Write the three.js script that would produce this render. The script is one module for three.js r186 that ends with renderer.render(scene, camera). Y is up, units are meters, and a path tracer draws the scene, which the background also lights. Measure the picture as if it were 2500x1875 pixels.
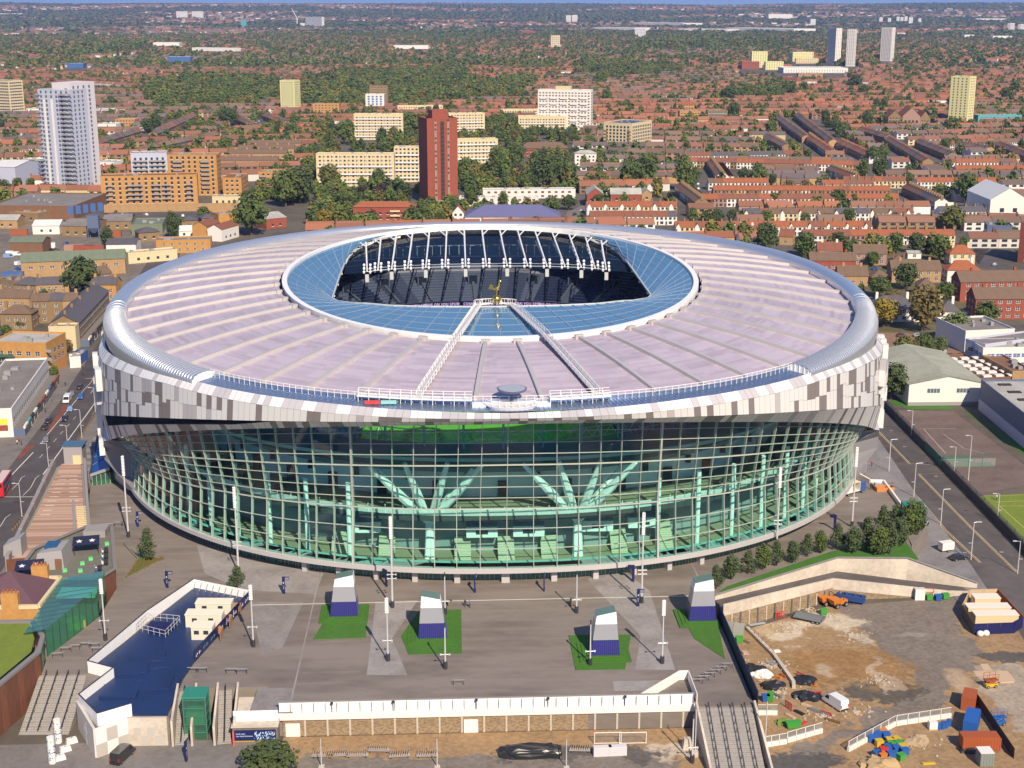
import * as THREE from 'three';
import { mergeGeometries } from 'three/addons/utils/BufferGeometryUtils.js';
import { TextGeometry } from 'three/addons/geometries/TextGeometry.js';
import { FontLoader } from 'three/addons/loaders/FontLoader.js';
import { MarchingCubes } from 'three/addons/objects/MarchingCubes.js';

// ---------- camera, sky, sun, exposure ----------
const scene = new THREE.Scene();
const camera = new THREE.PerspectiveCamera(30.37, 4 / 3, 1, 60000);
camera.position.set(-12.5, 123, 398);
{
  const yaw = THREE.MathUtils.degToRad(2.7), pit = THREE.MathUtils.degToRad(15);
  camera.lookAt(-12.5 + Math.sin(yaw) * Math.cos(pit) * 100, 123 - Math.sin(pit) * 100, 398 - Math.cos(yaw) * Math.cos(pit) * 100);
}
const renderer = new THREE.WebGLRenderer({ antialias: true });
renderer.toneMapping = THREE.LinearToneMapping;
renderer.toneMappingExposure = 1.3;
renderer.shadowMap.enabled = true;
const SUN = new THREE.Vector3(0.235, 0.62, 0.749).normalize();
{
  const W = 512, H = 256, d = new Float32Array(W * H * 4);
  for (let j = 0; j < H; j++) for (let i = 0; i < W; i++) {
    const el = ((j + 0.5) / H - 0.5) * Math.PI, az = ((i + 0.5) / W - 0.5) * 2 * Math.PI;
    const e = Math.max(0, Math.sin(el)), v = new THREE.Vector3(Math.cos(el) * Math.cos(az), Math.sin(el), Math.cos(el) * Math.sin(az));
    const c = Math.max(0, v.dot(SUN)), k = Math.pow(1 - e, 3.2), g = 0.30 * Math.pow(c, 24) + 0.07 * Math.pow(c, 4);
    const o = (j * W + i) * 4;
    d[o] = 0.055 + 0.17 * k + g * 1.0; d[o + 1] = 0.13 + 0.24 * k + g * 0.9; d[o + 2] = 0.36 + 0.24 * k + g * 0.75; d[o + 3] = 1;
  }
  const t = new THREE.DataTexture(d, W, H, THREE.RGBAFormat, THREE.FloatType);
  t.mapping = THREE.EquirectangularReflectionMapping; t.magFilter = t.minFilter = THREE.LinearFilter; t.needsUpdate = true;
  scene.background = t; scene.environment = t;
}
const sun = new THREE.DirectionalLight(new THREE.Color(1, 0.865, 0.67), 5);
sun.position.copy(SUN).multiplyScalar(900); sun.castShadow = true;
sun.shadow.mapSize.set(4096, 4096);
Object.assign(sun.shadow.camera, { left: -420, right: 420, top: 420, bottom: -420, near: 10, far: 2500 });
scene.add(sun, sun.target);
scene.fog = new THREE.FogExp2(new THREE.Color().setRGB(0.38, 0.52, 1.0), 0.00004);

// ---------- helpers ----------
let seed = 7;
const rnd = () => { seed = (seed + 0x6d2b79f5) | 0; let t = Math.imul(seed ^ (seed >>> 15), 1 | seed); t = (t + Math.imul(t ^ (t >>> 7), 61 | t)) ^ t; return ((t ^ (t >>> 14)) >>> 0) / 4294967296; };
const rr = (a, b) => a + (b - a) * rnd(), pick = (a) => a[Math.floor(rnd() * a.length)];
const V = (x, y, z) => new THREE.Vector3(x, y, z), lerp = (a, b, t) => a + (b - a) * t, clamp = (x, a, b) => Math.min(b, Math.max(a, x));
const hash = (x, y, s = 0) => { let h = (x * 374761393 + y * 668265263 + s * 974634777) | 0; h = Math.imul(h ^ (h >>> 13), 1274126177); return ((h ^ (h >>> 16)) >>> 0) / 4294967296; };
function vnoise(x, y, s = 0, P = 0) {
  const xi = Math.floor(x), yi = Math.floor(y), fx = x - xi, fy = y - yi, u = fx * fx * (3 - 2 * fx), v = fy * fy * (3 - 2 * fy);
  const w = (k) => (P ? ((k % P) + P) % P : k);
  return lerp(lerp(hash(w(xi), w(yi), s), hash(w(xi + 1), w(yi), s), u), lerp(hash(w(xi), w(yi + 1), s), hash(w(xi + 1), w(yi + 1), s), u), v);
}
function fbm(x, y, s, P, oct = 4) { let a = 0, w = 0.5, t = 0; for (let i = 0; i < oct; i++) { a += w * vnoise(x, y, s + i, P); t += w; x *= 2; y *= 2; P *= 2; w *= 0.55; } return a / t; }
function tex(size, metres, fn, srgb = true) {
  const d = new Uint8Array(size * size * 4);
  for (let j = 0; j < size; j++) for (let i = 0; i < size; i++) {
    const c = fn(i / size, j / size), o = (j * size + i) * 4;
    for (let k = 0; k < 3; k++) d[o + k] = 255 * clamp(srgb ? Math.pow(clamp(c[k], 0, 1), 1 / 2.2) : c[k], 0, 1);
    d[o + 3] = 255;
  }
  const t = new THREE.DataTexture(d, size, size, THREE.RGBAFormat);
  t.wrapS = t.wrapT = THREE.RepeatWrapping; t.magFilter = THREE.LinearFilter; t.minFilter = THREE.LinearMipmapLinearFilter; t.generateMipmaps = true;
  if (srgb) t.colorSpace = THREE.SRGBColorSpace;
  t.repeat.set(1 / metres, 1 / metres); t.needsUpdate = true;
  return t;
}
// mottled map around white, used as a multiplier of a material's own colour
const grain = (size, metres, amp, cells, s) => tex(size, metres, (u, v) => { const n = fbm(u * cells, v * cells, s, cells, 5), f = fbm(u * cells * 8, v * cells * 8, s + 9, cells * 8, 2); const k = 1 - amp + amp * (1.3 * n + 0.7 * f - 0.5) * 1.2; return [k, k, k]; });
const T = {
  fine: grain(256, 6, 0.22, 8, 3), mid: grain(512, 40, 0.3, 8, 17), coarse: grain(512, 160, 0.45, 8, 31),
};
const lin = (r, g, b) => new THREE.Color().setRGB(r, g, b);
function M(r, g, b, rough = 0.85, o = {}) { const m = new THREE.MeshPhysicalMaterial({ roughness: rough, side: THREE.DoubleSide, ...o }); m.color.setRGB(r, g, b); return m; }
const used = {};
function numbered(n) { const k = used[n] = (used[n] ?? -1) + 1; return k ? `${n}_${String(k).padStart(3, '0')}` : n; }
function mesh(name, geo, m, parent) { if (geo instanceof Sh) geo = geo.geo(); const o = new THREE.Mesh(geo, m); o.name = name; o.castShadow = o.receiveShadow = true; parent.add(o); return o; }
function tag(o, label, category, group, kind) { if (label) o.userData.label = label; if (category) o.userData.category = category; if (group) o.userData.group = group; if (kind) o.userData.kind = kind; return o; }
function thing(name, label, category, pos = [0, 0, 0], turn = 0, group) {
  const o = new THREE.Group(); o.name = numbered(name); o.position.set(...pos); o.rotation.y = turn; scene.add(o);
  return tag(o, label, category, group);
}
function solo(name, geo, m, label, category, group) { const g = geo instanceof Sh ? geo.geo() : geo; g.computeBoundingBox(); const b = g.boundingBox, c = [(b.min.x + b.max.x) / 2, b.min.y, (b.min.z + b.max.z) / 2]; g.translate(-c[0], -c[1], -c[2]); const o = mesh(numbered(name), g, m, scene); o.position.set(...c); return tag(o, label, category, group); }
function struct(name, geo, m) { const o = mesh(numbered(name), geo, m, scene); o.userData.kind = 'structure'; return o; }
// parts built in place: move the group to the foot of the thing and the shapes back by as much
function settle(g) {
  const b = new THREE.Box3(); const seen = new Set();
  g.traverse((o) => { if (o.isMesh && !seen.has(o.geometry)) { seen.add(o.geometry); o.geometry.computeBoundingBox(); b.union(o.geometry.boundingBox); } });
  const c = V((b.min.x + b.max.x) / 2, b.min.y, (b.min.z + b.max.z) / 2);
  for (const q of seen) q.translate(-c.x, -c.y, -c.z);
  g.position.copy(c); return g;
}
function copy(o, pos, turn, label, group) { const c = o.clone(); c.name = numbered(o.name.replace(/_\d\d\d$/, '')); c.userData = { ...o.userData }; c.position.set(...pos); if (turn !== undefined) c.rotation.y = turn; if (label) c.userData.label = label; if (group) c.userData.group = group; scene.add(c); return c; }
// shape collector: flat-shaded faces with uv in metres
class Sh {
  constructor() { this.p = []; this.t = []; this.c = null; this.col = null; }
  tint(r, g, b) { this.col = [r, g, b]; if (!this.c) this.c = []; return this; }
  v(a, u, w) { this.p.push(a[0], a[1], a[2]); this.t.push(u, w); if (this.c) this.c.push(...this.col); }
  tri(a, b, c) { const l = Math.hypot(b[0] - a[0], b[1] - a[1], b[2] - a[2]); this.v(a, 0, 0); this.v(b, l, 0); this.v(c, l / 2, Math.hypot(c[0] - a[0], c[1] - a[1], c[2] - a[2])); return this; }
  quad(a, b, c, d, u0 = 0, v0 = 0) {
    const l = Math.hypot(b[0] - a[0], b[1] - a[1], b[2] - a[2]), h = Math.hypot(d[0] - a[0], d[1] - a[1], d[2] - a[2]);
    this.v(a, u0, v0); this.v(b, u0 + l, v0); this.v(c, u0 + l, v0 + h); this.v(a, u0, v0); this.v(c, u0 + l, v0 + h); this.v(d, u0, v0 + h); return this;
  }
  // eight corners: 0-3 lower ring, 4-7 upper ring
  hexa(q) { const [a, b, c, d, e, f, g, h] = q; return this.quad(d, c, b, a).quad(e, f, g, h).quad(a, b, f, e).quad(b, c, g, f).quad(c, d, h, g).quad(d, a, e, h); }
  box(x0, y0, z0, x1, y1, z1) { return this.hexa([[x0, y0, z1], [x1, y0, z1], [x1, y0, z0], [x0, y0, z0], [x0, y1, z1], [x1, y1, z1], [x1, y1, z0], [x0, y1, z0]]); }
  // bar from a to b (points), width w across, height h (upwards from the line)
  bar(a, b, w, h, below = 0) {
    const dx = b[0] - a[0], dz = b[2] - a[2], l = Math.hypot(dx, dz) || 1, nx = -dz / l * w / 2, nz = dx / l * w / 2;
    const P = (q, s, y) => [q[0] + nx * s, q[1] + y, q[2] + nz * s];
    return this.hexa([P(a, 1, -below), P(b, 1, -below), P(b, -1, -below), P(a, -1, -below), P(a, 1, h), P(b, 1, h), P(b, -1, h), P(a, -1, h)]);
  }
  tube(a, b, r0, r1 = r0, n = 6, cap = true) {
    const A = V(...a), B = V(...b), d = B.clone().sub(A).normalize(), s = Math.abs(d.y) > 0.9 ? V(1, 0, 0) : V(0, 1, 0), x = d.clone().cross(s).normalize(), y = d.clone().cross(x);
    const R = (P, r, k) => { const t = k / n * 2 * Math.PI; const q = P.clone().addScaledVector(x, Math.cos(t) * r).addScaledVector(y, Math.sin(t) * r); return [q.x, q.y, q.z]; };
    for (let k = 0; k < n; k++) { this.quad(R(A, r0, k), R(A, r0, k + 1), R(B, r1, k + 1), R(B, r1, k)); if (cap) { this.tri(b, R(B, r1, k), R(B, r1, k + 1)); this.tri(a, R(A, r0, k + 1), R(A, r0, k)); } }
    return this;
  }
  // vertical prism over a plan polygon [[x,z],...]
  prism(poly, y0, y1, top = true, bottom = false) {
    const Y1 = (i) => (Array.isArray(y1) ? y1[i] : y1), n = poly.length;
    for (let i = 0; i < n; i++) { const a = poly[i], b = poly[(i + 1) % n]; this.quad([a[0], y0, a[1]], [b[0], y0, b[1]], [b[0], Y1((i + 1) % n), b[1]], [a[0], Y1(i), a[1]]); }
    if (top || bottom) for (const [i, j, k] of THREE.ShapeUtils.triangulateShape(poly.map((q) => new THREE.Vector2(q[0], q[1])), [])) {
      const f = (m, y) => this.v([poly[m][0], y(m), poly[m][1]], poly[m][0], poly[m][1]);
      if (top) { f(i, Y1); f(j, Y1); f(k, Y1); }
      if (bottom) { f(i, () => y0); f(k, () => y0); f(j, () => y0); }
    }
    return this;
  }
  // fence-like wall along a plan polyline
  wall(pts, y0, y1, w) { for (let i = 0; i + 1 < pts.length; i++) this.bar([pts[i][0], y0, pts[i][1]], [pts[i + 1][0], y0, pts[i + 1][1]], w, y1 - y0); return this; }
  sheet(poly, y) { for (const f of THREE.ShapeUtils.triangulateShape(poly.map((q) => new THREE.Vector2(q[0], q[1])), [])) for (const m of f) this.v([poly[m][0], y, poly[m][1]], poly[m][0], poly[m][1]); return this; }
  ribbon(pts, w, y) { // flat strip along a polyline
    for (let i = 0; i + 1 < pts.length; i++) { const a = pts[i], b = pts[i + 1], l = Math.hypot(b[0] - a[0], b[1] - a[1]) || 1, nx = -(b[1] - a[1]) / l * w / 2, nz = (b[0] - a[0]) / l * w / 2; this.quad([a[0] + nx, y, a[1] + nz], [b[0] + nx, y, b[1] + nz], [b[0] - nx, y, b[1] - nz], [a[0] - nx, y, a[1] - nz]); }
    return this;
  }
  geo() {
    const g = new THREE.BufferGeometry(); g.setAttribute('position', new THREE.Float32BufferAttribute(this.p, 3)); g.setAttribute('uv', new THREE.Float32BufferAttribute(this.t, 2));
    if (this.c) g.setAttribute('color', new THREE.Float32BufferAttribute(this.c, 3));
    const n = []; // normals, always turned away from nothing in particular: flat
    g.computeVertexNormals(); return g;
  }
}
const S = () => new Sh();
// smooth grid surface from fn(i,j) -> [x,y,z]
function grid(nu, nv, fn) {
  const p = [], t = [], ix = [];
  for (let i = 0; i <= nu; i++) for (let j = 0; j <= nv; j++) { p.push(...fn(i / nu, j / nv)); t.push(i, j); }
  for (let i = 0; i < nu; i++) for (let j = 0; j < nv; j++) { const a = i * (nv + 1) + j, b = a + nv + 1; ix.push(a, b, b + 1, a, b + 1, a + 1); }
  const g = new THREE.BufferGeometry(); g.setAttribute('position', new THREE.Float32BufferAttribute(p, 3)); g.setAttribute('uv', new THREE.Float32BufferAttribute(t, 2)); g.setIndex(ix); g.computeVertexNormals(); return g;
}
const pdist = (a, b) => Math.hypot(a[0] - b[0], a[1] - b[1]), pl = (a, b, t) => [lerp(a[0], b[0], t), lerp(a[1], b[1], t)];
const font = await new FontLoader().loadAsync('fonts/droid/droid_sans_bold.typeface.json');
function textGeo(s, size, depth = 0.03) { const g = new TextGeometry(s, { font, size, depth, curveSegments: 2 }); g.computeBoundingBox(); g.translate(-(g.boundingBox.max.x + g.boundingBox.min.x) / 2, 0, 0); return g; }
// canvas-painted flat print (signs, banners)
function printTex(w, h, draw) { const c = document.createElement('canvas'); c.width = w; c.height = h; draw(c.getContext('2d'), w, h); const t = new THREE.CanvasTexture(c); t.colorSpace = THREE.SRGBColorSpace; return t; }
const inPoly = (x, z, p) => { let c = false; for (let i = 0, j = p.length - 1; i < p.length; j = i++) if (p[i][1] > z !== p[j][1] > z && x < (p[j][0] - p[i][0]) * (z - p[i][1]) / (p[j][1] - p[i][1]) + p[i][0]) c = !c; return c; };
const STREET = -5;


// ---------- the stadium ----------
const D2R = Math.PI / 180, ZC = 3.5;
// point on an oval: u degrees from the front (south), turning to the east
function oval(u, a, b, n = 2.1, zc = ZC) { const s = Math.sin(u * D2R), c = Math.cos(u * D2R), f = (v) => Math.sign(v) * Math.pow(Math.abs(v), 2 / n); return [a * f(s), zc + b * f(c)]; }
const P3 = (q, y) => [q[0], y, q[1]];
const tabled = (tab) => (u) => { u = Math.abs(u); for (let i = 1; i < tab.length; i++) if (u <= tab[i][0]) return lerp(tab[i - 1][1], tab[i][1], (u - tab[i - 1][0]) / (tab[i][0] - tab[i - 1][0])); return tab[tab.length - 1][1]; };
const deckEdge = (u) => oval(u, 98.5, 115), innerRing = (u) => oval(u, 58.7, 86, 2, -3.7);
const HD = 44.6, HI = 48.5;
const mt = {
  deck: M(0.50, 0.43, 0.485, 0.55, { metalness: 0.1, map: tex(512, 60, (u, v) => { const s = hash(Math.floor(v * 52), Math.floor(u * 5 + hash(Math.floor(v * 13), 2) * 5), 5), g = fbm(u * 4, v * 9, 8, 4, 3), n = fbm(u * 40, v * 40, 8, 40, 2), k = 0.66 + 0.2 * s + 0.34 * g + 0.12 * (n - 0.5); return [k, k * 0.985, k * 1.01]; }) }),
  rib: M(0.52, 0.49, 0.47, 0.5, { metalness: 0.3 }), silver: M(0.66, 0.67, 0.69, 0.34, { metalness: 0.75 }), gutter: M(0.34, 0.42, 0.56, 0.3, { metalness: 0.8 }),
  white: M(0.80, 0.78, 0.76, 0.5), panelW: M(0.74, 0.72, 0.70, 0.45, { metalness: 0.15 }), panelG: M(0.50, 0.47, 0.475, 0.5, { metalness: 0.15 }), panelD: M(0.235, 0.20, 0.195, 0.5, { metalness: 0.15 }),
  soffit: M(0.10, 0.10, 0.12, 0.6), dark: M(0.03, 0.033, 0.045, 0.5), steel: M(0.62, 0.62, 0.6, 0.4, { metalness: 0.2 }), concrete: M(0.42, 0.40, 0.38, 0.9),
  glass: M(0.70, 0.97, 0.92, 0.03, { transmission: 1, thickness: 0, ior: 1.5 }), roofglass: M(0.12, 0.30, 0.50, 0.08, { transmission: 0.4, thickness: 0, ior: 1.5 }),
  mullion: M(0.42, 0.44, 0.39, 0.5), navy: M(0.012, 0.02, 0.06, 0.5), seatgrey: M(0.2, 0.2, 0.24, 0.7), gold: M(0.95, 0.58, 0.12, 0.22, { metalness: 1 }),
  inner: M(0.74, 0.80, 0.78, 0.7), floor: M(0.32, 0.30, 0.2, 0.7), bluepanel: M(0.02, 0.06, 0.30, 0.25, { metalness: 0.3 }), teal: M(0.12, 0.5, 0.45, 0.3),
  barBlue: M(0.22, 0.30, 0.40, 0.5), northglass: M(0.30, 0.38, 0.5, 0.05, { transmission: 1, thickness: 0, ior: 1.1 }),
  turf: M(0.07, 0.30, 0.02, 0.9), floodlamp: M(0.85, 0.85, 0.88, 0.3),
};
const stadium = thing('stadium', 'oval football stadium with ribbed lilac-grey roof and green glass front', 'stadium');
const roof = new THREE.Group(); roof.name = 'roof'; stadium.add(roof);
const NR = 52;
{ // roof deck sectors and ribs
  for (let k = 0; k < NR; k++) {
    const u0 = (k + 0.5) * 360 / NR, u1 = u0 + 360 / NR, s = S(), n = 3, m = 4, at = (u, t) => { const q = pl(innerRing(u), deckEdge(u), t); return P3(q, lerp(HI, HD, t) + 0.5 * Math.sin(Math.PI * t)); };
    for (let i = 0; i < n; i++) for (let j = 0; j < m; j++) { const a = lerp(u0, u1, i / n), b = lerp(u0, u1, (i + 1) / n), t0 = 0.02 + 0.98 * j / m, t1 = 0.02 + 0.98 * (j + 1) / m; s.quad(at(a, t0), at(b, t0), at(b, t1), at(a, t1), i * 4 + k * 7.3, j * 9 + k * 3.1); }
    const ms = mesh('roof_panel', s, mt.deck, roof);
    const r = S(), seg = 5;
    for (let j = 0; j < seg; j++) r.bar(at(u0, 0.015 + j / seg * 0.985), at(u0, 0.015 + (j + 1) / seg * 0.985), 0.85, 0.75);
    r.bar(at(u0, 0.03), at(u0, 0.055), 2.1, 0.95);
    mesh('roof_rib', r, mt.rib, roof);
  }
  // white kerb round the glazed middle
  const s = S(), q = S(), N = 104;
  for (let k = 0; k < N; k++) { const a = k * 360 / N, b = a + 360 / N, i0 = oval(a, 57.3, 84.6, 2, -3.7), i1 = oval(b, 57.3, 84.6, 2, -3.7), o0 = innerRing(a), o1 = innerRing(b);
    s.hexa([P3(o0, HI - 0.6), P3(o1, HI - 0.6), P3(i1, HI - 0.6), P3(i0, HI - 0.6), P3(o0, HI + 0.9), P3(o1, HI + 0.9), P3(i1, HI + 0.9), P3(i0, HI + 0.9)]); }
  mesh('ring_kerb', s, mt.white, roof);
  // silver rounded edge: sides and back
  const prof = [[0, 0], [0.1, 1.6], [0.8, 2.5], [2.2, 3.0], [3.8, 3.0], [5.4, 2.4], [6.8, 1.2], [7.6, -0.4], [7.7, -2.2], [7.0, -4.2], [5.6, -6]];
  const uA = 39.5, nb = 170, tap = (u) => lerp(0.3, 1, clamp((Math.min(Math.abs(u), 360 - Math.abs(u)) - uA) / 30, 0, 1));
  const bull = grid(nb, prof.length - 1, (i, j) => { const u = lerp(uA, 360 - uA, i), [o, y] = prof[Math.round(j * (prof.length - 1))], back = Math.max(0, -Math.cos(u * D2R)), w = 0.78 * lerp(1, 0.85, back); return P3(oval(u, 98.5 + o * w, 115 + o * w), HD + (y > 0 ? y * tap(u) : y) * lerp(1, 0.8, back)); });
  mesh('rounded_edge', bull, mt.silver, roof);
  const seam = S(), up = (u, k) => { const [o, y] = prof[k], back = Math.max(0, -Math.cos(u * D2R)), w = 0.78 * lerp(1, 0.85, back); return P3(oval(u, 98.5 + o * w, 115 + o * w), HD + (y > 0 ? y * tap(u) : y) * lerp(1, 0.8, back)); };
  for (const sg of [1, -1]) for (let i = 0; i < 74; i++) { const u = sg * (uA + i * 0.55); if (i > 64 && i % 3) continue; for (let k = 1; k < 8; k++) seam.bar(up(u, k), up(u, k + 1), 0.22, 0.16); }
  const sm = mesh('edge_seams', seam, mt.silver, roof); sm.name = 'edge_seam'; sm.userData.kind = 'stuff';
  // open end frames of the rounded edge
  for (const sg of [1, -1]) { const f = S(); for (let k = 0; k < 8; k++) { const a = up(sg * uA, k), b = up(sg * uA, k + 1); f.quad([a[0], HD - 1, a[2]], [b[0], HD - 1, b[2]], b, a); f.tube([a[0], HD - 1, a[2]], a, 0.16, 0.16, 4); } mesh('edge_end', f, mt.white, roof); }
  // flat seamed gutter roof at the front
  const gu = S();
  for (let k = 0; k < 160; k++) { const u = lerp(-uA, uA, k / 160), w = 2 * uA / 160, a = deckEdge(u), b = deckEdge(u + w), c = oval(u, 104.3, 119.9), d = oval(u + w, 104.3, 119.9); gu.quad(P3(a, HD - 0.7), P3(b, HD - 0.7), P3(d, 43.6), P3(c, 43.6)); gu.bar(P3(a, HD - 0.7), P3(c, 43.6), 0.12, 0.12); gu.quad(P3(a, HD - 0.7), P3(b, HD - 0.7), P3(b, HD + 0.1), P3(a, HD + 0.1)); }
  mesh('gutter_roof', gu, mt.gutter, roof);
  // railing along the front deck edge
  const ra = S();
  for (let k = 0; k < 90; k++) { const u = lerp(-uA, uA, k / 90), w = 2 * uA / 90, a = oval(u, 99.4, 115.9), b = oval(u + w, 99.4, 115.9); ra.tube(P3(a, HD - 0.6), P3(a, HD + 1.1), 0.06, 0.06, 4); ra.tube(P3(a, HD + 1.1), P3(b, HD + 1.1), 0.06, 0.06, 4, false); ra.tube(P3(a, HD + 0.5), P3(b, HD + 0.5), 0.05, 0.05, 4, false); }
  mesh('deck_railing', ra, mt.white, roof);
}
// cladding: heights of its edges round the front
const hT = tabled([[0, 43.3], [20, 44], [42, 44], [52, 43.2], [64, 40.6], [74, 38.6], [90, 38], [180, 38]]), hC = tabled([[0, 42.7], [44, 42.3], [56, 40.4], [66, 37.8], [80, 36.6], [180, 36]]);
const hF = (u) => Math.max(42 - 0.0041 * u * u, 8), hE = (u) => 39.4 - 0.00515 * u * u;
const pT = (u) => oval(u, 104.4, 120), pC = (u) => oval(u, 106, 122), pF = (u) => oval(u, 106.8, 121.4), pE = (u) => oval(u, 106.3, 114.8);
const pSill = (u) => oval(u, 101.5, 106.5, 2.2), pBase = (u) => oval(u, 98.6, 103.2, 2.2), pKink = (u) => oval(u, 100.6, 105.6, 2.2), hK = tabled([[0, 17.6], [20, 17], [36, 15.8], [52, 13.4], [76, 11]]), hS = 3.7;
const UE = 67; // half angle of the glass eye
const cladding = new THREE.Group(); cladding.name = 'cladding'; stadium.add(cladding);
{
  const NC = 200, UM = 84, du = 2 * UM / NC, tone = [mt.panelW, mt.panelG, mt.panelD], rest = [S(), S(), S()];
  const run = []; for (let r = 0; r < 6; r++) { let k = 0, last = 0; run[r] = []; while (k < NC) { const p = rnd(), centre = Math.abs(k - NC / 2) < 16, c = last || p < (centre ? 0.5 : 0.2) ? 0 : r === 0 ? 1 : p < 0.36 ? 1 : 2, w = c ? (rnd() < 0.62 ? 1 : 2 + Math.floor(rnd() * 2)) : 1 + Math.floor(rnd() * 3.2); for (let i = 0; i < w; i++) run[r][k++] = c; last = c; } }
  const put = (q, c, asPart) => { if (asPart) mesh('panel', S().quad(...q), tone[c], cladding); else rest[c].quad(...q); };
  const G = 0.03;
  for (let k = 0; k < NC; k++) {
    const ua = -UM + k * du, ub = ua + du * (1 - G), side = Math.abs(ua) > UE + 2;
    // sloped top course
    put([P3(pC(ua), hC(ua)), P3(pC(ub), hC(ub)), P3(pT(ub), hT(ub)), P3(pT(ua), hT(ua))], run[0][k], false);
    // upright courses
    const bot = (u) => hF(Math.min(Math.abs(u), UE + 2));
    const rows = Math.max(1, Math.min(4, Math.round((hC(ua) - bot(ua)) / 3.4)));
    for (let r = 0; r < rows; r++) {
      const f = (u, t) => { const lip = 0; return P3(pl(pC(u), pF(u), t), lerp(hC(u) - 0.03, bot(u), t)); }, jg = (i) => (i > 0 && i < rows ? (hash(Math.floor(k / 3), i, 4) - 0.5) * 0.4 : 0);
      const t0 = (r + jg(r)) / rows + 0.004, t1 = (r + 1 + jg(r + 1)) / rows - 0.004;
      put([f(ua, t1), f(ub, t1), f(ub, t0), f(ua, t0)], run[1 + r % 5][(k + r * 3) % NC], Math.abs(ua) < 40);
    }
    // brow: turns under to the glass
    if (Math.abs(ua) < UE + 2) {
      const slot = ua < -21 && ua > -66, g0 = (u) => (slot ? Math.max(hE(u) + 0.8, lerp(hF(u), hE(u), 0.42 * clamp((-u - 20) / 12, 0, 1))) : hF(u) - 0.03), q0 = (u) => (slot ? pl(pF(u), pE(u), 0.35) : pF(u));
      put([P3(pE(ua), hE(ua)), P3(pE(ub), hE(ub)), P3(q0(ub), g0(ub)), P3(q0(ua), g0(ua))], run[5][k], false);
    }
  }
  rest.forEach((s, i) => { const o = mesh('panel_course', s, tone[i], cladding); o.userData.kind = 'stuff'; });
  // backing just inside the joints, soffit behind the brow, dark recess of the slot
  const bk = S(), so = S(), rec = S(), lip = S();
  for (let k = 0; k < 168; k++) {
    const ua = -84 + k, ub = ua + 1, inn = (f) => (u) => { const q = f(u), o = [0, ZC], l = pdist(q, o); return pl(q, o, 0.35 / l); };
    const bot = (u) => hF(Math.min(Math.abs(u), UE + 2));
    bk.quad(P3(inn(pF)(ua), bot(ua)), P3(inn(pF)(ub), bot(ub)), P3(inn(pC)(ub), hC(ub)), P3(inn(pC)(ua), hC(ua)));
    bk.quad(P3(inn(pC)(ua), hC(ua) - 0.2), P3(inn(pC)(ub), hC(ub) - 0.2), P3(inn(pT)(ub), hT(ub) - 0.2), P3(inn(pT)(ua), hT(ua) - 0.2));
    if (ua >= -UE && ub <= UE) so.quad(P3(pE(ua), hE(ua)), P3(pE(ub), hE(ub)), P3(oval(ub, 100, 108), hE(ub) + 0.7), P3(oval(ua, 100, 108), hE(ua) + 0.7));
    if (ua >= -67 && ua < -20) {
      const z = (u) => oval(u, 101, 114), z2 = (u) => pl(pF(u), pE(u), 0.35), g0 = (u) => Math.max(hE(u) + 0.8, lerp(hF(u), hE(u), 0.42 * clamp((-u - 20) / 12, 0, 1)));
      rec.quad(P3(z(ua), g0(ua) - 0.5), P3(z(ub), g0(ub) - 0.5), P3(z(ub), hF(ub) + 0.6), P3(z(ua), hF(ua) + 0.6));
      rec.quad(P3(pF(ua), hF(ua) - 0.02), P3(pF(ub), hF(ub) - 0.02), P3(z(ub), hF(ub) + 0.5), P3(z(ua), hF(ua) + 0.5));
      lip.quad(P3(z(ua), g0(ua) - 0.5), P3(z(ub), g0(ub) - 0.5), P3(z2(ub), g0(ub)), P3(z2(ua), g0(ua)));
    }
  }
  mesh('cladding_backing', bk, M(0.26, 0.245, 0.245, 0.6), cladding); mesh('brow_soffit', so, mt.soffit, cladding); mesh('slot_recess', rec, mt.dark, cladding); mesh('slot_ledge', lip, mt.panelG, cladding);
  // west and east flanks below: jambs of the eye and upright panels standing proud
  for (const sg of [-1, 1]) {
    const jm = S(), rv = S(), half = (u) => pl(pF(u), pSill(u), 0.5), eb = [[UE, hE(UE), pE], [UE + 3.5, 14.8, pF], [UE + 5.5, 11.8, pF], [UE + 5.6, 8.6, pF], [UE + 3, 5.6, half], [UE - 4, 3.9, pSill]].map(([u, h, f]) => P3(f(sg * u), h)), ob = [hF(UE + 2), 18, 12, 6, 0, STREET].map((h) => P3(pF(sg * 82), h)), ib = [[UE - 0.5, 15.5], [UE, 14], [UE, 11.6], [UE, 8.6], [UE - 1, 6], [UE - 5, 4]].map(([u, h]) => P3(oval(sg * u, 99.5, 105.5, 2.2), h));
    for (let k = 0; k < 5; k++) { jm.quad(eb[k], eb[k + 1], ob[k + 1], ob[k]); rv.quad(eb[k], eb[k + 1], ib[k + 1], ib[k]); }
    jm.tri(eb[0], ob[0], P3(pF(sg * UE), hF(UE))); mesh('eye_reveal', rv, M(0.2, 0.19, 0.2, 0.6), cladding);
    for (let u = 82; u < 150; u += 4) jm.quad(P3(pF(sg * u), -5), P3(pF(sg * (u + 4)), -5), P3(pF(sg * (u + 4)), hC(u + 4) - 0.2), P3(pF(sg * u), hC(u) - 0.2));
    mesh('flank_wall', jm, mt.panelG, cladding);
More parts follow.
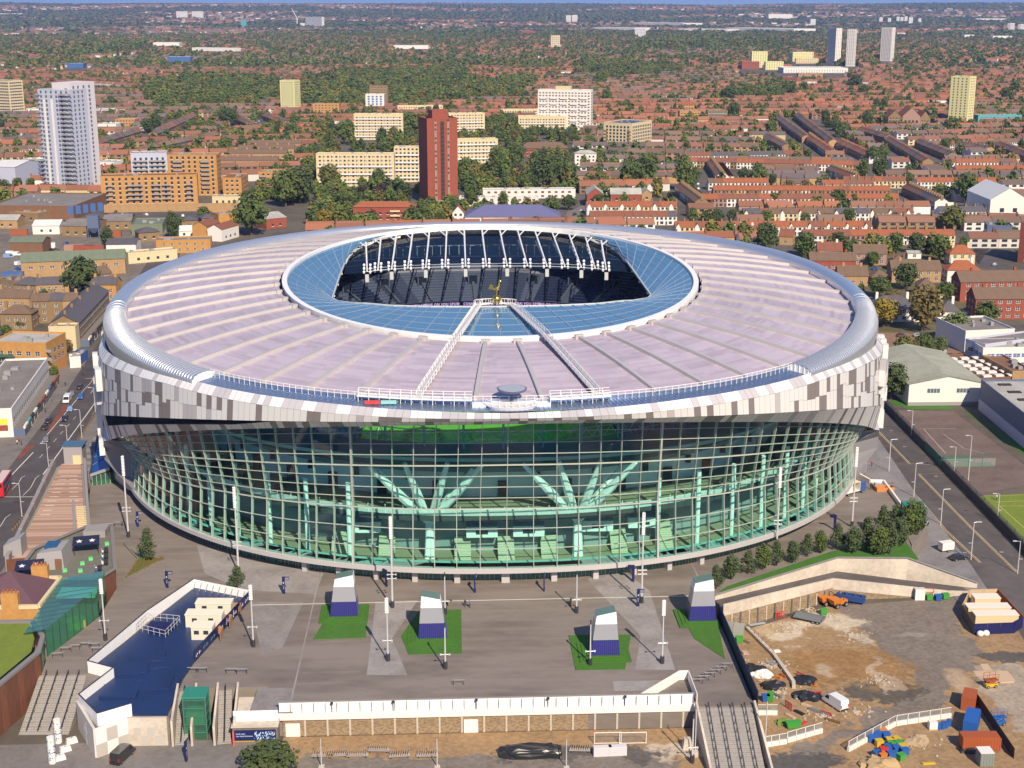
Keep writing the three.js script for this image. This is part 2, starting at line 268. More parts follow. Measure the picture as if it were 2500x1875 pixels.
    for (let i = 0; i < 34; i++) { const u = sg * (62 + rnd() * 26), h = 10 + rnd() * 25, w = 0.5 + rnd() * 0.5, l = 3 + rnd() * 3; if (h < hF(Math.min(Math.abs(u), 69)) + 1 && Math.abs(u) < 72) continue; const o = 0.9 + rnd() * 0.5, q = (uu, d) => oval(uu, 106.8 + d, 121.4 + d), y1 = Math.min(h + l, hC(u) - 0.5);
      if (y1 - h < 1) continue; mesh('fin_panel', S().hexa([P3(q(u - w, o), h), P3(q(u + w, o), h), P3(q(u + w, -0.3), h), P3(q(u - w, -0.3), h), P3(q(u - w, o), y1), P3(q(u + w, o), y1), P3(q(u + w, -0.3), y1), P3(q(u - w, -0.3), y1)]), pick([mt.panelW, mt.panelW, mt.panelG]), cladding); }
  }
}
// glass front
const front = new THREE.Group(); front.name = 'glass_front'; stadium.add(front);
{
  const NC = 54, du = 2 * UE / NC, rest = S(), low = 3, hi = 8, bars = S(), kb = S(), vb = S(), nodes = S();
  const at = (u, r) => { // r 0..3 sill to kink, 3..11 kink to brow
    if (r <= low) { const t = r / low; return P3(pl(pSill(u), pKink(u), t), lerp(hS + 0.3, hK(u), t)); }
    const t = (r - low) / hi; return P3(pl(pKink(u), oval(u, 104.8, 113), t), lerp(hK(u), hE(u) + 0.5, t)); };
  for (let k = 0; k < NC; k++) for (let r = 0; r < low + hi; r++) {
    const ua = -UE + k * du, ub = ua + du, gap = Math.abs(ua) > 52 && Math.abs(hE(ua) - hK(ua)) < 2 && r >= low; const q = [at(ua, r), at(ub, r), at(ub, r + 1), at(ua, r + 1)];
    if (Math.abs(k - NC / 2 + 0.5) < 13.6) mesh('pane', S().quad(...q), mt.glass, front); else rest.quad(...q);
  }
  const rp = mesh('outer_panes', rest, mt.glass, front); rp.name = 'outer_pane_field'; rp.userData.kind = 'stuff';
  for (let k = 0; k <= NC; k++) { const u = -UE + k * du, big = k % 14 === 6, s = S(); for (let r = 0; r < low + hi; r++) { const a = at(u, r), b = at(u, r + 1), f = (q) => { const l = Math.hypot(q[0], q[2] - ZC); return [q[0] * (1 - 0.55 / l), q[1], ZC + (q[2] - ZC) * (1 - 0.55 / l)]; }; const w = big ? 0.42 : 0.13, tx = Math.cos(u * D2R) * w / 2, tz = -Math.sin(u * D2R) * w / 2, o = (q, sg, off) => { const l = Math.hypot(q[0], q[2] - ZC) || 1; return [q[0] + q[0] / l * off + tx * sg, q[1], q[2] + (q[2] - ZC) / l * off + tz * sg]; };
    s.hexa([o(a, -1, 0.14), o(a, 1, 0.14), o(a, 1, -0.62), o(a, -1, -0.62), o(b, -1, 0.14), o(b, 1, 0.14), o(b, 1, -0.62), o(b, -1, -0.62)]); } mesh('mullion', s, mt.mullion, front); }
  for (let r = 0; r <= low + hi; r++) { const s = S(), w = r === low || r === 7 ? 0.26 : 0.11; for (let k = 0; k < NC; k++) { const a = at(-UE + k * du, r), b = at(-UE + (k + 1) * du, r); s.bar(a, b, 0.3, w / 2, w / 2); } mesh('transom', s, mt.mullion, front); }
  // sill band, lower glazed base with piers and doors
  const sill = S(), bandTop = S();
  for (let k = 0; k < 150; k++) { const ua = -75 + k, ub = ua + 1, o = (u) => oval(u, 102, 107, 2.2), i = (u) => pBase(u); sill.hexa([P3(o(ua), hS - 0.7), P3(o(ub), hS - 0.7), P3(i(ub), hS - 0.9), P3(i(ua), hS - 0.9), P3(o(ua), hS + 0.3), P3(o(ub), hS + 0.3), P3(i(ub), hS + 0.3), P3(i(ua), hS + 0.3)]); }
  mesh('sill_band', sill, mt.panelG, front);
  const bglass = M(0.2, 0.5, 0.47, 0.05, { transmission: 0.8, thickness: 0 });
  for (let k = 0; k < 44; k++) { const ua = -54 + k * 2.45, ub = ua + 2.45, uc = (ua + ub) / 2, pier = S(), mid = Math.abs(uc) < 26;
    mesh('base_glazing', S().quad(P3(pBase(ua), 0), P3(pBase(ub), 0), P3(pBase(ub), hS - 0.8), P3(pBase(ua), hS - 0.8)), bglass, front);
    const fr = S(), nn = mid ? 5 : 4; for (let j = 0; j <= nn; j++) { const u = lerp(ua, ub, j / nn), q = pBase(u); fr.tube(P3(q, 0), P3(q, hS - 0.8), 0.07, 0.07, 4, false); } fr.bar(P3(pBase(ua), 2.3), P3(pBase(ub), 2.3), 0.14, 0.12); mesh('base_frame', fr, mt.mullion, front);
    if (mid && k % 2 === 0) { const a = oval(ua - 0.32, 100.3, 105, 2.2), b = oval(ua + 0.32, 100.3, 105, 2.2), c = oval(ua + 0.32, 98, 102.5, 2.2), d = oval(ua - 0.32, 98, 102.5, 2.2); mesh('pier', S().prism([a, b, c, d], 0, hS - 0.7, false), mt.panelG, front); } }
  for (const sg of [-1, 1]) { const s = S(); for (let u = 54; u < 76; u += 1) s.quad(P3(oval(sg * u, 97.6, 102, 2.2), -5), P3(oval(sg * (u + 1), 97.6, 102, 2.2), -5), P3(oval(sg * (u + 1), 97.6, 102, 2.2), hS), P3(oval(sg * u, 97.6, 102, 2.2), hS)); mesh('base_wall', s, M(0.10, 0.10, 0.2, 0.6), front); }
}
// inside the front: floors, back wall, tree columns, stairs
const hall = new THREE.Group(); hall.name = 'entrance_hall'; stadium.add(hall);
{
  const ringSlab = (name, a0, b0, a1, b1, y, th, m, U = 74) => { const s = S(); for (let u = -U; u < U; u += 2) { const o = (v) => oval(v, a0, b0, 2.2), i = (v) => oval(v, a1, b1, 2.2); s.hexa([P3(o(u), y - th), P3(o(u + 2), y - th), P3(i(u + 2), y - th), P3(i(u), y - th), P3(o(u), y), P3(o(u + 2), y), P3(i(u + 2), y), P3(i(u), y)]); } return mesh(name, s, m, hall); };
  const ringWall = (name, a, b, y0, y1, m, U = 74) => { const s = S(); for (let u = -U; u < U; u += 2) s.quad(P3(oval(u, a, b, 2.2), y0), P3(oval(u + 2, a, b, 2.2), y0), P3(oval(u + 2, a, b, 2.2), y1), P3(oval(u, a, b, 2.2), y1)); return mesh(name, s, m, hall); };
  ringSlab('ground_floor', 98, 103, 70, 72, 0.05, 0.4, mt.floor); ringSlab('ledge', 100.5, 105.4, 98, 102, 4.0, 0.3, M(0.25, 0.55, 0.5, 0.6));
  ringSlab('concourse_slab', 92, 95, 74, 76, 11.9, 1.3, M(0.05, 0.06, 0.065, 0.7)); ringSlab('concourse_floor', 91.6, 94.6, 74, 76, 12, 0.08, mt.floor); ringWall('lower_wall', 84, 86, 0, 11, M(0.26, 0.31, 0.32, 0.8)); ringWall('concourse_wall', 80, 82, 12, 19, mt.inner);
  ringSlab('upper_floor', 82, 85, 70, 73, 20.4, 1.4, M(0.2, 0.24, 0.25, 0.8)); ringWall('upper_wall', 83, 86, 20.4, 25, M(0.07, 0.1, 0.11, 0.8)); ringSlab('service_deck', 91, 95, 80, 84, 25.6, 0.8, M(0.32, 0.46, 0.45, 0.7));
  // concourse balustrade
  { const s = S(), g = S(); for (let u = -60; u < 60; u += 2.5) { const a = oval(u, 92, 95, 2.2), b = oval(u + 2.5, 92, 95, 2.2); s.tube(P3(a, 12), P3(a, 14.2), 0.1, 0.1, 4); s.bar(P3(a, 13.4), P3(b, 13.4), 0.1, 0.12); g.quad(P3(a, 12), P3(b, 12), P3(b, 13.4), P3(a, 13.4)); } mesh('balustrade', s, mt.white, hall); mesh('balustrade_glass', g, M(0.8, 0.88, 0.86, 0.3, { transmission: 0.35, thickness: 0 }), hall); }
  // openings in the concourse wall
  for (let k = -12; k <= 12; k++) { const u = k * 4.6, q = oval(u, 80.5, 82.5, 2.2); const w = k % 2 ? 1.3 : 2.2, h = k % 2 ? 2 : 4; mesh('wall_opening', S().box(q[0] - w / 2, k % 2 ? 16 : 12, q[1] - 0.3, q[0] + w / 2, (k % 2 ? 16 : 12) + h, q[1] + 0.35), mt.dark, hall); }
  // tree columns
  const tree = (sx) => { const s = S(), base = [sx * 17, 0, 93.5], j = [sx * 17, 8.5, 93]; s.tube([base[0] - 0.7, 0, 93.5], j, 0.6, 0.9, 8); s.tube([base[0] + 0.7, 0, 93.5], j, 0.6, 0.9, 8);
    const tops = [[-13, 25, 101], [-5.2, 25.6, 101], [4.3, 25.6, 101], [12, 25, 101], [-11, 21, 92], [10, 21, 92]]; for (const [dx, y, z] of tops) { const t = [sx * 17 + dx, y, z], m = [lerp(j[0], t[0], 0.5), lerp(j[1], t[1], 0.5), lerp(j[2], t[2], 0.5)]; s.tube(j, m, 0.75, 1.05, 7); s.tube(m, t, 1.05, 0.5, 7); }
    return mesh('tree_column', s, M(0.80, 0.86, 0.84, 0.55), hall); };
  tree(-1); tree(1);
  // stair flights and ticket kiosks on the ground floor
  for (const x of [-38, -27, -9.5, 0.5, 10.5, 27, 38]) { const s = S(); for (let i = 0; i < 16; i++) s.box(x - 1.9, i * 0.34, 96 - i * 0.55 - Math.abs(x) * 0.16, x + 1.9, i * 0.34 + 0.34, 96.55 - i * 0.55 - Math.abs(x) * 0.16); mesh('stair_flight', s, M(0.5, 0.5, 0.38, 0.8), hall); }
  for (const x of [-32, -5, 5.8, 22, 33]) { const z = 95 - Math.abs(x) * 0.16; const b = mesh('kiosk', S().box(x - 3.6, 4.6, z - 5, x + 3.6, 7.2, z - 1.5), mt.inner, hall); mesh('kiosk_screen', S().box(x - 1.4, 5.4, z - 1.52, x + 1.4, 6.3, z - 1.42), mt.dark, b); }
  for (let k = -9; k <= 9; k++) { if (Math.abs(k) < 3) continue; const q = oval(k * 6.6, 94, 97.5, 2.2); mesh('round_column', S().tube(P3(q, 0), P3(q, 19.5), 0.55, 0.55, 8, false), mt.inner, hall); }
  // tables on the outer balconies
  for (let k = 0; k < 26; k++) { const u = (k % 2 ? 1 : -1) * rr(34, 62), q = oval(u, 88 - rnd() * 3, 91 - rnd() * 3, 2.2), s = S(); s.box(-1.3, 0.7, -0.35, 1.3, 0.8, 0.35).box(-1.2, 0, -0.1, -1, 0.7, 0.1).box(1, 0, -0.1, 1.2, 0.7, 0.1).box(-1.3, 0.4, -0.8, 1.3, 0.47, -0.55).box(-1.3, 0.4, 0.55, 1.3, 0.47, 0.8); const o = mesh('table', s, mt.dark, hall); o.position.set(q[0], 12, q[1]); o.rotation.y = rnd() * 3; }
  // lattice truss and service deck details behind the top of the glass
  const tr = S(); for (let x = -48; x < 48; x += 3) { const z = (v) => 89 - 0.009 * v * v; tr.tube([x, 26.2, z(x)], [x + 3, 26.2, z(x + 3)], 0.13, 0.13, 4, false); tr.tube([x, 28.2, z(x) - 1], [x + 3, 28.2, z(x + 3) - 1], 0.13, 0.13, 4, false); tr.tube([x, 26.2, z(x)], [x + 1.5, 28.2, z(x + 1.5) - 1], 0.09, 0.09, 4, false); tr.tube([x + 1.5, 28.2, z(x + 1.5) - 1], [x + 3, 26.2, z(x + 3)], 0.09, 0.09, 4, false); } mesh('lattice_truss', tr, mt.white, hall);
  for (let x = -63; x <= 63; x += 9) { const z = 92 - 0.01 * x * x; mesh('roof_post', S().tube([x, 25.6, z], [x, 43, z - 1], 0.3, 0.3, 6, false), M(0.3, 0.5, 0.5, 0.5), hall); }
}
// bowl
const bowl = new THREE.Group(); bowl.name = 'bowl'; stadium.add(bowl);
{
  const tier = (name, a0, b0, y0, a1, b1, y1, rows, f0, f1, st) => { const s = S(), q = S(); for (let r = 0; r < rows; r++) { const t = r / rows, t2 = (r + 1) / rows, ya = lerp(y0, y1, t), yb = lerp(y0, y1, t2); for (let u = f0; u < f1; u += st) { const o = (v, k) => oval(v, lerp(a0, a1, k), lerp(b0, b1, k), 2.6, -2); s.quad(P3(o(u, t), ya), P3(o(u + st, t), ya), P3(o(u + st, t2), ya), P3(o(u, t2), ya)); s.quad(P3(o(u, t2), ya), P3(o(u + st, t2), ya), P3(o(u + st, t2), yb), P3(o(u, t2), yb));
      const ka = t + 0.55 / rows, kb = t + 0.75 / rows; if ((u + 360) % 12 >= st * 0.5) q.quad(P3(o(u, ka), ya + 0.1), P3(o(u + st, ka), ya + 0.1), P3(o(u + st, kb), ya + 0.85), P3(o(u, kb), ya + 0.85)); } }
    const g = new THREE.Group(); g.name = name; bowl.add(g); mesh('terrace_steps', s, mt.seatgrey, g).name = 'terracing'; const se = mesh('seats', q, mt.navy, g); se.name = 'seating'; se.userData.kind = 'stuff'; return g; };
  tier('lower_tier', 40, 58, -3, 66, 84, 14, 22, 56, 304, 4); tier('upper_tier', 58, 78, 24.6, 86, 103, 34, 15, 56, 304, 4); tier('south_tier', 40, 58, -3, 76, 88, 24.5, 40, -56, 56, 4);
  const walls = (name, a, b, y0, y1, m, f0, f1) => { const s = S(); for (let u = f0; u < f1; u += 4) s.quad(P3(oval(u, a, b, 2.6, -2), y0), P3(oval(u + 4, a, b, 2.6, -2), y0), P3(oval(u + 4, a, b, 2.6, -2), y1), P3(oval(u, a, b, 2.6, -2), y1)); return mesh(name, s, m, bowl); };
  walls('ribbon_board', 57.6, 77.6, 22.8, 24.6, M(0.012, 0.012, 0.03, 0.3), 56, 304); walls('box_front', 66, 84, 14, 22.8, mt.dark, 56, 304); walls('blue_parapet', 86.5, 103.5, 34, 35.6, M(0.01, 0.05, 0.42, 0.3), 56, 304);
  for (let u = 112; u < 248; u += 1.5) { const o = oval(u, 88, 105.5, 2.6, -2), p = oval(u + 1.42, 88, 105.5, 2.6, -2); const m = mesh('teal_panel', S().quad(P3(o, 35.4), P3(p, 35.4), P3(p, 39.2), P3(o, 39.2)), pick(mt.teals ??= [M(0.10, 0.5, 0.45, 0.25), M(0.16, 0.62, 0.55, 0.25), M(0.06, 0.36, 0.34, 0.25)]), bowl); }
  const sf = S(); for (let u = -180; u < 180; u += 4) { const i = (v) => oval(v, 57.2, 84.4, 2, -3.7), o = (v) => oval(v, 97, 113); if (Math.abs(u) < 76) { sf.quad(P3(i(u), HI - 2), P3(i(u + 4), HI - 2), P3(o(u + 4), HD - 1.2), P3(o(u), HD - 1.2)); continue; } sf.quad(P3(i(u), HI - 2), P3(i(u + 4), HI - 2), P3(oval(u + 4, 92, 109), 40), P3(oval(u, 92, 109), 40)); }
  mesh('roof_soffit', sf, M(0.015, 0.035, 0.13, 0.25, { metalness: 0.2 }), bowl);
  // gangway mouths in the north upper tier
  for (const u of [130, 147, 159, 170, 181, 192, 203, 216, 232]) { const q = oval(u, 71, 91, 2.6, -2), r = S(); const g = new THREE.Group(); g.name = 'gangway_mouth'; g.position.set(q[0], 29, q[1]); g.rotation.y = Math.atan2(q[0], q[1] + 2) + Math.PI; bowl.add(g); mesh('side_wall', S().box(-1.8, -0.5, -1, -1.4, 2.1, 2), mt.seatgrey, g); mesh('side_wall', S().box(1.4, -0.5, -1, 1.8, 2.1, 2), mt.seatgrey, g); mesh('head_wall', S().box(-1.8, 1.6, -1.4, 1.8, 2.2, -1), mt.seatgrey, g); mesh('doorway', S().box(-1.39, -0.4, -1.2, 1.39, 1.9, 1.6), mt.dark, g);
    const a = oval(u, 58.5, 78.5, 2.6, -2), b = oval(u, 70, 90, 2.6, -2); mesh('gangway_stair', S().bar(P3(a, 25.1), P3(b, 29.2), 0.9, 0.2), M(0.2, 0.19, 0.19, 0.9), bowl); }
  // lettering on the ribbon board
  const tg = textGeo('COME ON YOU SPURS', 0.95, 0.04), dot = textGeo('I', 0.8, 0.04), tm = M(0.3, 0.22, 0.4, 0.5, { emissive: new THREE.Color(0.75, 0.5, 0.95), emissiveIntensity: 0.55 });
  for (let k = -6; k <= 6; k++) { for (const [g, o] of [[tg, 0], [dot, 4.7]]) { const u = 180 + k * 9.4 + o, q = oval(u, 57.3, 77.3, 2.6, -2); const q2 = oval(u + 0.5, 57.3, 77.3, 2.6, -2); const t = mesh('ribbon_lettering', g, tm, bowl); t.position.set(q[0], 23.25, q[1]); t.rotation.y = Math.atan2(-(q2[1] - q[1]), q2[0] - q[0]) + Math.PI; } }
  const pit = mesh('pitch', new THREE.PlaneGeometry(78, 116, 12, 18).rotateX(-Math.PI / 2).translate(0, -3.9, -2), M(0.11, 0.43, 0.03, 0.9, { map: tex(64, 1, (u, v) => { const k = 0.9 + 0.14 * (Math.floor(v * 18) % 2) + 0.05 * hash(Math.floor(u * 64), Math.floor(v * 64)); return [k, k, k]; }) }), bowl);
  { pit.material.map.repeat.set(1, 1); }
  const ln = S(); for (const [a, b] of [[[-34, -52.5 - 2], [34, -54.5]], [[-34, 50.5], [34, 50.5]], [[-34, -54.5], [-34, 50.5]], [[34, -54.5], [34, 50.5]], [[-34, -2], [34, -2]], [[-20, -38], [20, -38]], [[-20, -54.5], [-20, -38]], [[20, -54.5], [20, -38]]]) ln.ribbon([a, b], 0.25, -3.88); for (let k = 0; k < 32; k++) { const f = (i) => [Math.sin(i * Math.PI / 16) * 9.15, -2 + Math.cos(i * Math.PI / 16) * 9.15]; ln.ribbon([f(k), f(k + 1)], 0.25, -3.88); }
  mesh('pitch_marking', ln, M(0.8, 0.8, 0.8, 0.9), bowl);
}
// glazed roof middle
const glazed = new THREE.Group(); glazed.name = 'glazed_roof'; stadium.add(glazed);
const openEdge = (u) => { // inner edge of the glazing as plan point, matched to the ring by angle
  const pts = [[0, 42], [15.5, 41.4], [27, 39.5], [36, 35], [41.5, 28], [43.4, 20], [44, -14], [44, -45], [43, -76]]; const a = Math.abs(u) / 148 * (pts.length - 1), i = Math.min(Math.floor(a), pts.length - 2), q = pl(pts[i], pts[i + 1], a - i); return [Math.sign(u) * q[0], q[1]]; };
{
  const bars = S(), rad = S(), beams = S();
  const N = 58, um = 148, rows = 5, H2 = (u) => 48.1 - 2.6 * clamp((Math.abs(u) - 50) / 60, 0, 1);
  const ringA = (u) => { const k = Math.abs(u) / um; return oval(Math.sign(u) * (Math.pow(k, 0.92)) * 151, 57.3, 84.6, 2, -3.7); };
  const at = (u, t) => P3(pl(ringA(u), openEdge(u), t), lerp(HI + 0.2, H2(u), t));
  for (let k = 0; k < N; k++) { const a = -um + k * 2 * um / N, b = a + 2 * um / N; for (let r = 0; r < rows; r++) { const t0 = r / rows, t1 = (r + 1) / rows; mesh('roof_pane', S().quad(at(a, t0), at(b, t0), at(b, t1), at(a, t1)), mt.roofglass, glazed); bars.bar(at(a, t1), at(b, t1), 0.16, 0.07); }
    const m = (a + b) / 2; for (let r = 0; r < rows; r++) rad.bar(at(a, r / rows), at(a, (r + 1) / rows), k % 2 ? 0.18 : 0.3, 0.1); }
  mesh('glazing_bar', bars, mt.barBlue, glazed).userData.kind = 'stuff'; mesh('glazing_rib', rad, mt.barBlue, glazed).userData.kind = 'stuff';
  const ed = S(); for (let k = 0; k < N; k++) { const a = -um + k * 2 * um / N, b = a + 2 * um / N; ed.bar(at(a, 1), at(b, 1), 0.4, 0.25, 0.3); } mesh('opening_edge', ed, mt.steel, glazed);
  // trusses under the glass
  for (let k = 0; k < N; k += 2) { const u = -um + k * 2 * um / N, a = at(u, 0), b = at(u, 1); a[1] -= 1.6; b[1] -= 1.1; mesh('under_truss', S().bar(a, b, 0.5, 0.5), mt.white, glazed); }
  const und = S(); for (let r = 1; r < 10; r++) for (let k = 0; k < N; k++) { const a = -um + k * 2 * um / N, b = a + 2 * um / N; if ((r + k) % 3 === 0) continue; const p = at(a, r / 10), q = at(b, r / 10); p[1] -= 0.9; q[1] -= 0.9; und.bar(p, q, 0.3, 0.2); } mesh('purlin', und, mt.white, glazed).userData.kind = 'stuff';
  // north rafters with floodlights
  for (let k = -7; k <= 7; k++) { const x0 = 6.6 * k * (1 - 0.004 * k * k), ua = 180 - k * 6.6, q = oval(ua, 57.5, 84.6, 2, -3.7), e = [x0 * 0.985, -37 + Math.abs(k) ** 2 * 0.16], g = new THREE.Group(); g.name = 'rafter'; glazed.add(g);
    const s = S(), A = [clamp(q[0] * 0.93, -46, 46), 48, Math.max(q[1], -88 + Math.abs(k) * 1.5)], B = [clamp(e[0], -44, 44), 44.6, e[1]]; s.tube(A, B, 0.3, 0.24, 6); s.tube([A[0], A[1] - 3.2, A[2]], B, 0.14, 0.14, 5); for (let i = 1; i < 8; i++) { const p = i / 8, c = [lerp(A[0], B[0], p), lerp(A[1], B[1], p), lerp(A[2], B[2], p)], d = [lerp(A[0], B[0], p + 0.06), lerp(A[1] - 3.2, B[1], p + 0.06), lerp(A[2], B[2], p + 0.06)]; s.tube(c, d, 0.1, 0.1, 4, false); } s.tube([A[0] + 2.5 * Math.sign(k || 1), A[1] + 0.2, A[2] - 1], [lerp(A[0], B[0], 0.16), lerp(A[1], B[1], 0.16), lerp(A[2], B[2], 0.16)], 0.2, 0.2, 5);
    mesh('rafter_truss', s, mt.white, g); for (let i = 0; i < 6; i++) { const sx = i % 2 ? 1 : -1, r = Math.floor(i / 2); const l = mesh('floodlight', (mt.lampGeo ??= S().tube([0, 0, -0.25], [0, -0.3, 0.35], 0.42, 0.3, 8).geo()), mt.floodlamp, g); l.position.set(B[0] + sx * 0.95, B[1] - 0.2 + r * 0.95, B[2] - r * 0.7); } if (k % 2) { mesh('speaker_array', S().box(B[0] - 0.55, B[1] - 3.2, B[2] + 0.3, B[0] + 0.55, B[1] - 0.9, B[2] + 1.2), mt.steel, g); } }
  for (let k = -7; k < 7; k++) { const f = (i) => clamp(6.4 * i, -44, 44), e = (i) => -37 + i * i * 0.16; mesh('north_pane', S().quad([f(k), 47, -80 + k * k * 0.2], [f(k + 1), 47, -80 + (k + 1) ** 2 * 0.2], [f(k + 1), 43.6, e(k + 1)], [f(k), 43.6, e(k)]), mt.northglass, glazed); }
  const cw = S(); for (let k = -7; k < 7; k++) { const f = (i) => { const x = 6.6 * i * (1 - 0.004 * i * i) * 0.985; return [clamp(x, -44, 44), 44.4, -37 + i * i * 0.16]; }; const a = f(k), b = f(k + 1); cw.bar(a, b, 0.5, 0.12); a[1] += 0.8; b[1] += 0.8; cw.bar(a, b, 0.1, 0.1); } mesh('catwalk', cw, mt.steel, glazed);
}
// walkways over the roof to the statue, roof-front gantry and disc platform
{
  const w = new THREE.Group(); w.name = 'roof_walkway'; stadium.add(w);
  for (const sg of [-1, 1]) { const s = S(), r = S(), pts = [[sg * 18.2, HD + 0.8, 117], [sg * 9.6, HI + 1.4, 81], [sg * 4.2, 48.6, 42.5]]; for (let i = 0; i < 2; i++) { const a = pts[i], b = pts[i + 1], n = i ? 22 : 16; s.bar(a, b, 1.3, 0.2); for (const o of [-0.7, 0.7]) for (let k = 0; k < n; k++) { const f = (t) => [lerp(a[0], b[0], t) + o, lerp(a[1], b[1], t), lerp(a[2], b[2], t)], p = f(k / n), q = f((k + 1) / n); r.tube(p, [p[0], p[1] + 1.3, p[2]], 0.07, 0.07, 4, false); r.tube([p[0], p[1] + 1.3, p[2]], [q[0], q[1] + 1.3, q[2]], 0.08, 0.08, 4, false); r.tube([p[0], p[1] + 0.6, p[2]], [q[0], q[1] + 0.6, q[2]], 0.05, 0.05, 4, false); if (sg < 0 && o < 0) r.tube([p[0], p[1] + 1.2, p[2]], [p[0] - 0.6, p[1] - 0.4, p[2]], 0.06, 0.06, 4, false); } }
    mesh('walkway_deck', s, mt.panelG, w); mesh('walkway_railing', r, mt.white, w); }
  const pf = S(); for (let k = 0; k < 10; k++) { const f = (t, o) => { const a = Math.PI * (1 - t); return [Math.cos(a) * (4.8 + o), 48.6, 42.5 - Math.sin(a) * 2.2]; }; const a = f(k / 10, 0), b = f((k + 1) / 10, 0); pf.bar(a, b, 1.4, 0.2); for (const o of [0.7, -0.7]) { const c = f(k / 10, o), d = f((k + 1) / 10, o); pf.tube(c, [c[0], c[1] + 1.3, c[2]], 0.06, 0.06, 4); pf.tube([c[0], c[1] + 1.3, c[2]], [d[0], d[1] + 1.3, d[2]], 0.07, 0.07, 4, false); } } mesh('viewing_platform', pf, mt.white, w);
  // gantries on the gutter roof
  for (const [x0, x1] of [[-31, -7.5], [8.5, 21]]) { const s = S(); for (let x = x0; x < x1; x += 2.2) { const z = (v) => 119.2 - 0.0052 * v * v, y = 45.1, xb = Math.min(x + 2.2, x1); for (const dz of [-1, 1]) { s.tube([x, 43.4, z(x) + dz], [x, y + 1.2, z(x) + dz], 0.08, 0.08, 4); for (const h of [0.6, 1.2]) s.tube([x, y + h, z(x) + dz], [xb, y + h, z(xb) + dz], 0.06, 0.06, 4, false); } s.bar([x, y - 0.2, z(x)], [xb, y - 0.2, z(xb)], 2.2, 0.2); } mesh('gantry', s, mt.white, w); }
  mesh('gantry_box', S().box(-29.5, 44, 117.6, -26.4, 44.7, 118.2), M(0.6, 0.05, 0.05, 0.6), w); mesh('gantry_box', S().box(-26.2, 44, 117.6, -23, 44.7, 118.2), M(0.25, 0.5, 0.5, 0.6), w);
  mesh('platform_floor', S().box(-7.5, 43.4, 117.2, 8.5, 44.2, 120.6), mt.white, w);
  const disc = new THREE.Group(); disc.name = 'disc_platform'; stadium.add(disc);
  const boat = S(); for (let k = 0; k < 16; k++) { const f = (i, h) => { const t = i / 16 * 2 - 1; return [0.6 + t * (5.4 - (h < 0.5 ? 1.6 : 0)), lerp(42.6, 44.3, h), 120.8 + 2.6 * Math.sqrt(Math.max(0, 1 - t * t)) * (h < 0.5 ? 0.6 : 1)]; }; boat.quad(f(k, 0), f(k + 1, 0), f(k + 1, 1), f(k, 1)); const c0 = f(k, 1), c1 = f(k + 1, 1); boat.quad([c0[0], 44.2, 119], [c1[0], 44.2, 119], c1, c0); boat.quad([c0[0], 42.6, 119], [c1[0], 42.6, 119], f(k + 1, 0), f(k, 0)); if (k % 2 === 0) { boat.tube(c0, [c0[0], c0[1] + 1.2, c0[2]], 0.08, 0.08, 4); } boat.tube([c0[0], c0[1] + 1.2, c0[2]], [c1[0], c1[1] + 1.2, c1[2]], 0.09, 0.09, 4, false); }
  mesh('curved_balcony', boat, mt.white, disc); mesh('post', S().tube([0.6, 44, 119.6], [0.6, 47, 119.6], 0.28, 0.28, 8), M(0.1, 0.12, 0.2, 0.5), disc);
  const cy = new THREE.CylinderGeometry(3.1, 2.9, 0.45, 28).translate(0.6, 47.2, 119.6); mesh('disc_rim', cy, M(0.12, 0.13, 0.22, 0.4), disc); mesh('disc_top', new THREE.CylinderGeometry(2.75, 2.75, 0.1, 28).translate(0.6, 47.46, 119.6), M(0.35, 0.37, 0.42, 0.5), disc);
}
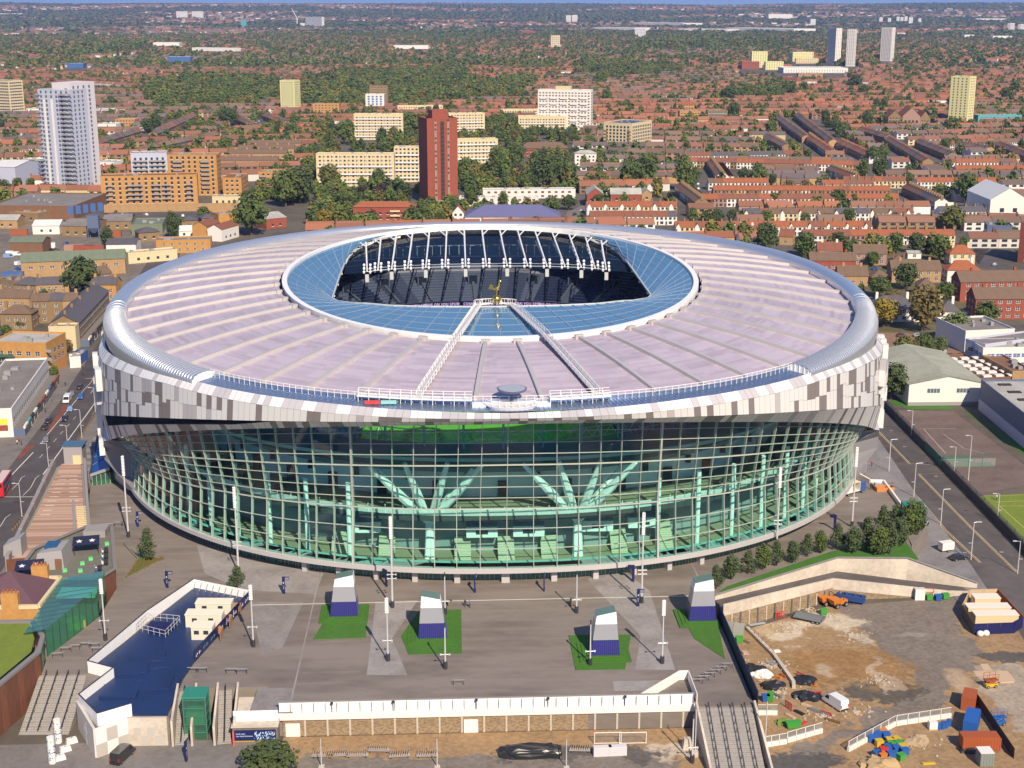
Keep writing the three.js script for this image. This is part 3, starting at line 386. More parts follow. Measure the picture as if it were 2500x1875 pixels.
// golden cockerel on its ball
{
  const c = thing('cockerel_statue', 'golden cockerel standing on a golden ball at the tip of the roof walkway', 'statue', [0.4, 48.8, 41.6]);
  mesh('ball', new THREE.SphereGeometry(1.15, 20, 14).translate(0, 1.2, 0), mt.gold, c);
  const st = S(); for (let k = 0; k < 8; k++) { const a = k * Math.PI / 4; st.tube([Math.cos(a) * 1.9, 0, Math.sin(a) * 1.2], [Math.cos(a) * 1.0, 1.0, Math.sin(a) * 0.9], 0.06, 0.06, 4); } mesh('ball_cradle', st, mt.white, c);
  const bodyPts = [[-0.9, 4.0, 0.30], [-0.3, 3.85, 0.62], [0.25, 4.05, 0.62], [0.55, 4.6, 0.40], [0.62, 5.3, 0.27], [0.68, 5.8, 0.25], [0.95, 5.95, 0.16], [1.3, 5.85, 0.03]], b = [];
  for (let i = 0; i < bodyPts.length; i++) { const [x, y, r] = bodyPts[i], p = bodyPts[Math.max(0, i - 1)], q = bodyPts[Math.min(bodyPts.length - 1, i + 1)], t = V(q[0] - p[0], q[1] - p[1], 0).normalize(), n = V(-t.y, t.x, 0); b.push({ x, y, r, n }); }
  mesh('body', grid(b.length - 1, 10, (i, j) => { const q = b[Math.round(i * (b.length - 1))], a = j * 2 * Math.PI; return [q.x + q.n.x * Math.cos(a) * q.r, q.y + q.n.y * Math.cos(a) * q.r, Math.sin(a) * q.r * 0.8]; }), mt.gold, c);
  const tail = S(); for (let k = 0; k < 5; k++) { const a = 0.25 + k * 0.2; tail.hexa([[-0.6, 4.0, 0.12], [-0.5, 3.75, 0.12], [-0.5, 3.75, -0.12], [-0.6, 4.0, -0.12], [-0.6 - 1.5 * Math.cos(a), 4.0 + 1.4 * Math.sin(a), 0.1], [-0.5 - 1.6 * Math.cos(a - 0.2), 3.8 + 1.4 * Math.sin(a - 0.2), 0.1], [-0.5 - 1.6 * Math.cos(a - 0.2), 3.8 + 1.4 * Math.sin(a - 0.2), -0.1], [-0.6 - 1.5 * Math.cos(a), 4.0 + 1.4 * Math.sin(a), -0.1]]); } mesh('tail', tail, mt.gold, c);
  for (const z of [-0.25, 0.25]) mesh('leg', S().tube([0, 2.3, z], [0.05, 3.6, z], 0.12, 0.2, 6), mt.gold, c);
  mesh('comb', S().box(0.5, 6.0, -0.06, 0.95, 6.3, 0.06), mt.gold, c);
}


// ---------- ground, plaza and what stands on it ----------
const pm = {
  paving: M(0.215, 0.182, 0.162, 0.85, { map: tex(1024, 90, (u, v) => { const a = fbm(u * 6, v * 18, 41, 6, 5), b = fbm(u * 40, v * 90, 43, 40, 3), st = fbm(u * 3 + 0.4 * fbm(u * 4, v * 4, 7, 4, 2), v * 60, 47, 3, 2), k = 0.46 + 0.66 * a + 0.2 * b + (st > 0.62 ? 0.1 : 0); return [k, k * 0.985, k * 0.965]; }) }),
  pavLight: M(0.30, 0.275, 0.265, 0.85, { map: T.mid }), pavMid: M(0.26, 0.235, 0.225, 0.85, { map: T.mid }), line: M(0.62, 0.58, 0.5, 0.8),
  lawn: M(0.05, 0.155, 0.012, 0.95, { map: T.fine }), grassY: M(0.16, 0.21, 0.02, 0.95, { map: T.fine }), concreteW: M(0.60, 0.52, 0.43, 0.85, { map: T.mid }), whiteW: M(0.74, 0.70, 0.66, 0.7), cap: M(0.25, 0.24, 0.23, 0.8),
  brickTan: M(0.30, 0.215, 0.13, 0.9, { map: tex(512, 6, (u, v) => { const row = Math.floor(v * 24), col = Math.floor(u * 12 + (row % 2) * 0.5), e = (v * 24) % 1, k = 0.6 + 0.5 * hash(col, row, 5), j = e < 0.12 ? 1.25 : 1; const m = 0.8 + 0.35 * fbm(u * 4, v * 4, 3, 4, 3); return [k * j * m, k * j * m, k * j * m * 0.98]; }) }),
  navyW: M(0.012, 0.016, 0.09, 0.35), navyTile: M(0.018, 0.018, 0.14, 0.25), greyMetal: M(0.46, 0.46, 0.50, 0.35, { metalness: 0.5 }), whiteMetal: M(0.85, 0.84, 0.84, 0.35), pole: M(0.66, 0.65, 0.66, 0.4, { metalness: 0.3 }), darkMetal: M(0.05, 0.05, 0.06, 0.5, { metalness: 0.3 }),
  greenGlass: M(0.22, 0.66, 0.46, 0.05, { transmission: 0.88, thickness: 0 }), greenRoof: M(0.03, 0.22, 0.16, 0.35), rust: M(0.15, 0.055, 0.03, 0.85, { map: tex(256, 8, (u, v) => { const k = 0.65 + 0.6 * fbm(u * 24, v * 3, 61, 24, 3); return [k, k, k]; }) }),
  timberPink: M(0.42, 0.27, 0.20, 0.85), membrane: M(0.012, 0.03, 0.105, 0.4, { map: tex(512, 30, (u, v) => { const a = fbm(u * 6, v * 6, 71, 6, 5), k = a > 0.54 ? 1 + (a - 0.54) * 16 : 0.7 + 0.5 * a; return [k, k * 1.02, k * 0.95]; }) }),
  asphalt: M(0.085, 0.072, 0.072, 0.9, { map: T.coarse }), asphaltL: M(0.115, 0.098, 0.092, 0.9, { map: T.coarse }), pavement: M(0.19, 0.165, 0.15, 0.9, { map: T.mid }),
};
struct('ground', S().sheet([[-21000, -24000], [21000, -24000], [21000, 420], [-21000, 420]], STREET - 0.02), M(0.12, 0.10, 0.075, 0.95, { map: T.coarse }));
const plazaPoly = [[-108.5, 33], [-98.4, 78.5], [-91.8, 81], [-85.2, 107.5], [-85.4, 122], [-91.2, 141], [-90.4, 148], [-81.8, 148.7], [-79.8, 162.5], [-74.4, 170.4], [-69.4, 166.4], [-62.9, 166.6], [-62.9, 155.5], [-46.5, 155.5], [-46.5, 165], [32, 165.4], [32, 167], [42.6, 167], [43, 128], [43.6, 118.6], [76, 99.4], [92, 100.1], [96, 91], [100, 67], [99, 44.5], [96, 30], [85, 44], [60, 67], [0, 77], [-60, 67], [-85, 44], [-96, 32]];
struct('plaza', S().prism(plazaPoly, STREET, 0), pm.paving);
const patch = (name, poly, y, m) => struct(name, S().sheet(poly, y), m);
patch('paving_band', [[-28.4,117.4], [-19.4,116.9], [-24.3,135.8], [-20.8,152.0], [-28.5,151.6]], 0.004, pm.pavLight);
patch('paving_band', [[17.9,107.1], [26.4,102.3], [30.8,114.3], [30.4,152.2], [22.7,151.8], [25.8,136.8], [20.4,116.4]], 0.004, pm.pavLight);
patch('paving_band', [[17.9,156.3], [30.3,156.4], [27.2,160.4], [17.7,160.3]], 0.004, pm.pavLight);
patch('paving_band', [[-72.1,82.3], [-57.3,93.2], [-40.8,101.2], [-41.6,112.6], [-57.8,109.6], [-67.3,100.0]], 0.004, pm.pavLight);
patch('paving_band', [[-55.2,116.3], [-43.8,116.9], [-45.8,138.7], [-49.4,142.2]], 0.004, pm.pavMid);
patch('paving_band', [[-48.5,156.0], [-42.0,156.3], [-41.0,165.9], [-48.8,165.5]], 0.004, pm.pavMid);
struct('line_marking', S().ribbon([[-54.7,117.9], [41.1,117.5]], 0.32, 0.009), pm.line);
struct('line_marking', S().ribbon([[-41.5,97.9], [-41.8,160.5]], 0.3, 0.009), pm.pavLight);
struct('line_marking', S().ribbon([[42.6,97.4], [42.7,108.0]], 0.3, 0.009), pm.pavLight);

// ground-floor street surfaces at the foot of the plaza
patch('forecourt', [[-140, 166], [-43, 166], [-43, 260], [-140, 260]], STREET + 0.004, M(0.20, 0.178, 0.165, 0.85, { map: T.mid }));

// vent towers on lawns
const towerWords = ['white and navy tapered tower on the lawn beside the blue roofed compound', 'white and navy tapered tower on the five-sided lawn nearest the two walkers', 'white and navy tapered tower on the lawn standing closest to the long white parapet', 'white and navy tapered tower in the corner against the building site fence'];
[[-34.6, 123.6, 1], [-16.1, 135, -1], [17.5, 144.3, 1], [39.3, 129.3, 1]].forEach(([x, z, sk], i) => {
  const t = thing('vent_tower', towerWords[i], 'tower', [x, 0, z], 0, 'tapered towers on the plaza lawns');
  const lv = (h) => { const k = h / 9.2, w = lerp(2.95, 1.85, k), d = lerp(2.4, 1.5, k), o = sk * 0.25 * k; return [[-w + o, h, d], [w + o, h, d], [w + o, h, -d], [-w + o, h, -d]]; };
  mesh('tile_base', S().hexa([...lv(0.55), ...lv(3.7)]), pm.navyTile, t);
  const gl = S(); for (let k = 1; k < 14; k++) { const a = lv(0.55), b = lv(3.7), f = (q, s, e) => [lerp(q[0][0], q[1][0], s), q[0][1], q[0][2] + e]; gl.tube(f(a, k / 14, 0.01), f(b, k / 14, 0.01), 0.03, 0.03, 3, false); const h = lerp(0.55, 3.7, k / 14), c = lv(h); gl.tube([c[0][0], h, c[0][2] + 0.01], [c[1][0], h, c[1][2] + 0.01], 0.03, 0.03, 3, false); gl.tube([c[1][0] + 0.01, h, c[1][2]], [c[2][0] + 0.01, h, c[2][2]], 0.03, 0.03, 3, false); }
  mesh('tile_joint', gl, M(0.06, 0.06, 0.25, 0.4), t).userData.kind = 'stuff';
  mesh('metal_shaft', S().hexa([...lv(3.72), ...lv(6.9)]), pm.greyMetal, t);
  const tp = lv(9.0); tp[0][1] += sk > 0 ? -0.45 : 0.35; tp[3][1] += sk > 0 ? -0.45 : 0.35; tp[1][1] += sk > 0 ? 0.35 : -0.45; tp[2][1] += sk > 0 ? 0.35 : -0.45;
  const head = mesh('white_head', S().hexa([...lv(6.92), ...tp]), pm.whiteMetal, t);
  mesh('roof_light', S().hexa([...tp.map((q) => [q[0] * 0.98, q[1] + 0.02, q[2] * 0.98]), ...tp.map((q) => [q[0] * 0.98, q[1] + 0.12, q[2] * 0.98])]), pm.headGlass ??= M(0.12, 0.2, 0.19, 0.2), t);
});
const lawnPolys = [[[-40.1,135.4], [-29.6,135.2], [-29.6,120.7], [-37.6,121.3]], [[-20.8,143.2], [-10.3,143.3], [-10.2,122.4], [-19.1,122.7], [-22.5,134.9]], [[11.3,151.5], [20.8,151.6], [23.9,136.4], [11.3,136.1]], [[35.7,125.7], [36.4,138.8], [40.8,148.1], [43.1,125.6]]];
const lawnWords = ['clipped lawn with grass steps round the tower beside the compound', 'five-sided clipped lawn with grass steps round its tower', 'clipped lawn with grass steps round the tower closest to the parapet', 'narrow clipped lawn wedge along the building site fence'];
lawnPolys.forEach((p, i) => {
  const l = thing('lawn', lawnWords[i], 'lawn', [0, 0, 0], 0, 'lawns on the plaza'); mesh('turf', S().prism(p, 0.002, 0.12), pm.lawn, l);
  const [x, z] = [[-34.6, 123.6], [-16.1, 135], [17.5, 144.3], [39.3, 129.3]][i]; for (let k = 0; k < 3; k++) { const e = 0.55 + (2 - k) * 0.75, X1 = i === 3 ? 3.4 : 2.95 + e; mesh('grass_step', S().box(x - 2.95 - e, 0.12, z - 2.4 - e, x + X1, 0.12 + (k + 1) * 0.17, z + 2.4 + e), pm.lawn, l); }
  settle(l);
});

// lamp masts
function mast(h, arms) {
  const g = new THREE.Group(); const s = S(); s.tube([0, 0, 0], [0, h, 0], h > 15 ? 0.24 : 0.17, h > 15 ? 0.15 : 0.11, 8); mesh('post', s, pm.pole, g);
  mesh('foot_bin', S().tube([0.0, 0, 0.0], [0.0, 1.5, 0.0], 0.42, 0.42, 8), pm.darkMetal, g);
  const n = h > 15 ? 14 : h > 11 ? 9 : 0; const lamps = S(); for (let k = 0; k < n; k++) lamps.box(-0.34, h - 0.3 - k * 0.36, -0.02, 0.34, h - 0.12 - k * 0.36, 0.3); if (n) mesh('lamp_array', lamps, pm.whiteMetal, g); else mesh('lamp_head', S().box(-0.12, h - 0.5, -0.1, 0.12, h + 0.25, 0.35), pm.darkMetal, g);
  for (let k = 0; k < arms; k++) mesh('bracket', S().tube([-0.9, h * 0.32 + k * 0.9, 0], [0.9, h * 0.32 + k * 0.9, 0], 0.06, 0.06, 5).box(-1.0, h * 0.32 + k * 0.9 - 0.1, -0.2, -0.7, h * 0.32 + k * 0.9 + 0.14, 0.2).box(0.7, h * 0.32 + k * 0.9 - 0.1, -0.2, 1.0, h * 0.32 + k * 0.9 + 0.14, 0.2), pm.pole, g);
  return g;
}
const mastProto = { 20: mast(20.5, 2), 13: mast(13.3, 1), 9: mast(9.2, 1) };
for (const [kind, q, words] of [
  [20, [-89.2,76.5], 'tall white floodlight mast by the curved west end of the glass front'], [20, [-59.8,100.1], 'tall white floodlight mast behind the small bushy tree at the compound end'], [20, [-24.7,120.5], 'tall white floodlight mast between the two towers and the entrance doors'], [20, [28.2,120.6], 'tall white floodlight mast beside the navy totem on the white line'], [20, [63.7,92.3], 'tall white floodlight mast behind the row of young pines'], [20, [85.6,77.9], 'tall white floodlight mast beside the open-backed lorry'],
  [13, [-24.7,145.7], 'medium lamp mast between the towers on the pale paving band'], [13, [28.3,149.3], 'medium lamp mast on the pale band between the two eastern towers'], [13, [-51.6,138.2], 'medium lamp mast outside the navy hoarding of the compound'], [13, [-81.6,133.8], 'medium lamp mast between the green glass building and the white wall'],
  [9, [-13.6,149.6], 'slim lamp post standing before the five-sided lawn'], [9, [-13.6,124.6], 'slim lamp post behind the five-sided lawn by the two walkers'], [9, [14.3,149.5], 'slim lamp post at the corner of the lawn closest to the parapet'], [9, [13.9,125.1], 'slim lamp post beside the brown bin near the white line'], [9, [29.4,177.9], 'slim lamp post rising at the foot of the long staircase'],
]) { const g = mastProto[kind].clone(); g.name = numbered('lamp_mast'); g.position.set(q[0], q[1] > 169 ? STREET : 0, q[1]); scene.add(g); tag(g, words, 'lamp mast', 'lamp masts on the plaza'); }

// navy totems
{
  const p = new THREE.Group(); mesh('panel', S().box(-0.28, 0, -0.14, 0.28, 3.9, 0.14), pm.navyW, p); mesh('head_board', S().box(-0.285, 3.1, -0.12, 1.25, 3.88, 0.12), pm.navyW, p); mesh('screen', S().box(0.36, 3.2, 0.121, 1.18, 3.78, 0.14), M(0.2, 0.2, 0.22, 0.4), p);
  const e = S(); for (const [x, y, w, h] of [[-0.12, 2.4, 0.24, 0.3], [-0.15, 1.8, 0.3, 0.06], [-0.15, 1.55, 0.3, 0.06], [-0.05, 1.1, 0.1, 0.3]]) e.box(x, y, 0.141, x + w, y + h, 0.15); mesh('arrow_print', e, M(0.5, 0.55, 0.65, 0.6), p);
  const where = ['beside the planted triangle with the bushy pine', 'standing alone between the compound and the first tower', 'just behind the tall mast at the doors', 'before the entrance doors west of the middle', 'before the entrance doors east of the middle', 'by the doors near the eastern tall mast', 'at the foot of the eastern tall mast', 'by the racks at the west end of the glass', 'by the racks at the east end of the glass', 'at the foot of the glazed lift'];
  [[-74.2,107.7], [-48.4,112.1], [-26.4,109.3], [-7.1,113.4], [7.9,113.4], [27.9,109.1], [27.2,122.3], [-88.4,69.6], [80.8,79.8], [-59.0,173.2]].forEach((q, i) => { const g = p.clone(); g.name = numbered('totem_sign'); g.position.set(q[0], i === 9 ? STREET : 0, q[1]); g.rotation.y = [0, 0, 2.2, 1.3, 1.4, 2.9, 0, 0.2, 2.6, 1.3][i]; scene.add(g); tag(g, 'navy flag-shaped totem sign ' + where[i], 'sign', 'navy totem signs'); });
}
// brown bins on the line, low racks
[[[-12.5,120.5], 'upright brown metal bin beside the slim post near the two walkers'], [[13.3,121.7], 'upright brown metal bin beside the slim post east of the middle']].forEach(([q, w]) => { const t = thing('litter_bin', w, 'bin', [q[0], 0, q[1]]); mesh('body', S().box(-0.45, 0, -0.3, 0.45, 2.0, 0.3), M(0.16, 0.13, 0.1, 0.6), t); mesh('slot', S().box(-0.3, 1.4, 0.301, 0.3, 1.7, 0.32), mt.dark, t); });
{
  const rack = new THREE.Group(); mesh('rail', S().bar([-1.1, 1, 0], [1.1, 1, 0], 0.12, 0.12), pm.greyMetal, rack); for (const x of [-0.95, 0.95]) mesh('leg', S().box(x - 0.05, 0, -0.05, x + 0.05, 1, 0.05), pm.darkMetal, rack);
  const spots = []; for (let k = 0; k < 6; k++) spots.push([pl([33.6,158.2], [40.5,151.9], k / 5), 0, 'the south-east staircase']); for (const q of [[-89.1,141.4], [-88.1,138.9], [-86.7,137.9], [-84.7,136.9], [-83.0,137.3], [-81.9,139.2]]) spots.push([q, 0.1, 'the south-west staircase']); spots.push([[-11.1,156.5], 0, 'the middle of the open paving']); for (const q of [[-97.3,70.3], [-95.1,69.9], [-93.2,68.8]]) spots.push([q, 0.1, 'the west end of the glass front']); for (const q of [[-61.6,149.0], [-60.0,149.1], [-54.3,149.7], [-52.3,150.0]]) spots.push([q, 0, 'the two narrow stairs by the lift']);
  const ordw = ['first', 'second', 'third', 'fourth', 'fifth', 'sixth']; const cnt = {};
  spots.forEach(([q, r, w]) => { const c = rack.clone(); c.name = numbered('guard_rail'); c.position.set(q[0], 0, q[1]); c.rotation.y = r; scene.add(c); const k = cnt[w] = (cnt[w] ?? -1) + 1; tag(c, `low metal guard rail at ${w}, ${ordw[k]} from the west`, 'rail', 'low metal guard rails'); });
}
// south wall with white parapet over tan brickwork
{
  const w = thing('retaining_wall', 'long tan brick wall with white parapet holding up the plaza', 'wall'); const z = 165.3;
  mesh('brickwork', S().box(-43, STREET, z - 0.6, 32, -1.6, z), pm.brickTan, w);
  mesh('white_band', S().box(-44, -1.58, z - 0.3, 32.2, -0.2, z + 0.45), pm.whiteW, w);
  const n = 36; for (let k = 0; k < n; k++) { const x0 = lerp(-43.5, 31.6, k / n), x1 = lerp(-43.5, 31.6, (k + 1) / n) - 0.05; mesh('parapet_panel', S().box(x0, -0.18, z - 0.05, x1, 1.75, z + 0.1), pm.whiteMetal, w); mesh('fin', S().box(x1 - 0.05, -0.18, z + 0.101, x1 + 0.05, 1.6, z + 0.4), pm.cap, w); }
  mesh('coping', S().box(-43.7, 1.76, z - 0.2, 31.8, 1.9, z + 0.15), pm.cap, w);
  for (let x = -39; x < 32; x += 4.05) mesh('pilaster', S().box(x - 0.17, STREET, z + 0.001, x + 0.17, -1.6, z + 0.14), pm.concreteW, w);
  for (const x of [-41.2, -9]) mesh('panel_door', S().box(x - 1.3, STREET, z + 0.02, x + 1.3, -2.4, z + 0.2), pm.whiteW, w);
  for (const x of [-34, -23, -8, 5, 19]) { const l = mesh('wall_lamp', S().tube([x, -0.1, z + 0.5], [x, 1.6, z + 0.5], 0.07, 0.07, 5), pm.darkMetal, w); mesh('lamp_head', S().box(x - 0.2, 1.6, z + 0.4, x + 0.25, 1.9, z + 0.9), pm.darkMetal, l); }
  // raised end by the staircase
  mesh('end_parapet', S().wall([[22, z - 0.2], [30.5, z - 9], [32.2, z - 9]], 0, 1.9, 0.15).wall([[32.2, z - 9], [32.2, z + 0.4]], 0, 1.9, 0.15), pm.whiteW, w);
  settle(w);
}
// wide south-east staircase
function stair(name, label, a, b, n, drop, w, words) { // straight flight from a (top middle) to b (bottom middle)
  const t = thing(name, label, 'staircase'); const dx = b[0] - a[0], dz = b[1] - a[1], l = Math.hypot(dx, dz), ux = dx / l, uz = dz / l;
  for (let k = 0; k < n; k++) { const s0 = k / n * l, s1 = (k + 1) / n * l, y = -(k + 1) / n * drop, q = (s, o) => [a[0] + ux * s - uz * o, a[1] + uz * s + ux * o]; mesh('step', S().prism([q(s0, -w / 2), q(s1, -w / 2), q(s1, w / 2), q(s0, w / 2)], STREET - 0.3, y), k % 2 ? pm.stepA ??= M(0.36, 0.33, 0.30, 0.85, { map: T.fine }) : pm.stepB ??= M(0.33, 0.305, 0.28, 0.85, { map: T.fine }), t);
    if (k % 2 === 0) mesh('nosing', S().bar([...[q(s0, -w / 2)].map((p) => [p[0], y + 0.003, p[1]])[0]], [q(s0, w / 2)[0], y + 0.003, q(s0, w / 2)[1]], 0.09, 0.02), pm.cap, t); }
  const rails = words ?? 0; for (let r = 0; r < rails; r++) { const o = (r + 0.7) / (rails + 0.4) * w - w / 2, s = S(), q = (k) => { const u = k / 8 * l; return [a[0] + ux * u - uz * o, -k / 8 * drop + 0.95, a[1] + uz * u + ux * o]; }; for (let k = 0; k < 8; k++) { const p = q(k), p2 = q(k + 1); for (const off of [0, 0.12]) s.tube([p[0] + off, p[1], p[2]], [p2[0] + off, p2[1], p2[2]], 0.05, 0.05, 4, false); s.tube([p[0], p[1] - 1.0, p[2]], p, 0.05, 0.05, 4, false); } mesh('handrail', s, pm.darkMetal, t); }
  return settle(t);
}
stair('wide_stair', 'wide grey staircase with four handrails beside the building site', [37.2, 167.3], [36.6, 183], 34, 5, 9.6, 4);
stair('wide_stair', 'wide grey staircase beside the rust-brown building in the corner', [-86.2, 148.6], [-86.6, 162.6], 26, 5, 9, 4);
stair('narrow_stair', 'narrow stair on the compound side of the glazed lift', [-62.0, 156], [-60.9, 168], 24, 5, 2.2, 1);
stair('narrow_stair', 'narrow stair between the glazed lift and the white kiosk', [-54.5, 156], [-53.2, 168], 24, 5, 2.4, 1);
{
  const w = thing('stair_wall', 'low pale wall running down beside the wide south-east staircase', 'wall'); const s = S(); for (const x of [31.9, 42.5]) { s.hexa([[x - 0.2, STREET, 183], [x + 0.2, STREET, 183], [x + 0.2, STREET, 167], [x - 0.2, STREET, 167], [x - 0.2, STREET + 1, 183], [x + 0.2, STREET + 1, 183], [x + 0.2, 1, 167], [x - 0.2, 1, 167]]); } mesh('side_wall', s, pm.concreteW, w); w.children[0].name = 'side_wall'; settle(w);
  const w2 = thing('stair_wall', 'pale walls flanking the narrow stairs and the glazed lift', 'wall'); for (const x of [-63.3, -59.9, -55.9, -52.2]) mesh('side_wall', S().hexa([[x + 1 - 0.2, STREET, 168], [x + 1.2, STREET, 168], [x + 0.2, STREET, 155.5], [x - 0.2, STREET, 155.5], [x + 0.8, x < -60 || x > -53 ? 0 : -1.2, 168], [x + 1.2, x < -60 || x > -53 ? 0 : -1.2, 168], [x + 0.2, 1.1, 155.5], [x - 0.2, 1.1, 155.5]]), pm.concreteW, w2); settle(w2);
}
// glazed lift
function glassLift(label, x, z, y0, y1, w, d) { const t = thing('glass_lift', label, 'lift', [x, y0, z]); const H = y1 - y0; mesh('cap', S().box(-w / 2 - 0.15, H, -d / 2 - 0.15, w / 2 + 0.15, H + 0.35, d / 2 + 0.15), pm.greenRoof, t); for (const [a, b, c, e] of [[-w / 2, d / 2, w / 2, d / 2], [w / 2, d / 2, w / 2, -d / 2], [w / 2, -d / 2, -w / 2, -d / 2], [-w / 2, -d / 2, -w / 2, d / 2]]) mesh('pane', S().quad([a, 0, b], [c, 0, e], [c, H, e], [a, H, b]), pm.greenGlass, t); const s = S(); for (const [a, b] of [[-w / 2, d / 2], [w / 2, d / 2], [w / 2, -d / 2], [-w / 2, -d / 2]]) s.box(a - 0.1, 0, b - 0.1, a + 0.1, H, b + 0.1); for (let y = 1.2; y < H; y += 1.6) s.box(-w / 2, y, d / 2 - 0.05, w / 2, y + 0.14, d / 2 + 0.05).box(w / 2 - 0.05, y, -d / 2, w / 2 + 0.05, y + 0.14, d / 2); mesh('frame', s, M(0.06, 0.16, 0.12, 0.5), t); mesh('lift_car', S().box(-w / 2 + 0.4, H * 0.35, -d / 2 + 0.4, w / 2 - 0.4, H * 0.35 + 2.2, d / 2 - 0.4), M(0.2, 0.22, 0.14, 0.6), t); return t; }
glassLift('green glazed lift shaft between the two narrow stairs', -58.6, 163.5, STREET, 3.0, 4, 3.8);
glassLift('green glazed lift box on the white wall by the east road', 101.5, 75, 0, 4.2, 4.6, 4.4);

// blue-roofed compound with white hoarding
{
  const c = thing('compound', 'blue membrane roofed compound ringed by white hoarding', 'compound'); const P = [[-68.1,109.0], [-55.2,115.6], [-62.1,144.7], [-63.0,151.9], [-63.1,159.0], [-63.3,166.0], [-69.6,165.7], [-74.8,169.2], [-79.9,161.7], [-76.0,151.3], [-81.6,148.1]];
  mesh('membrane', S().prism(P, 0.02, 0.5), pm.membrane, c);
  const pads = S(); for (let k = 0; k < 16; k++) { const q = pl(pl([-74.2,137.8], [-65.8,122.8], rnd()), pl([-76.1,160.8], [-65.9,157.7], rnd()), rnd()); const w = rr(1.5, 4), d = rr(1, 3), a = rr(-0.3, 0.1); const R = (x, z) => [q[0] + x * Math.cos(a) - z * Math.sin(a), q[1] + x * Math.sin(a) + z * Math.cos(a)]; pads.prism([R(-w, -d), R(w, -d), R(w, d), R(-w, d)], 0.5, 0.56 + 0.02 * k); } mesh('membrane_pad', pads, pm.membrane, c).userData.kind = 'stuff';
  const long = [P[0], [lerp(P[0][0], P[10][0], 0.42) - 1.2, lerp(P[0][1], P[10][1], 0.42)], P[10]]; 
  for (const [a, b] of [[long[0], long[1]], [long[1], long[2]], [P[10], P[9]], [P[9], P[8]], [P[8], P[7]], [P[7], P[6]]]) { const n = Math.max(1, Math.round(pdist(a, b) / 3)); for (let k = 0; k < n; k++) mesh('hoarding_panel', S().wall([pl(a, b, k / n), pl(a, b, (k + 0.985) / n)], 0, 2.5, 0.12), pm.whiteMetal, c); mesh('hoarding_cap', S().bar([a[0], 2.5, a[1]], [b[0], 2.5, b[1]], 0.22, 0.1), pm.darkMetal, c); }
  { const a = P[0], b = P[1]; for (let k = 0; k < 9; k++) { mesh('hoarding_panel', S().wall([pl(a, b, k / 9), pl(a, b, (k + 0.98) / 9)], 0, 2.4, 0.1), pm.whiteMetal, c); const q = pl(a, b, (k + 0.4) / 9); mesh('prop', S().tube([q[0] - 0.2, 2.0, q[1] + 0.1], [q[0] - 0.6, 0.6, q[1] + 1.1], 0.1, 0.1, 5), pm.cap, c); } }
  { const a = P[1], b = P[2], n = 8; for (let k = 0; k < n; k++) { const f = mesh('navy_panel', S().wall([pl(a, b, k / n), pl(a, b, (k + 0.985) / n)], 0, 2.4, 0.12), pm.navyW, c); const q = pl(a, b, (k + 0.5) / n), an = Math.atan2(-(b[1] - a[1]), b[0] - a[0]) + Math.PI; const e = S(); if (k > 0 && k < 5) { e.box(-0.25, 1.0, 0.08, 0.05, 1.9, 0.1).box(-0.5, 0.5, 0.08, -0.3, 1.1, 0.1).box(0.4, 0.9, 0.08, 1.3, 1.1, 0.1).box(1.0, 1.1, 0.08, 1.3, 1.4, 0.1); } else for (let j = 0; j < 5; j++) e.box(-1.2 + j * 0.5, 0.8 + 0.2 * (j % 3), 0.08, -0.9 + j * 0.5, 1.2 + 0.2 * (j % 2), 0.1); const pr = mesh('print', e.geo().rotateY(an).translate(q[0], 0, q[1]), k === 5 || k === 6 ? M(0.1, 0.3, 0.45, 0.6) : M(0.7, 0.72, 0.75, 0.6), f); } }
  // stair pen with rails
  const pen = [[-74.8,125.4], [-68.0,127.1], [-69.6,134.2], [-76.0,130.6]], s = S(); for (let k = 0; k < 4; k++) { const a = pen[k], b = pen[(k + 1) % 4], n = 5; for (let j = 0; j < n; j++) { const q = pl(a, b, j / n), r = pl(a, b, (j + 1) / n); s.tube([q[0], 0.5, q[1]], [q[0], 2, q[1]], 0.05, 0.05, 4); for (const y of [1.2, 2]) s.tube([q[0], y, q[1]], [r[0], y, r[1]], 0.05, 0.05, 4, false); } } mesh('pen_railing', s, pm.pole, c);
  mesh('pen_block', S().prism([[-73.8,127.8], [-68.5,129.0], [-70.2,133.0], [-73.5,131.7]], 0.5, 1.3), pm.navyW, c);
  settle(c);
  // white street face with pale chequers
  const f = thing('corner_wall', 'angled off-white wall with pale chequers under the blue roofed compound', 'wall'); const F = [[-80.6, 160.5], [-75, 171.2], [-70.2, 167.2], [-63.2, 167.3]];
  for (let k = 0; k < 3; k++) mesh('wall_face', S().wall([F[k], F[k + 1]], STREET, k === 0 ? 0.6 : 0.5, 0.5), [pm.wallA ??= M(0.55, 0.52, 0.47, 0.8), pm.whiteW, pm.concreteW][k], f);
  const ck = (a, b, nx, ny, y0, y1, par, seedk) => { for (let i = 0; i < nx; i++) for (let j = 0; j < ny; j++) if ((i + j) % 2 === par) { const p = pl(a, b, i / nx), q = pl(a, b, (i + 1) / nx), l = pdist(a, b), ox = -(b[1] - a[1]) / l * 0.27, oz = (b[0] - a[0]) / l * 0.27; const h0 = lerp(y0, y1, j / ny), h1 = lerp(y0, y1, (j + 1) / ny); mesh('chequer_panel', S().quad([p[0] + ox, h0, p[1] + oz], [q[0] + ox, h0, q[1] + oz], [q[0] + ox, h1, q[1] + oz], [p[0] + ox, h1, p[1] + oz]), pm.chq ??= M(0.44, 0.40, 0.36, 0.8), f); } };
  ck(F[1], F[2], 3, 2, -5, 0, 0); ck(pl(F[2], F[3], 0.15), pl(F[2], F[3], 0.85), 4, 2, -4.6, -1.4, 1); 
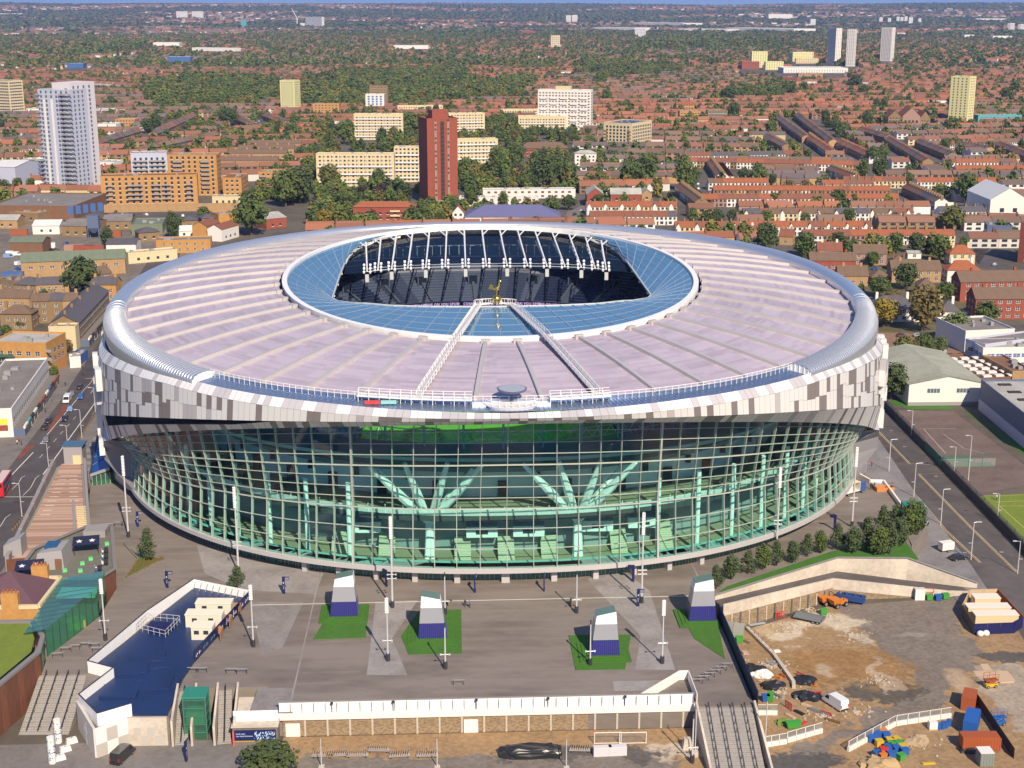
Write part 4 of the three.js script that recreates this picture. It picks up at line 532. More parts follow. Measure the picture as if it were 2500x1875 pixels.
  // pale cockerel silhouette on the first face
  const q = pl(F[0], F[1], 0.55), an = Math.atan2(-(F[1][1] - F[0][1]), F[1][0] - F[0][0]); const sh = new THREE.Shape([[-0.2, -2.6], [0.1, -2.6], [0.15, -1.9], [0.5, -1.5], [0.5, -0.9], [0.35, -0.2], [0.6, 0.1], [0.2, 0.3], [-0.05, -0.1], [-0.1, -0.8], [-0.6, -0.7], [-0.9, -0.3], [-0.8, -1.2], [-0.2, -1.8]].map(([x, y]) => new THREE.Vector2(x * 1.5, y * 1.3))); mesh('emblem', new THREE.ShapeGeometry(sh).rotateY(an).translate(q[0] - 0.25, -0.6, q[1] + 0.16), pm.whiteMetal, f); mesh('emblem_ball', new THREE.CircleGeometry(0.6, 14).rotateY(an).translate(q[0] - 0.25, -4.4, q[1] + 0.16), pm.whiteMetal, f);
  settle(f);
  const cab = (label, a, L, W, H) => { const t = thing('site_cabin', label, 'cabin', [a[0], 0.5, a[1]], -0.06, 'cabins inside the compound'); mesh('body', S().box(-L / 2, 0, -W / 2, L / 2, H - 0.15, W / 2), M(0.62, 0.58, 0.48, 0.7), t); mesh('roof', S().box(-L / 2 - 0.1, H - 0.14, -W / 2 - 0.1, L / 2 + 0.1, H, W / 2 + 0.1), M(0.76, 0.70, 0.56, 0.7), t); for (const x of [-L / 4, L / 5]) mesh('window', S().box(x - 0.5, 1.2, W / 2 + 0.001, x + 0.5, 2.0, W / 2 + 0.04), mt.dark, t); mesh('timber_pen', S().box(L / 2 + 0.05, 0, -W / 2, L / 2 + 1.6, 1.6, -W / 2 + 0.1).box(L / 2 + 1.5, 0, -W / 2, L / 2 + 1.6, 1.6, W / 2), M(0.36, 0.18, 0.09, 0.85), t); };
  cab('longest cream portable cabin nearest the propped white hoarding', [-61.6,122.3], 7.4, 2.7, 2.6); cab('cream portable cabin in the middle of the three inside the compound', [-62.6,128.3], 7.4, 2.9, 2.8); cab('short square cream portable cabin inside the compound', [-62.0,134.2], 4.2, 3, 2.8);
}
// white kiosk with navy sign
{
  const k = thing('kiosk', 'grey clad kiosk with white parapet and navy banner beside the lift stairs', 'kiosk'); mesh('cladding', S().box(-51.6, STREET, 157.5, -43.6, -1.4, 168.2), M(0.17, 0.145, 0.12, 0.8, { map: pm.rust.map }), k); mesh('deck', S().box(-51.8, -1.4, 157.3, -43.4, -1.1, 168.5), pm.concreteW, k);
  for (let i = 0; i < 5; i++) mesh('parapet_panel', S().box(-51.6 + i * 1.6, -1.08, 166.4, -50.05 + i * 1.6, 0.9, 166.55), pm.whiteMetal, k);
  const t = printTex(512, 160, (c, w, h) => { c.fillStyle = '#101a52'; c.fillRect(0, 0, w, h); c.fillStyle = '#c9d6ea'; c.font = 'bold 24px sans-serif'; c.fillText('Park Lane', 20, 60); c.fillText('Car Park Entrance', 20, 92); const r = (i) => hash(i, 3, 1); for (let i = 0; i < 26; i++) for (let j = 0; j < 5; j++) if (r(i * 7 + j) > 0.45) { c.fillStyle = ['#8fb4d8', '#5a7fc0', '#dfe8f2'][(i + j) % 3]; c.fillRect(240 + i * 10, 20 + j * 22 + (i % 3) * 6, 9, 20); } c.fillStyle = '#b8961e'; c.fillRect(0, h - 14, w, 14); });
  const g = new THREE.PlaneGeometry(7.4, 2.3).translate(-47.6, -3.1, 168.25); mesh('banner', g, new THREE.MeshPhysicalMaterial({ map: t, roughness: 0.6, side: THREE.DoubleSide }), k); mesh('red_white_edge', S().box(-51.6, STREET, 168.21, -51.3, -2.2, 168.4), M(0.6, 0.1, 0.08, 0.6), k); settle(k);
}


// ---------- vegetation, building and vehicle kits ----------
const leafM = (r, g, b) => M(r, g, b, 0.9, { transmission: 0.25, thickness: 0 });
const vm = { bark: M(0.09, 0.065, 0.045, 0.95), leaf: [leafM(0.085, 0.125, 0.016), leafM(0.105, 0.145, 0.02), leafM(0.06, 0.092, 0.016), leafM(0.135, 0.14, 0.022), leafM(0.16, 0.12, 0.022)], gold: leafM(0.26, 0.19, 0.012), copper: leafM(0.06, 0.02, 0.02), pine: leafM(0.065, 0.10, 0.024), willow: leafM(0.12, 0.16, 0.04) };
function crownGeo(n, leaf, lobes, rx, ry, y0, cone = 0) {
  const s = S(), L = [];
  for (let i = 0; i < lobes; i++) { const t = (i + 0.5) / lobes, a = i * 2.4, k = cone ? (1 - t) * 0.8 + 0.12 : Math.sqrt(Math.max(0.05, 1 - (2 * t - 1) ** 2)), r = k * (0.35 + 0.4 * rnd()); L.push([Math.cos(a) * rx * r, y0 + ry * (0.12 + 0.8 * t), Math.sin(a) * rx * r, rx * (cone ? 0.25 + 0.28 * (1 - t) : 0.34 + 0.22 * rnd()), ry * (cone ? 0.16 : 0.22 + 0.1 * rnd())]); }
  for (let i = 0; i < n; i++) { const [cx, cy, cz, lr, lh] = L[i % lobes], th = rnd() * 6.283, ph = Math.acos(2 * rnd() - 1), q = Math.pow(rnd(), 0.35); const d = [Math.sin(ph) * Math.cos(th), Math.cos(ph), Math.sin(ph) * Math.sin(th)]; const c = [cx + d[0] * lr * q, cy + d[1] * lh * q, cz + d[2] * lr * q];
    const nn = V(d[0] + rr(-0.7, 0.7), d[1] + rr(-0.3, 0.9), d[2] + rr(-0.7, 0.7)).normalize(), tx = V(rr(-1, 1), rr(-1, 1), rr(-1, 1)).cross(nn).normalize().multiplyScalar(leaf * rr(0.6, 1.2)), ty = nn.clone().cross(tx).normalize().multiplyScalar(leaf * rr(0.45, 0.9)); const P = (a, b) => [c[0] + tx.x * a + ty.x * b, c[1] + tx.y * a + ty.y * b, c[2] + tx.z * a + ty.z * b]; s.tri(P(-0.5, -0.5), P(0.55, -0.35), P(0.1, 0.6)); s.tri(P(-0.5, -0.5), P(0.1, 0.6), P(-0.6, 0.35)); }
  return s.geo();
}
function trunkGeo(h, r, y1) { const s = S(); s.tube([0, -0.2, 0], [0.05, h * 0.5, 0], r, r * 0.7, 6, false); s.tube([0.05, h * 0.5, 0], [0, y1, 0.1], r * 0.7, r * 0.25, 6, false); for (let k = 0; k < 4; k++) { const a = k * 1.6 + 0.4; s.tube([0.04, h * (0.4 + 0.1 * k), 0], [Math.cos(a) * h * 0.28, h * (0.62 + 0.07 * k), Math.sin(a) * h * 0.28], r * 0.45, r * 0.15, 5, false); } return s.geo(); }
const treeKit = {}; // unit: 10 m tall trees, scaled per copy
for (const [k, n, leaf, lobes, rx, ry, y0, cone] of [['round', 1300, 0.85, 15, 4.2, 7.6, 2.0, 0], ['tall', 1250, 0.8, 15, 3.1, 8.3, 1.6, 0], ['wide', 1300, 0.9, 17, 5.2, 6.6, 2.4, 0], ['pine', 900, 0.6, 11, 3.6, 8.6, 1.4, 1], ['willow', 1200, 0.75, 12, 4.4, 8.2, 1.2, 0]]) treeKit[k] = { crown: crownGeo(n, leaf, lobes, rx, ry, y0, cone), trunk: trunkGeo(10, 0.32, 7.5) };
function tree(kind, x, y, z, h, m, label, group, wide = 1) { const t = thing('tree', label, 'tree', [x, y, z], (x * 7 + z * 3) % 6.28, group); mesh('trunk', treeKit[kind].trunk, vm.bark, t); mesh('crown', treeKit[kind].crown, m, t); t.scale.set(h / 10 * wide, h / 10, h / 10 * wide); return t; }

// building kit ------------------------------------------------------------
const bm = {
  orange: M(0.50, 0.255, 0.075, 0.9, { map: T.fine }), tan: M(0.40, 0.25, 0.12, 0.9, { map: T.fine }), brown: M(0.20, 0.10, 0.055, 0.9, { map: T.fine }), red: M(0.30, 0.075, 0.045, 0.9, { map: T.fine }), redDark: M(0.22, 0.06, 0.04, 0.9, { map: T.fine }), cream: M(0.62, 0.50, 0.30, 0.85), white: M(0.70, 0.66, 0.62, 0.8), pale: M(0.58, 0.55, 0.58, 0.8), lilac: M(0.44, 0.45, 0.56, 0.6), yellow: M(0.66, 0.62, 0.30, 0.85), grey: M(0.28, 0.27, 0.27, 0.85), blue: M(0.05, 0.12, 0.32, 0.6), teal: M(0.08, 0.35, 0.35, 0.6), stock: M(0.26, 0.17, 0.085, 0.9, { map: T.fine }), pink: M(0.33, 0.20, 0.155, 0.9), navyGrey: M(0.10, 0.13, 0.22, 0.6),
  flat: M(0.22, 0.195, 0.175, 0.9, { map: T.mid }), flatL: M(0.42, 0.40, 0.36, 0.9, { map: T.mid }), tileO: M(0.32, 0.10, 0.042, 0.9, { map: T.fine }), tileR: M(0.225, 0.085, 0.05, 0.9, { map: T.fine }), tileB: M(0.165, 0.105, 0.07, 0.9, { map: T.fine }), slate: M(0.10, 0.09, 0.10, 0.75, { map: T.fine }), slateB: M(0.12, 0.12, 0.24, 0.7), metalG: M(0.17, 0.20, 0.13, 0.6, { map: T.fine }), metalW: M(0.66, 0.64, 0.6, 0.5), solar: M(0.02, 0.03, 0.09, 0.3),
  glass: M(0.035, 0.045, 0.06, 0.12), glassL: M(0.10, 0.14, 0.17, 0.15), frame: M(0.72, 0.70, 0.68, 0.7), dark: M(0.035, 0.03, 0.03, 0.8),
};
// A,B: plan ends of the front; dep: depth away from the front's outward side; h: eaves height above the street
function building(o) {
  const { name = 'building', label, cat = 'building', A, B, dep = 12, h, wall, roof = 'flat', roofM = bm.flat, ridge = 3, y = STREET, win, bal, group, par = 0.7, cap } = o;
  const L = pdist(A, B), t = thing(name, label, cat, [A[0], y, A[1]], Math.atan2(-(B[1] - A[1]), B[0] - A[0]), group); // local: x along front, z towards viewer
  mesh('wall', roof === 'gable' ? gabled(L, dep, h, ridge, o.along) : S().prism([[0, 0], [L, 0], [L, -dep], [0, -dep]], 0, h, false), wall, t);
  if (roof === 'flat') { const r = mesh('roof', S().box(0.3, h - 0.1, -dep + 0.3, L - 0.3, h + 0.05, -0.3), roofM, t); mesh('parapet', S().box(-0.06, h, -0.25, L + 0.06, h + par, 0.06).box(-0.06, h, -dep - 0.06, L + 0.06, h + par, -dep + 0.25).box(-0.06, h, -dep + 0.25, 0.25, h + par, -0.25).box(L - 0.25, h, -dep + 0.25, L + 0.06, h + par, -0.25), o.parM ?? wall, r); if (o.plant !== 0) { const s = S(); for (let k = 0; k < 2 + Math.min(4, L / 12); k++) { const x = rr(0.1, 0.85) * L, z = -rr(0.2, 0.8) * dep, w = rr(0.8, 2.4); s.box(x - w / 2, h + 0.05, z - w / 2, x + w / 2, h + rr(0.6, 1.5), z + w / 2); } mesh('roof_plant', s, bm.grey, r).userData.kind = 'stuff'; } }
  if (roof === 'gable') mesh('roof', gableRoof(L, dep, h, ridge, o.along), roofM, t);
  if (roof === 'hip') { const s = S(), e = 0.5, i = Math.min(dep, L) / 2; const c = [[-e, h, e], [L + e, h, e], [L + e, h, -dep - e], [-e, h, -dep - e]]; if (L >= dep) { const p = [i, h + ridge, -dep / 2], q = [L - i, h + ridge, -dep / 2]; s.quad(c[0], c[1], q, p).quad(c[2], c[3], p, q).tri(c[1], c[2], q).tri(c[3], c[0], p); } else { const p = [L / 2, h + ridge, -i], q = [L / 2, h + ridge, -dep + i]; s.tri(c[0], c[1], p).tri(c[2], c[3], q).quad(c[1], c[2], q, p).quad(c[3], c[0], p, q); } mesh('roof', s, roofM, t); }
  if (win) windows(t, L, dep, h, win, o.near);
  if (bal) { for (const [x0, x1, y0, dy, n, d, m] of bal) for (let k = 0; k < n; k++) mesh('balcony', S().box(x0 * L, y0 + k * dy, 0.01, x1 * L, y0 + k * dy + 0.2, d).box(x0 * L, y0 + k * dy + 0.2, d - 0.1, x1 * L, y0 + k * dy + 1.1, d), m ?? bm.frame, t); }
  if (o.chim) for (const x of o.chim) mesh('chimney', S().box(x * L - 0.55, h + ridge * 0.5, -dep / 2 - 0.45, x * L + 0.55, h + ridge + 1.3, -dep / 2 + 0.45), wall, t);
  t.userData.dims = undefined; return t;
}
function gabled(L, dep, h, r, along) { const s = S(); s.prism([[0, 0], [L, 0], [L, -dep], [0, -dep]], 0, h, false); if (along) s.tri([0, h, 0], [L, h, 0], [L / 2, h + r, 0]).tri([0, h, -dep], [L, h, -dep], [L / 2, h + r, -dep]); else s.tri([0, h, 0], [0, h + r, -dep / 2], [0, h, -dep]).tri([L, h, 0], [L, h, -dep], [L, h + r, -dep / 2]); return s.geo(); }
function gableRoof(L, dep, h, r, along) { const s = S(), e = 0.35; if (along) { const f = r / (L / 2) * e; s.quad([-e, h - f, e], [L / 2, h + r, e], [L / 2, h + r, -dep - e], [-e, h - f, -dep - e]).quad([L / 2, h + r, e], [L + e, h - f, e], [L + e, h - f, -dep - e], [L / 2, h + r, -dep - e]); } else { const f = r / (dep / 2) * e; s.quad([-e, h - f, e], [L + e, h - f, e], [L + e, h + r + 0.02, -dep / 2], [-e, h + r + 0.02, -dep / 2]).quad([L + e, h - f, -dep - e], [-e, h - f, -dep - e], [-e, h + r + 0.02, -dep / 2], [L + e, h + r + 0.02, -dep / 2]); } return s.geo(); }
// win: {dx, dy, w, h, y0, x0, m, band, sides}
function windows(t, L, dep, h, w, near) {
  const g = S(), f = S(), one = (ax, ay, az, ux, uz, nx, nz, ww, wh) => { const P = (a, b, o) => [ax + ux * a + nx * o, ay + b, az + uz * a + nz * o]; if (near) { const gw = mesh('window', S().quad(P(0, 0, 0.04), P(ww, 0, 0.04), P(ww, wh, 0.04), P(0, wh, 0.04)), w.m ?? bm.glass, t); const fr = S(); fr.hexa([P(-0.1, -0.12, 0.02), P(ww + 0.1, -0.12, 0.02), P(ww + 0.1, -0.12, 0.12), P(-0.1, -0.12, 0.12), P(-0.1, 0, 0.02), P(ww + 0.1, 0, 0.02), P(ww + 0.1, 0, 0.12), P(-0.1, 0, 0.12)]); fr.quad(P(ww / 2 - 0.05, 0, 0.07), P(ww / 2 + 0.05, 0, 0.07), P(ww / 2 + 0.05, wh, 0.07), P(ww / 2 - 0.05, wh, 0.07)).quad(P(0, wh * 0.5 - 0.05, 0.07), P(ww, wh * 0.5 - 0.05, 0.07), P(ww, wh * 0.5 + 0.05, 0.07), P(0, wh * 0.5 + 0.05, 0.07)); for (const [a, b] of [[-0.1, 0], [ww, ww + 0.1]]) fr.quad(P(a, 0, 0.06), P(b, 0, 0.06), P(b, wh, 0.06), P(a, wh, 0.06)); mesh('frame', fr, w.fm ?? bm.frame, gw); } else { g.quad(P(0, 0, 0.05), P(ww, 0, 0.05), P(ww, wh, 0.05), P(0, wh, 0.05)); f.quad(P(-0.15, -0.25, 0.04), P(ww + 0.15, -0.25, 0.04), P(ww + 0.15, 0, 0.04), P(-0.15, 0, 0.04)); } };
  const run = (W, put) => { const n = Math.max(1, Math.floor((W - 0.6) / w.dx)), off = (W - (n - 1) * w.dx - w.w) / 2; for (let y = w.y0 ?? 1; y + w.h < h - 0.2; y += w.dy) for (let i = 0; i < n; i++) { if (w.skip && hash(i, Math.round(y * 10), 7) < w.skip) continue; put(off + i * w.dx, y); } };
  run(L, (x, y) => one(x, y, 0, 1, 0, 0, 1, w.w, w.h));
  if (w.sides !== 0) { run(dep, (x, y) => one(L, y, -x, 0, -1, 1, 0, w.w, w.h)); run(dep, (x, y) => one(0, y, -dep + x, 0, 1, -1, 0, w.w, w.h)); }
  if (!near) { mesh('window_field', g, w.m ?? bm.glass, t).userData.kind = 'stuff'; mesh('sill_field', f, w.fm ?? bm.frame, t).userData.kind = 'stuff'; }
}
// terraced house kit: shapes shared by every copy; local x along the street, front towards +z, foot at y 0
const HW = 5.4, HDp = 8.6;
const houseKit = (() => {
  const k = {}; k.wall = S().box(-HW / 2, 0, -HDp, HW / 2, 5.4, 0).tri([-HW / 2, 5.4, 0], [-HW / 2, 8.2, -HDp / 2], [-HW / 2, 5.4, -HDp]).tri([HW / 2, 5.4, 0], [HW / 2, 5.4, -HDp], [HW / 2, 8.2, -HDp / 2]).geo();
  k.roof = S().quad([-HW / 2, 5.25, 0.4], [HW / 2, 5.25, 0.4], [HW / 2, 8.25, -HDp / 2], [-HW / 2, 8.25, -HDp / 2]).quad([HW / 2, 5.25, -HDp - 0.4], [-HW / 2, 5.25, -HDp - 0.4], [-HW / 2, 8.25, -HDp / 2], [HW / 2, 8.25, -HDp / 2]).geo();
  k.chim = S().box(HW / 2 - 0.45, 6.6, -HDp / 2 - 0.9, HW / 2 + 0.45, 9.5, -HDp / 2 + 0.9).box(HW / 2 - 0.25, 9.5, -HDp / 2 - 0.7, HW / 2 + 0.25, 9.9, -HDp / 2 + 0.7).geo();
  const w = S(); for (const [x, y, a, b] of [[-2, 3.3, 1.5, 1.5], [0.7, 3.3, 1.2, 1.5], [-2.1, 0.7, 1.9, 1.6], [1.1, 0.2, 1, 2.1]]) w.quad([x, y, 0.06], [x + a, y, 0.06], [x + a, y + b, 0.06], [x, y + b, 0.06]); for (const [x, y, a, b] of [[-1.6, 3.4, 1.2, 1.3], [0.6, 3.4, 1.2, 1.3], [-1.5, 0.6, 2, 1.5]]) w.quad([x, y, -HDp - 0.06], [x + a, y, -HDp - 0.06], [x + a, y + b, -HDp - 0.06], [x, y + b, -HDp - 0.06]); k.win = w.geo();
  k.gable = S().tri([-2.4, 5.2, 0.65], [0.2, 5.2, 0.65], [-1.1, 7.3, 0.65]).box(-2.3, 0, 0, 0.1, 5.2, 0.6).geo(); k.groof = S().quad([-2.7, 5.0, 0.9], [-1.1, 7.5, 0.9], [-1.1, 7.5, -3], [-2.7, 5.0, -0.2]).quad([-1.1, 7.5, 0.9], [0.5, 5.0, 0.9], [0.5, 5.0, -0.2], [-1.1, 7.5, -3]).geo();
  k.back = S().box(-HW / 2 + 0.1, 0, -HDp - 4.5, -0.4, 4.6, -HDp).geo(); k.broof = S().quad([-HW / 2, 4.5, -HDp - 4.7], [-0.2, 5.4, -HDp - 4.7], [-0.2, 5.4, -HDp + 0.2], [-HW / 2, 4.5, -HDp + 0.2]).geo();
  return k;
})();
function house(x, z, turn, wall, roof, label, group, gableFront) { const t = thing('terraced_house', label, 'house', [x, STREET, z], turn, group); mesh('wall', houseKit.wall, wall, t); const r = mesh('roof', houseKit.roof, roof, t); mesh('chimney', houseKit.chim, bm.stock, r); mesh('window_set', houseKit.win, bm.glass, t).userData.kind = 'stuff'; if (gableFront) { const b = mesh('bay', houseKit.gable, gableFront, t); mesh('bay_roof', houseKit.groof, roof, b); } const b = mesh('rear_wing', houseKit.back, wall, t); mesh('wing_roof', houseKit.broof, roof, b); return t; }

// vehicles: local x forward
const cm = { glass: M(0.02, 0.025, 0.03, 0.08), tyre: M(0.02, 0.02, 0.02, 0.9), rim: M(0.4, 0.4, 0.42, 0.4, { metalness: 0.6 }), lamp: M(0.7, 0.7, 0.65, 0.2), red: M(0.4, 0.02, 0.02, 0.4), plate: M(0.6, 0.5, 0.05, 0.6) };
const paint = (r, g, b) => M(r, g, b, 0.3, { clearcoat: 1, clearcoatRoughness: 0.1 });
const paints = { black: paint(0.02, 0.02, 0.022), blue: paint(0.03, 0.09, 0.3), silver: paint(0.42, 0.43, 0.45), white: paint(0.75, 0.75, 0.75), red: paint(0.4, 0.03, 0.03), grey: paint(0.15, 0.15, 0.16), pale: paint(0.18, 0.27, 0.45), maroon: paint(0.1, 0.03, 0.03) };
const wheelG = new THREE.CylinderGeometry(0.33, 0.33, 0.22, 12).rotateX(Math.PI / 2), rimG = new THREE.CylinderGeometry(0.2, 0.2, 0.24, 10).rotateX(Math.PI / 2);
function wheels(t, xs, w, r = 1) { for (const x of xs) for (const z of [-w, w]) { const q = mesh('wheel', wheelG, cm.tyre, t); q.position.set(x, 0.33 * r, z); q.scale.setScalar(r); mesh('rim', rimG, cm.rim, q); } }
function hullGeo(prof, w, wTop) { // side profile [[x,y],...] closed, width narrowing with height
  const s = S(), ym = Math.max(...prof.map((p) => p[1])), W = (y) => lerp(w, wTop, clamp((y - 0.85) / (ym - 0.85), 0, 1)), n = prof.length; for (let i = 0; i < n; i++) { const a = prof[i], b = prof[(i + 1) % n]; s.quad([a[0], a[1], W(a[1])], [b[0], b[1], W(b[1])], [b[0], b[1], -W(b[1])], [a[0], a[1], -W(a[1])]); } for (const f of THREE.ShapeUtils.triangulateShape(prof.map((p) => new THREE.Vector2(...p)), [])) for (const sg of [1, -1]) s.tri(...f.map((i) => [prof[i][0], prof[i][1], sg * W(prof[i][1])])); return s.geo(); }
const carG = hullGeo([[-2.1, 0.35], [2.1, 0.35], [2.15, 0.65], [2.0, 0.8], [1.1, 0.92], [0.35, 1.42], [-1.1, 1.45], [-1.75, 0.98], [-2.12, 0.9]], 0.88, 0.66), cabG = hullGeo([[1.0, 0.95], [0.34, 1.38], [-1.08, 1.41], [-1.66, 0.99]], 0.885, 0.7);
function car(x, z, turn, p, label, y = STREET) { const t = thing('car', label, 'car', [x, y + 0.01, z], turn, 'cars'); mesh('body', carG, p, t); mesh('windows', cabG, cm.glass, t).name = 'glazing'; wheels(t, [-1.3, 1.35], 0.8); mesh('roof_skin', S().box(-1.05, 1.41, -0.64, 0.3, 1.46, 0.64), p, t); for (const zz of [-0.65, 0.65]) { mesh('headlight', S().box(2.08, 0.62, zz - 0.18, 2.17, 0.76, zz + 0.18), cm.lamp, t); mesh('tail_light', S().box(-2.15, 0.7, zz - 0.15, -2.1, 0.86, zz + 0.15), cm.red, t); } mesh('number_plate', S().box(-2.16, 0.5, -0.26, -2.11, 0.62, 0.26), cm.plate, t); return t; }
const vanG = hullGeo([[-2.7, 0.4], [2.7, 0.4], [2.75, 0.85], [2.2, 1.15], [1.5, 2.1], [0.9, 2.35], [-2.6, 2.4], [-2.75, 1.2]], 1.0, 0.9);
function van(x, z, turn, p, label, y = STREET) { const t = thing('van', label, 'van', [x, y + 0.01, z], turn); mesh('body', vanG, p, t); mesh('windscreen', S().quad([2.15, 1.2, 0.9], [2.15, 1.2, -0.9], [1.52, 2.1, -0.82], [1.52, 2.1, 0.82]).geo().translate(0.03, 0.02, 0), cm.glass, t); for (const sg of [1, -1]) mesh('side_window', S().quad([0.7, 1.3, 0.985 * sg], [1.9, 1.3, 0.985 * sg], [1.4, 2.0, 0.94 * sg], [0.7, 2.0, 0.94 * sg]), cm.glass, t); wheels(t, [-1.7, 1.75], 0.88); mesh('bumper', S().box(-2.85, 0.4, -0.9, -2.7, 0.65, 0.9), cm.tyre, t); for (const zz of [-0.85, 0.85]) mesh('tail_light', S().box(-2.79, 0.9, zz - 0.1, -2.7, 1.5, zz + 0.1), cm.red, t); return t; }
// people: one continuous body from tapered capsules

function figure(stride, top, legs) {
  const J = { hip: [0, 0.92, 0], chest: [0.02, 1.32, 0], neck: [0.02, 1.48, 0], head: [0.04, 1.64, 0] }, b = [[J.hip, J.chest, 0.14, 0.16], [J.chest, J.neck, 0.1, 0.055], [[0.03, 1.56, 0], [0.04, 1.67, 0], 0.085, 0.1]];
  for (const s of [-1, 1]) { const k = s * stride; b.push([[0, 0.9, s * 0.09], [0.06 + k * 0.2, 0.48, s * 0.09], 0.095, 0.065], [[0.06 + k * 0.2, 0.48, s * 0.09], [k * 0.38 - 0.03, 0.08, s * 0.09], 0.065, 0.045], [[k * 0.38 - 0.04, 0.05, s * 0.09], [k * 0.38 + 0.15, 0.04, s * 0.1], 0.05, 0.04], [[0.02, 1.4, s * 0.19], [-k * 0.15, 1.12, s * 0.24], 0.055, 0.045], [[-k * 0.15, 1.12, s * 0.24], [0.12 - k * 0.2, 0.9, s * 0.23], 0.042, 0.032], [[0.12 - k * 0.2, 0.9, s * 0.23], [0.16 - k * 0.22, 0.8, s * 0.22], 0.035, 0.025]); }
  const R = 64, mc = new MarchingCubes(R, new THREE.MeshBasicMaterial(), false, false, 60000); mc.isolation = 0; const d = (p, [A, B, ra, rb]) => { const ab = B.map((v, i) => v - A[i]), ap = p.map((v, i) => v - A[i]), t = clamp((ab[0] * ap[0] + ab[1] * ap[1] + ab[2] * ap[2]) / (ab[0] ** 2 + ab[1] ** 2 + ab[2] ** 2), 0, 1); return Math.hypot(ap[0] - ab[0] * t, ap[1] - ab[1] * t, ap[2] - ab[2] * t) - lerp(ra, rb, t); };
  for (let z = 0; z < R; z++) for (let y = 0; y < R; y++) for (let x = 0; x < R; x++) { const p = [(x / R * 2 - 1), (y / R * 2 - 1) + 0.9, (z / R * 2 - 1)]; let m = 9; for (const q of b) { const e = d(p, q), h = clamp(0.5 + 0.5 * (m - e) / 0.05, 0, 1); m = lerp(m, e, h) - 0.05 * h * (1 - h); } mc.field[x + y * R + z * R * R] = -m; }
  mc.update(); const n = mc.count, g = new THREE.BufferGeometry(), P = mc.positionArray.slice(0, n * 3), N = mc.normalArray.slice(0, n * 3), C = new Float32Array(n * 3); for (let i = 0; i < n; i++) { P[i * 3 + 1] += 0.9; const y = P[i * 3 + 1], r = Math.abs(P[i * 3 + 2]); const c = y > 1.66 ? [0.03, 0.02, 0.015] : y > 1.5 ? [0.4, 0.24, 0.17] : y > 0.93 && !(r > 0.19 && y < 0.9) ? top : r > 0.19 && y < 0.93 ? [0.4, 0.24, 0.17] : y > 0.08 ? legs : [0.02, 0.02, 0.02]; C.set(c, i * 3); } g.setAttribute('position', new THREE.BufferAttribute(P, 3)); g.setAttribute('normal', new THREE.BufferAttribute(N, 3)); g.setAttribute('color', new THREE.BufferAttribute(C, 3)); return g;
}
const skinM = M(1, 1, 1, 0.85, { vertexColors: true }); const figs = [figure(0.55, [0.03, 0.03, 0.05], [0.03, 0.04, 0.08]), figure(0.35, [0.35, 0.04, 0.04], [0.03, 0.04, 0.1]), figure(0.1, [0.1, 0.12, 0.3], [0.05, 0.05, 0.06]), figure(0.5, [0.5, 0.5, 0.48], [0.02, 0.02, 0.03])];
function person(q, i, turn, label, y = STREET) { const o = mesh(numbered('person'), figs[i], skinM, scene); o.position.set(q[0], y, q[1]); o.rotation.y = turn; return tag(o, label, 'person', 'people out walking'); }


// ---------- the town behind ----------
const smooth = (a, b, x) => { const t = clamp((x - a) / (b - a), 0, 1); return t * t * (3 - 2 * t); };
const terr = (x, z) => { const d = Math.hypot(x + 12, z - 398); return STREET + smooth(7500, 15500, d) * (92 + 46 * vnoise(x / 2600 + 9, z / 2600, 77) + 16 * vnoise(x / 700, z / 700, 78)); };
// far things stand where their sight line meets the rising ground
function onHill(A, B, h) { const D0 = Math.hypot(A[0] + 12.5, A[1] - 398); if (D0 < 6500) return { A, B, h, y: STREET }; let D = 6500, q = A; for (; D < D0; D += 50) { const k = D / D0; q = [-12.5 + (A[0] + 12.5) * k, 398 + (A[1] - 398) * k]; if (123 - 128 * k <= terr(...q)) break; } const k = D / D0; return { A: q, B: [-12.5 + (B[0] + 12.5) * k, 398 + (B[1] - 398) * k], h: h * k + 6, y: terr(...q) - 6 }; }
const occupied = []; // [x, z, r] kept clear by the fill
const keep = (A, B, dep) => { const L = pdist(A, B), nx = (B[1] - A[1]) / L, nz = -(B[0] - A[0]) / L, n = Math.ceil(L / 12); for (let i = 0; i <= n; i++) for (let d = 0; d <= dep; d += 10) { const q = pl(A, B, i / n); occupied.push([q[0] + nx * d, q[1] + nz * d, 12]); } };
const bld = (o) => { keep(o.A, o.B, o.dep ?? 12); return building(o); };
const W1 = { dx: 3.2, dy: 2.9, w: 1.5, h: 1.4, y0: 1.1 };
bld({ name: 'office_block', label: 'tan and white office slab with window bands at the west edge', A: [-553,-1340], B: [-523,-1322], dep: 22, h: 41.4, wall: bm.cream, win: { dx: 3.1, dy: 3.4, w: 2.7, h: 1.5, y0: 1 } });
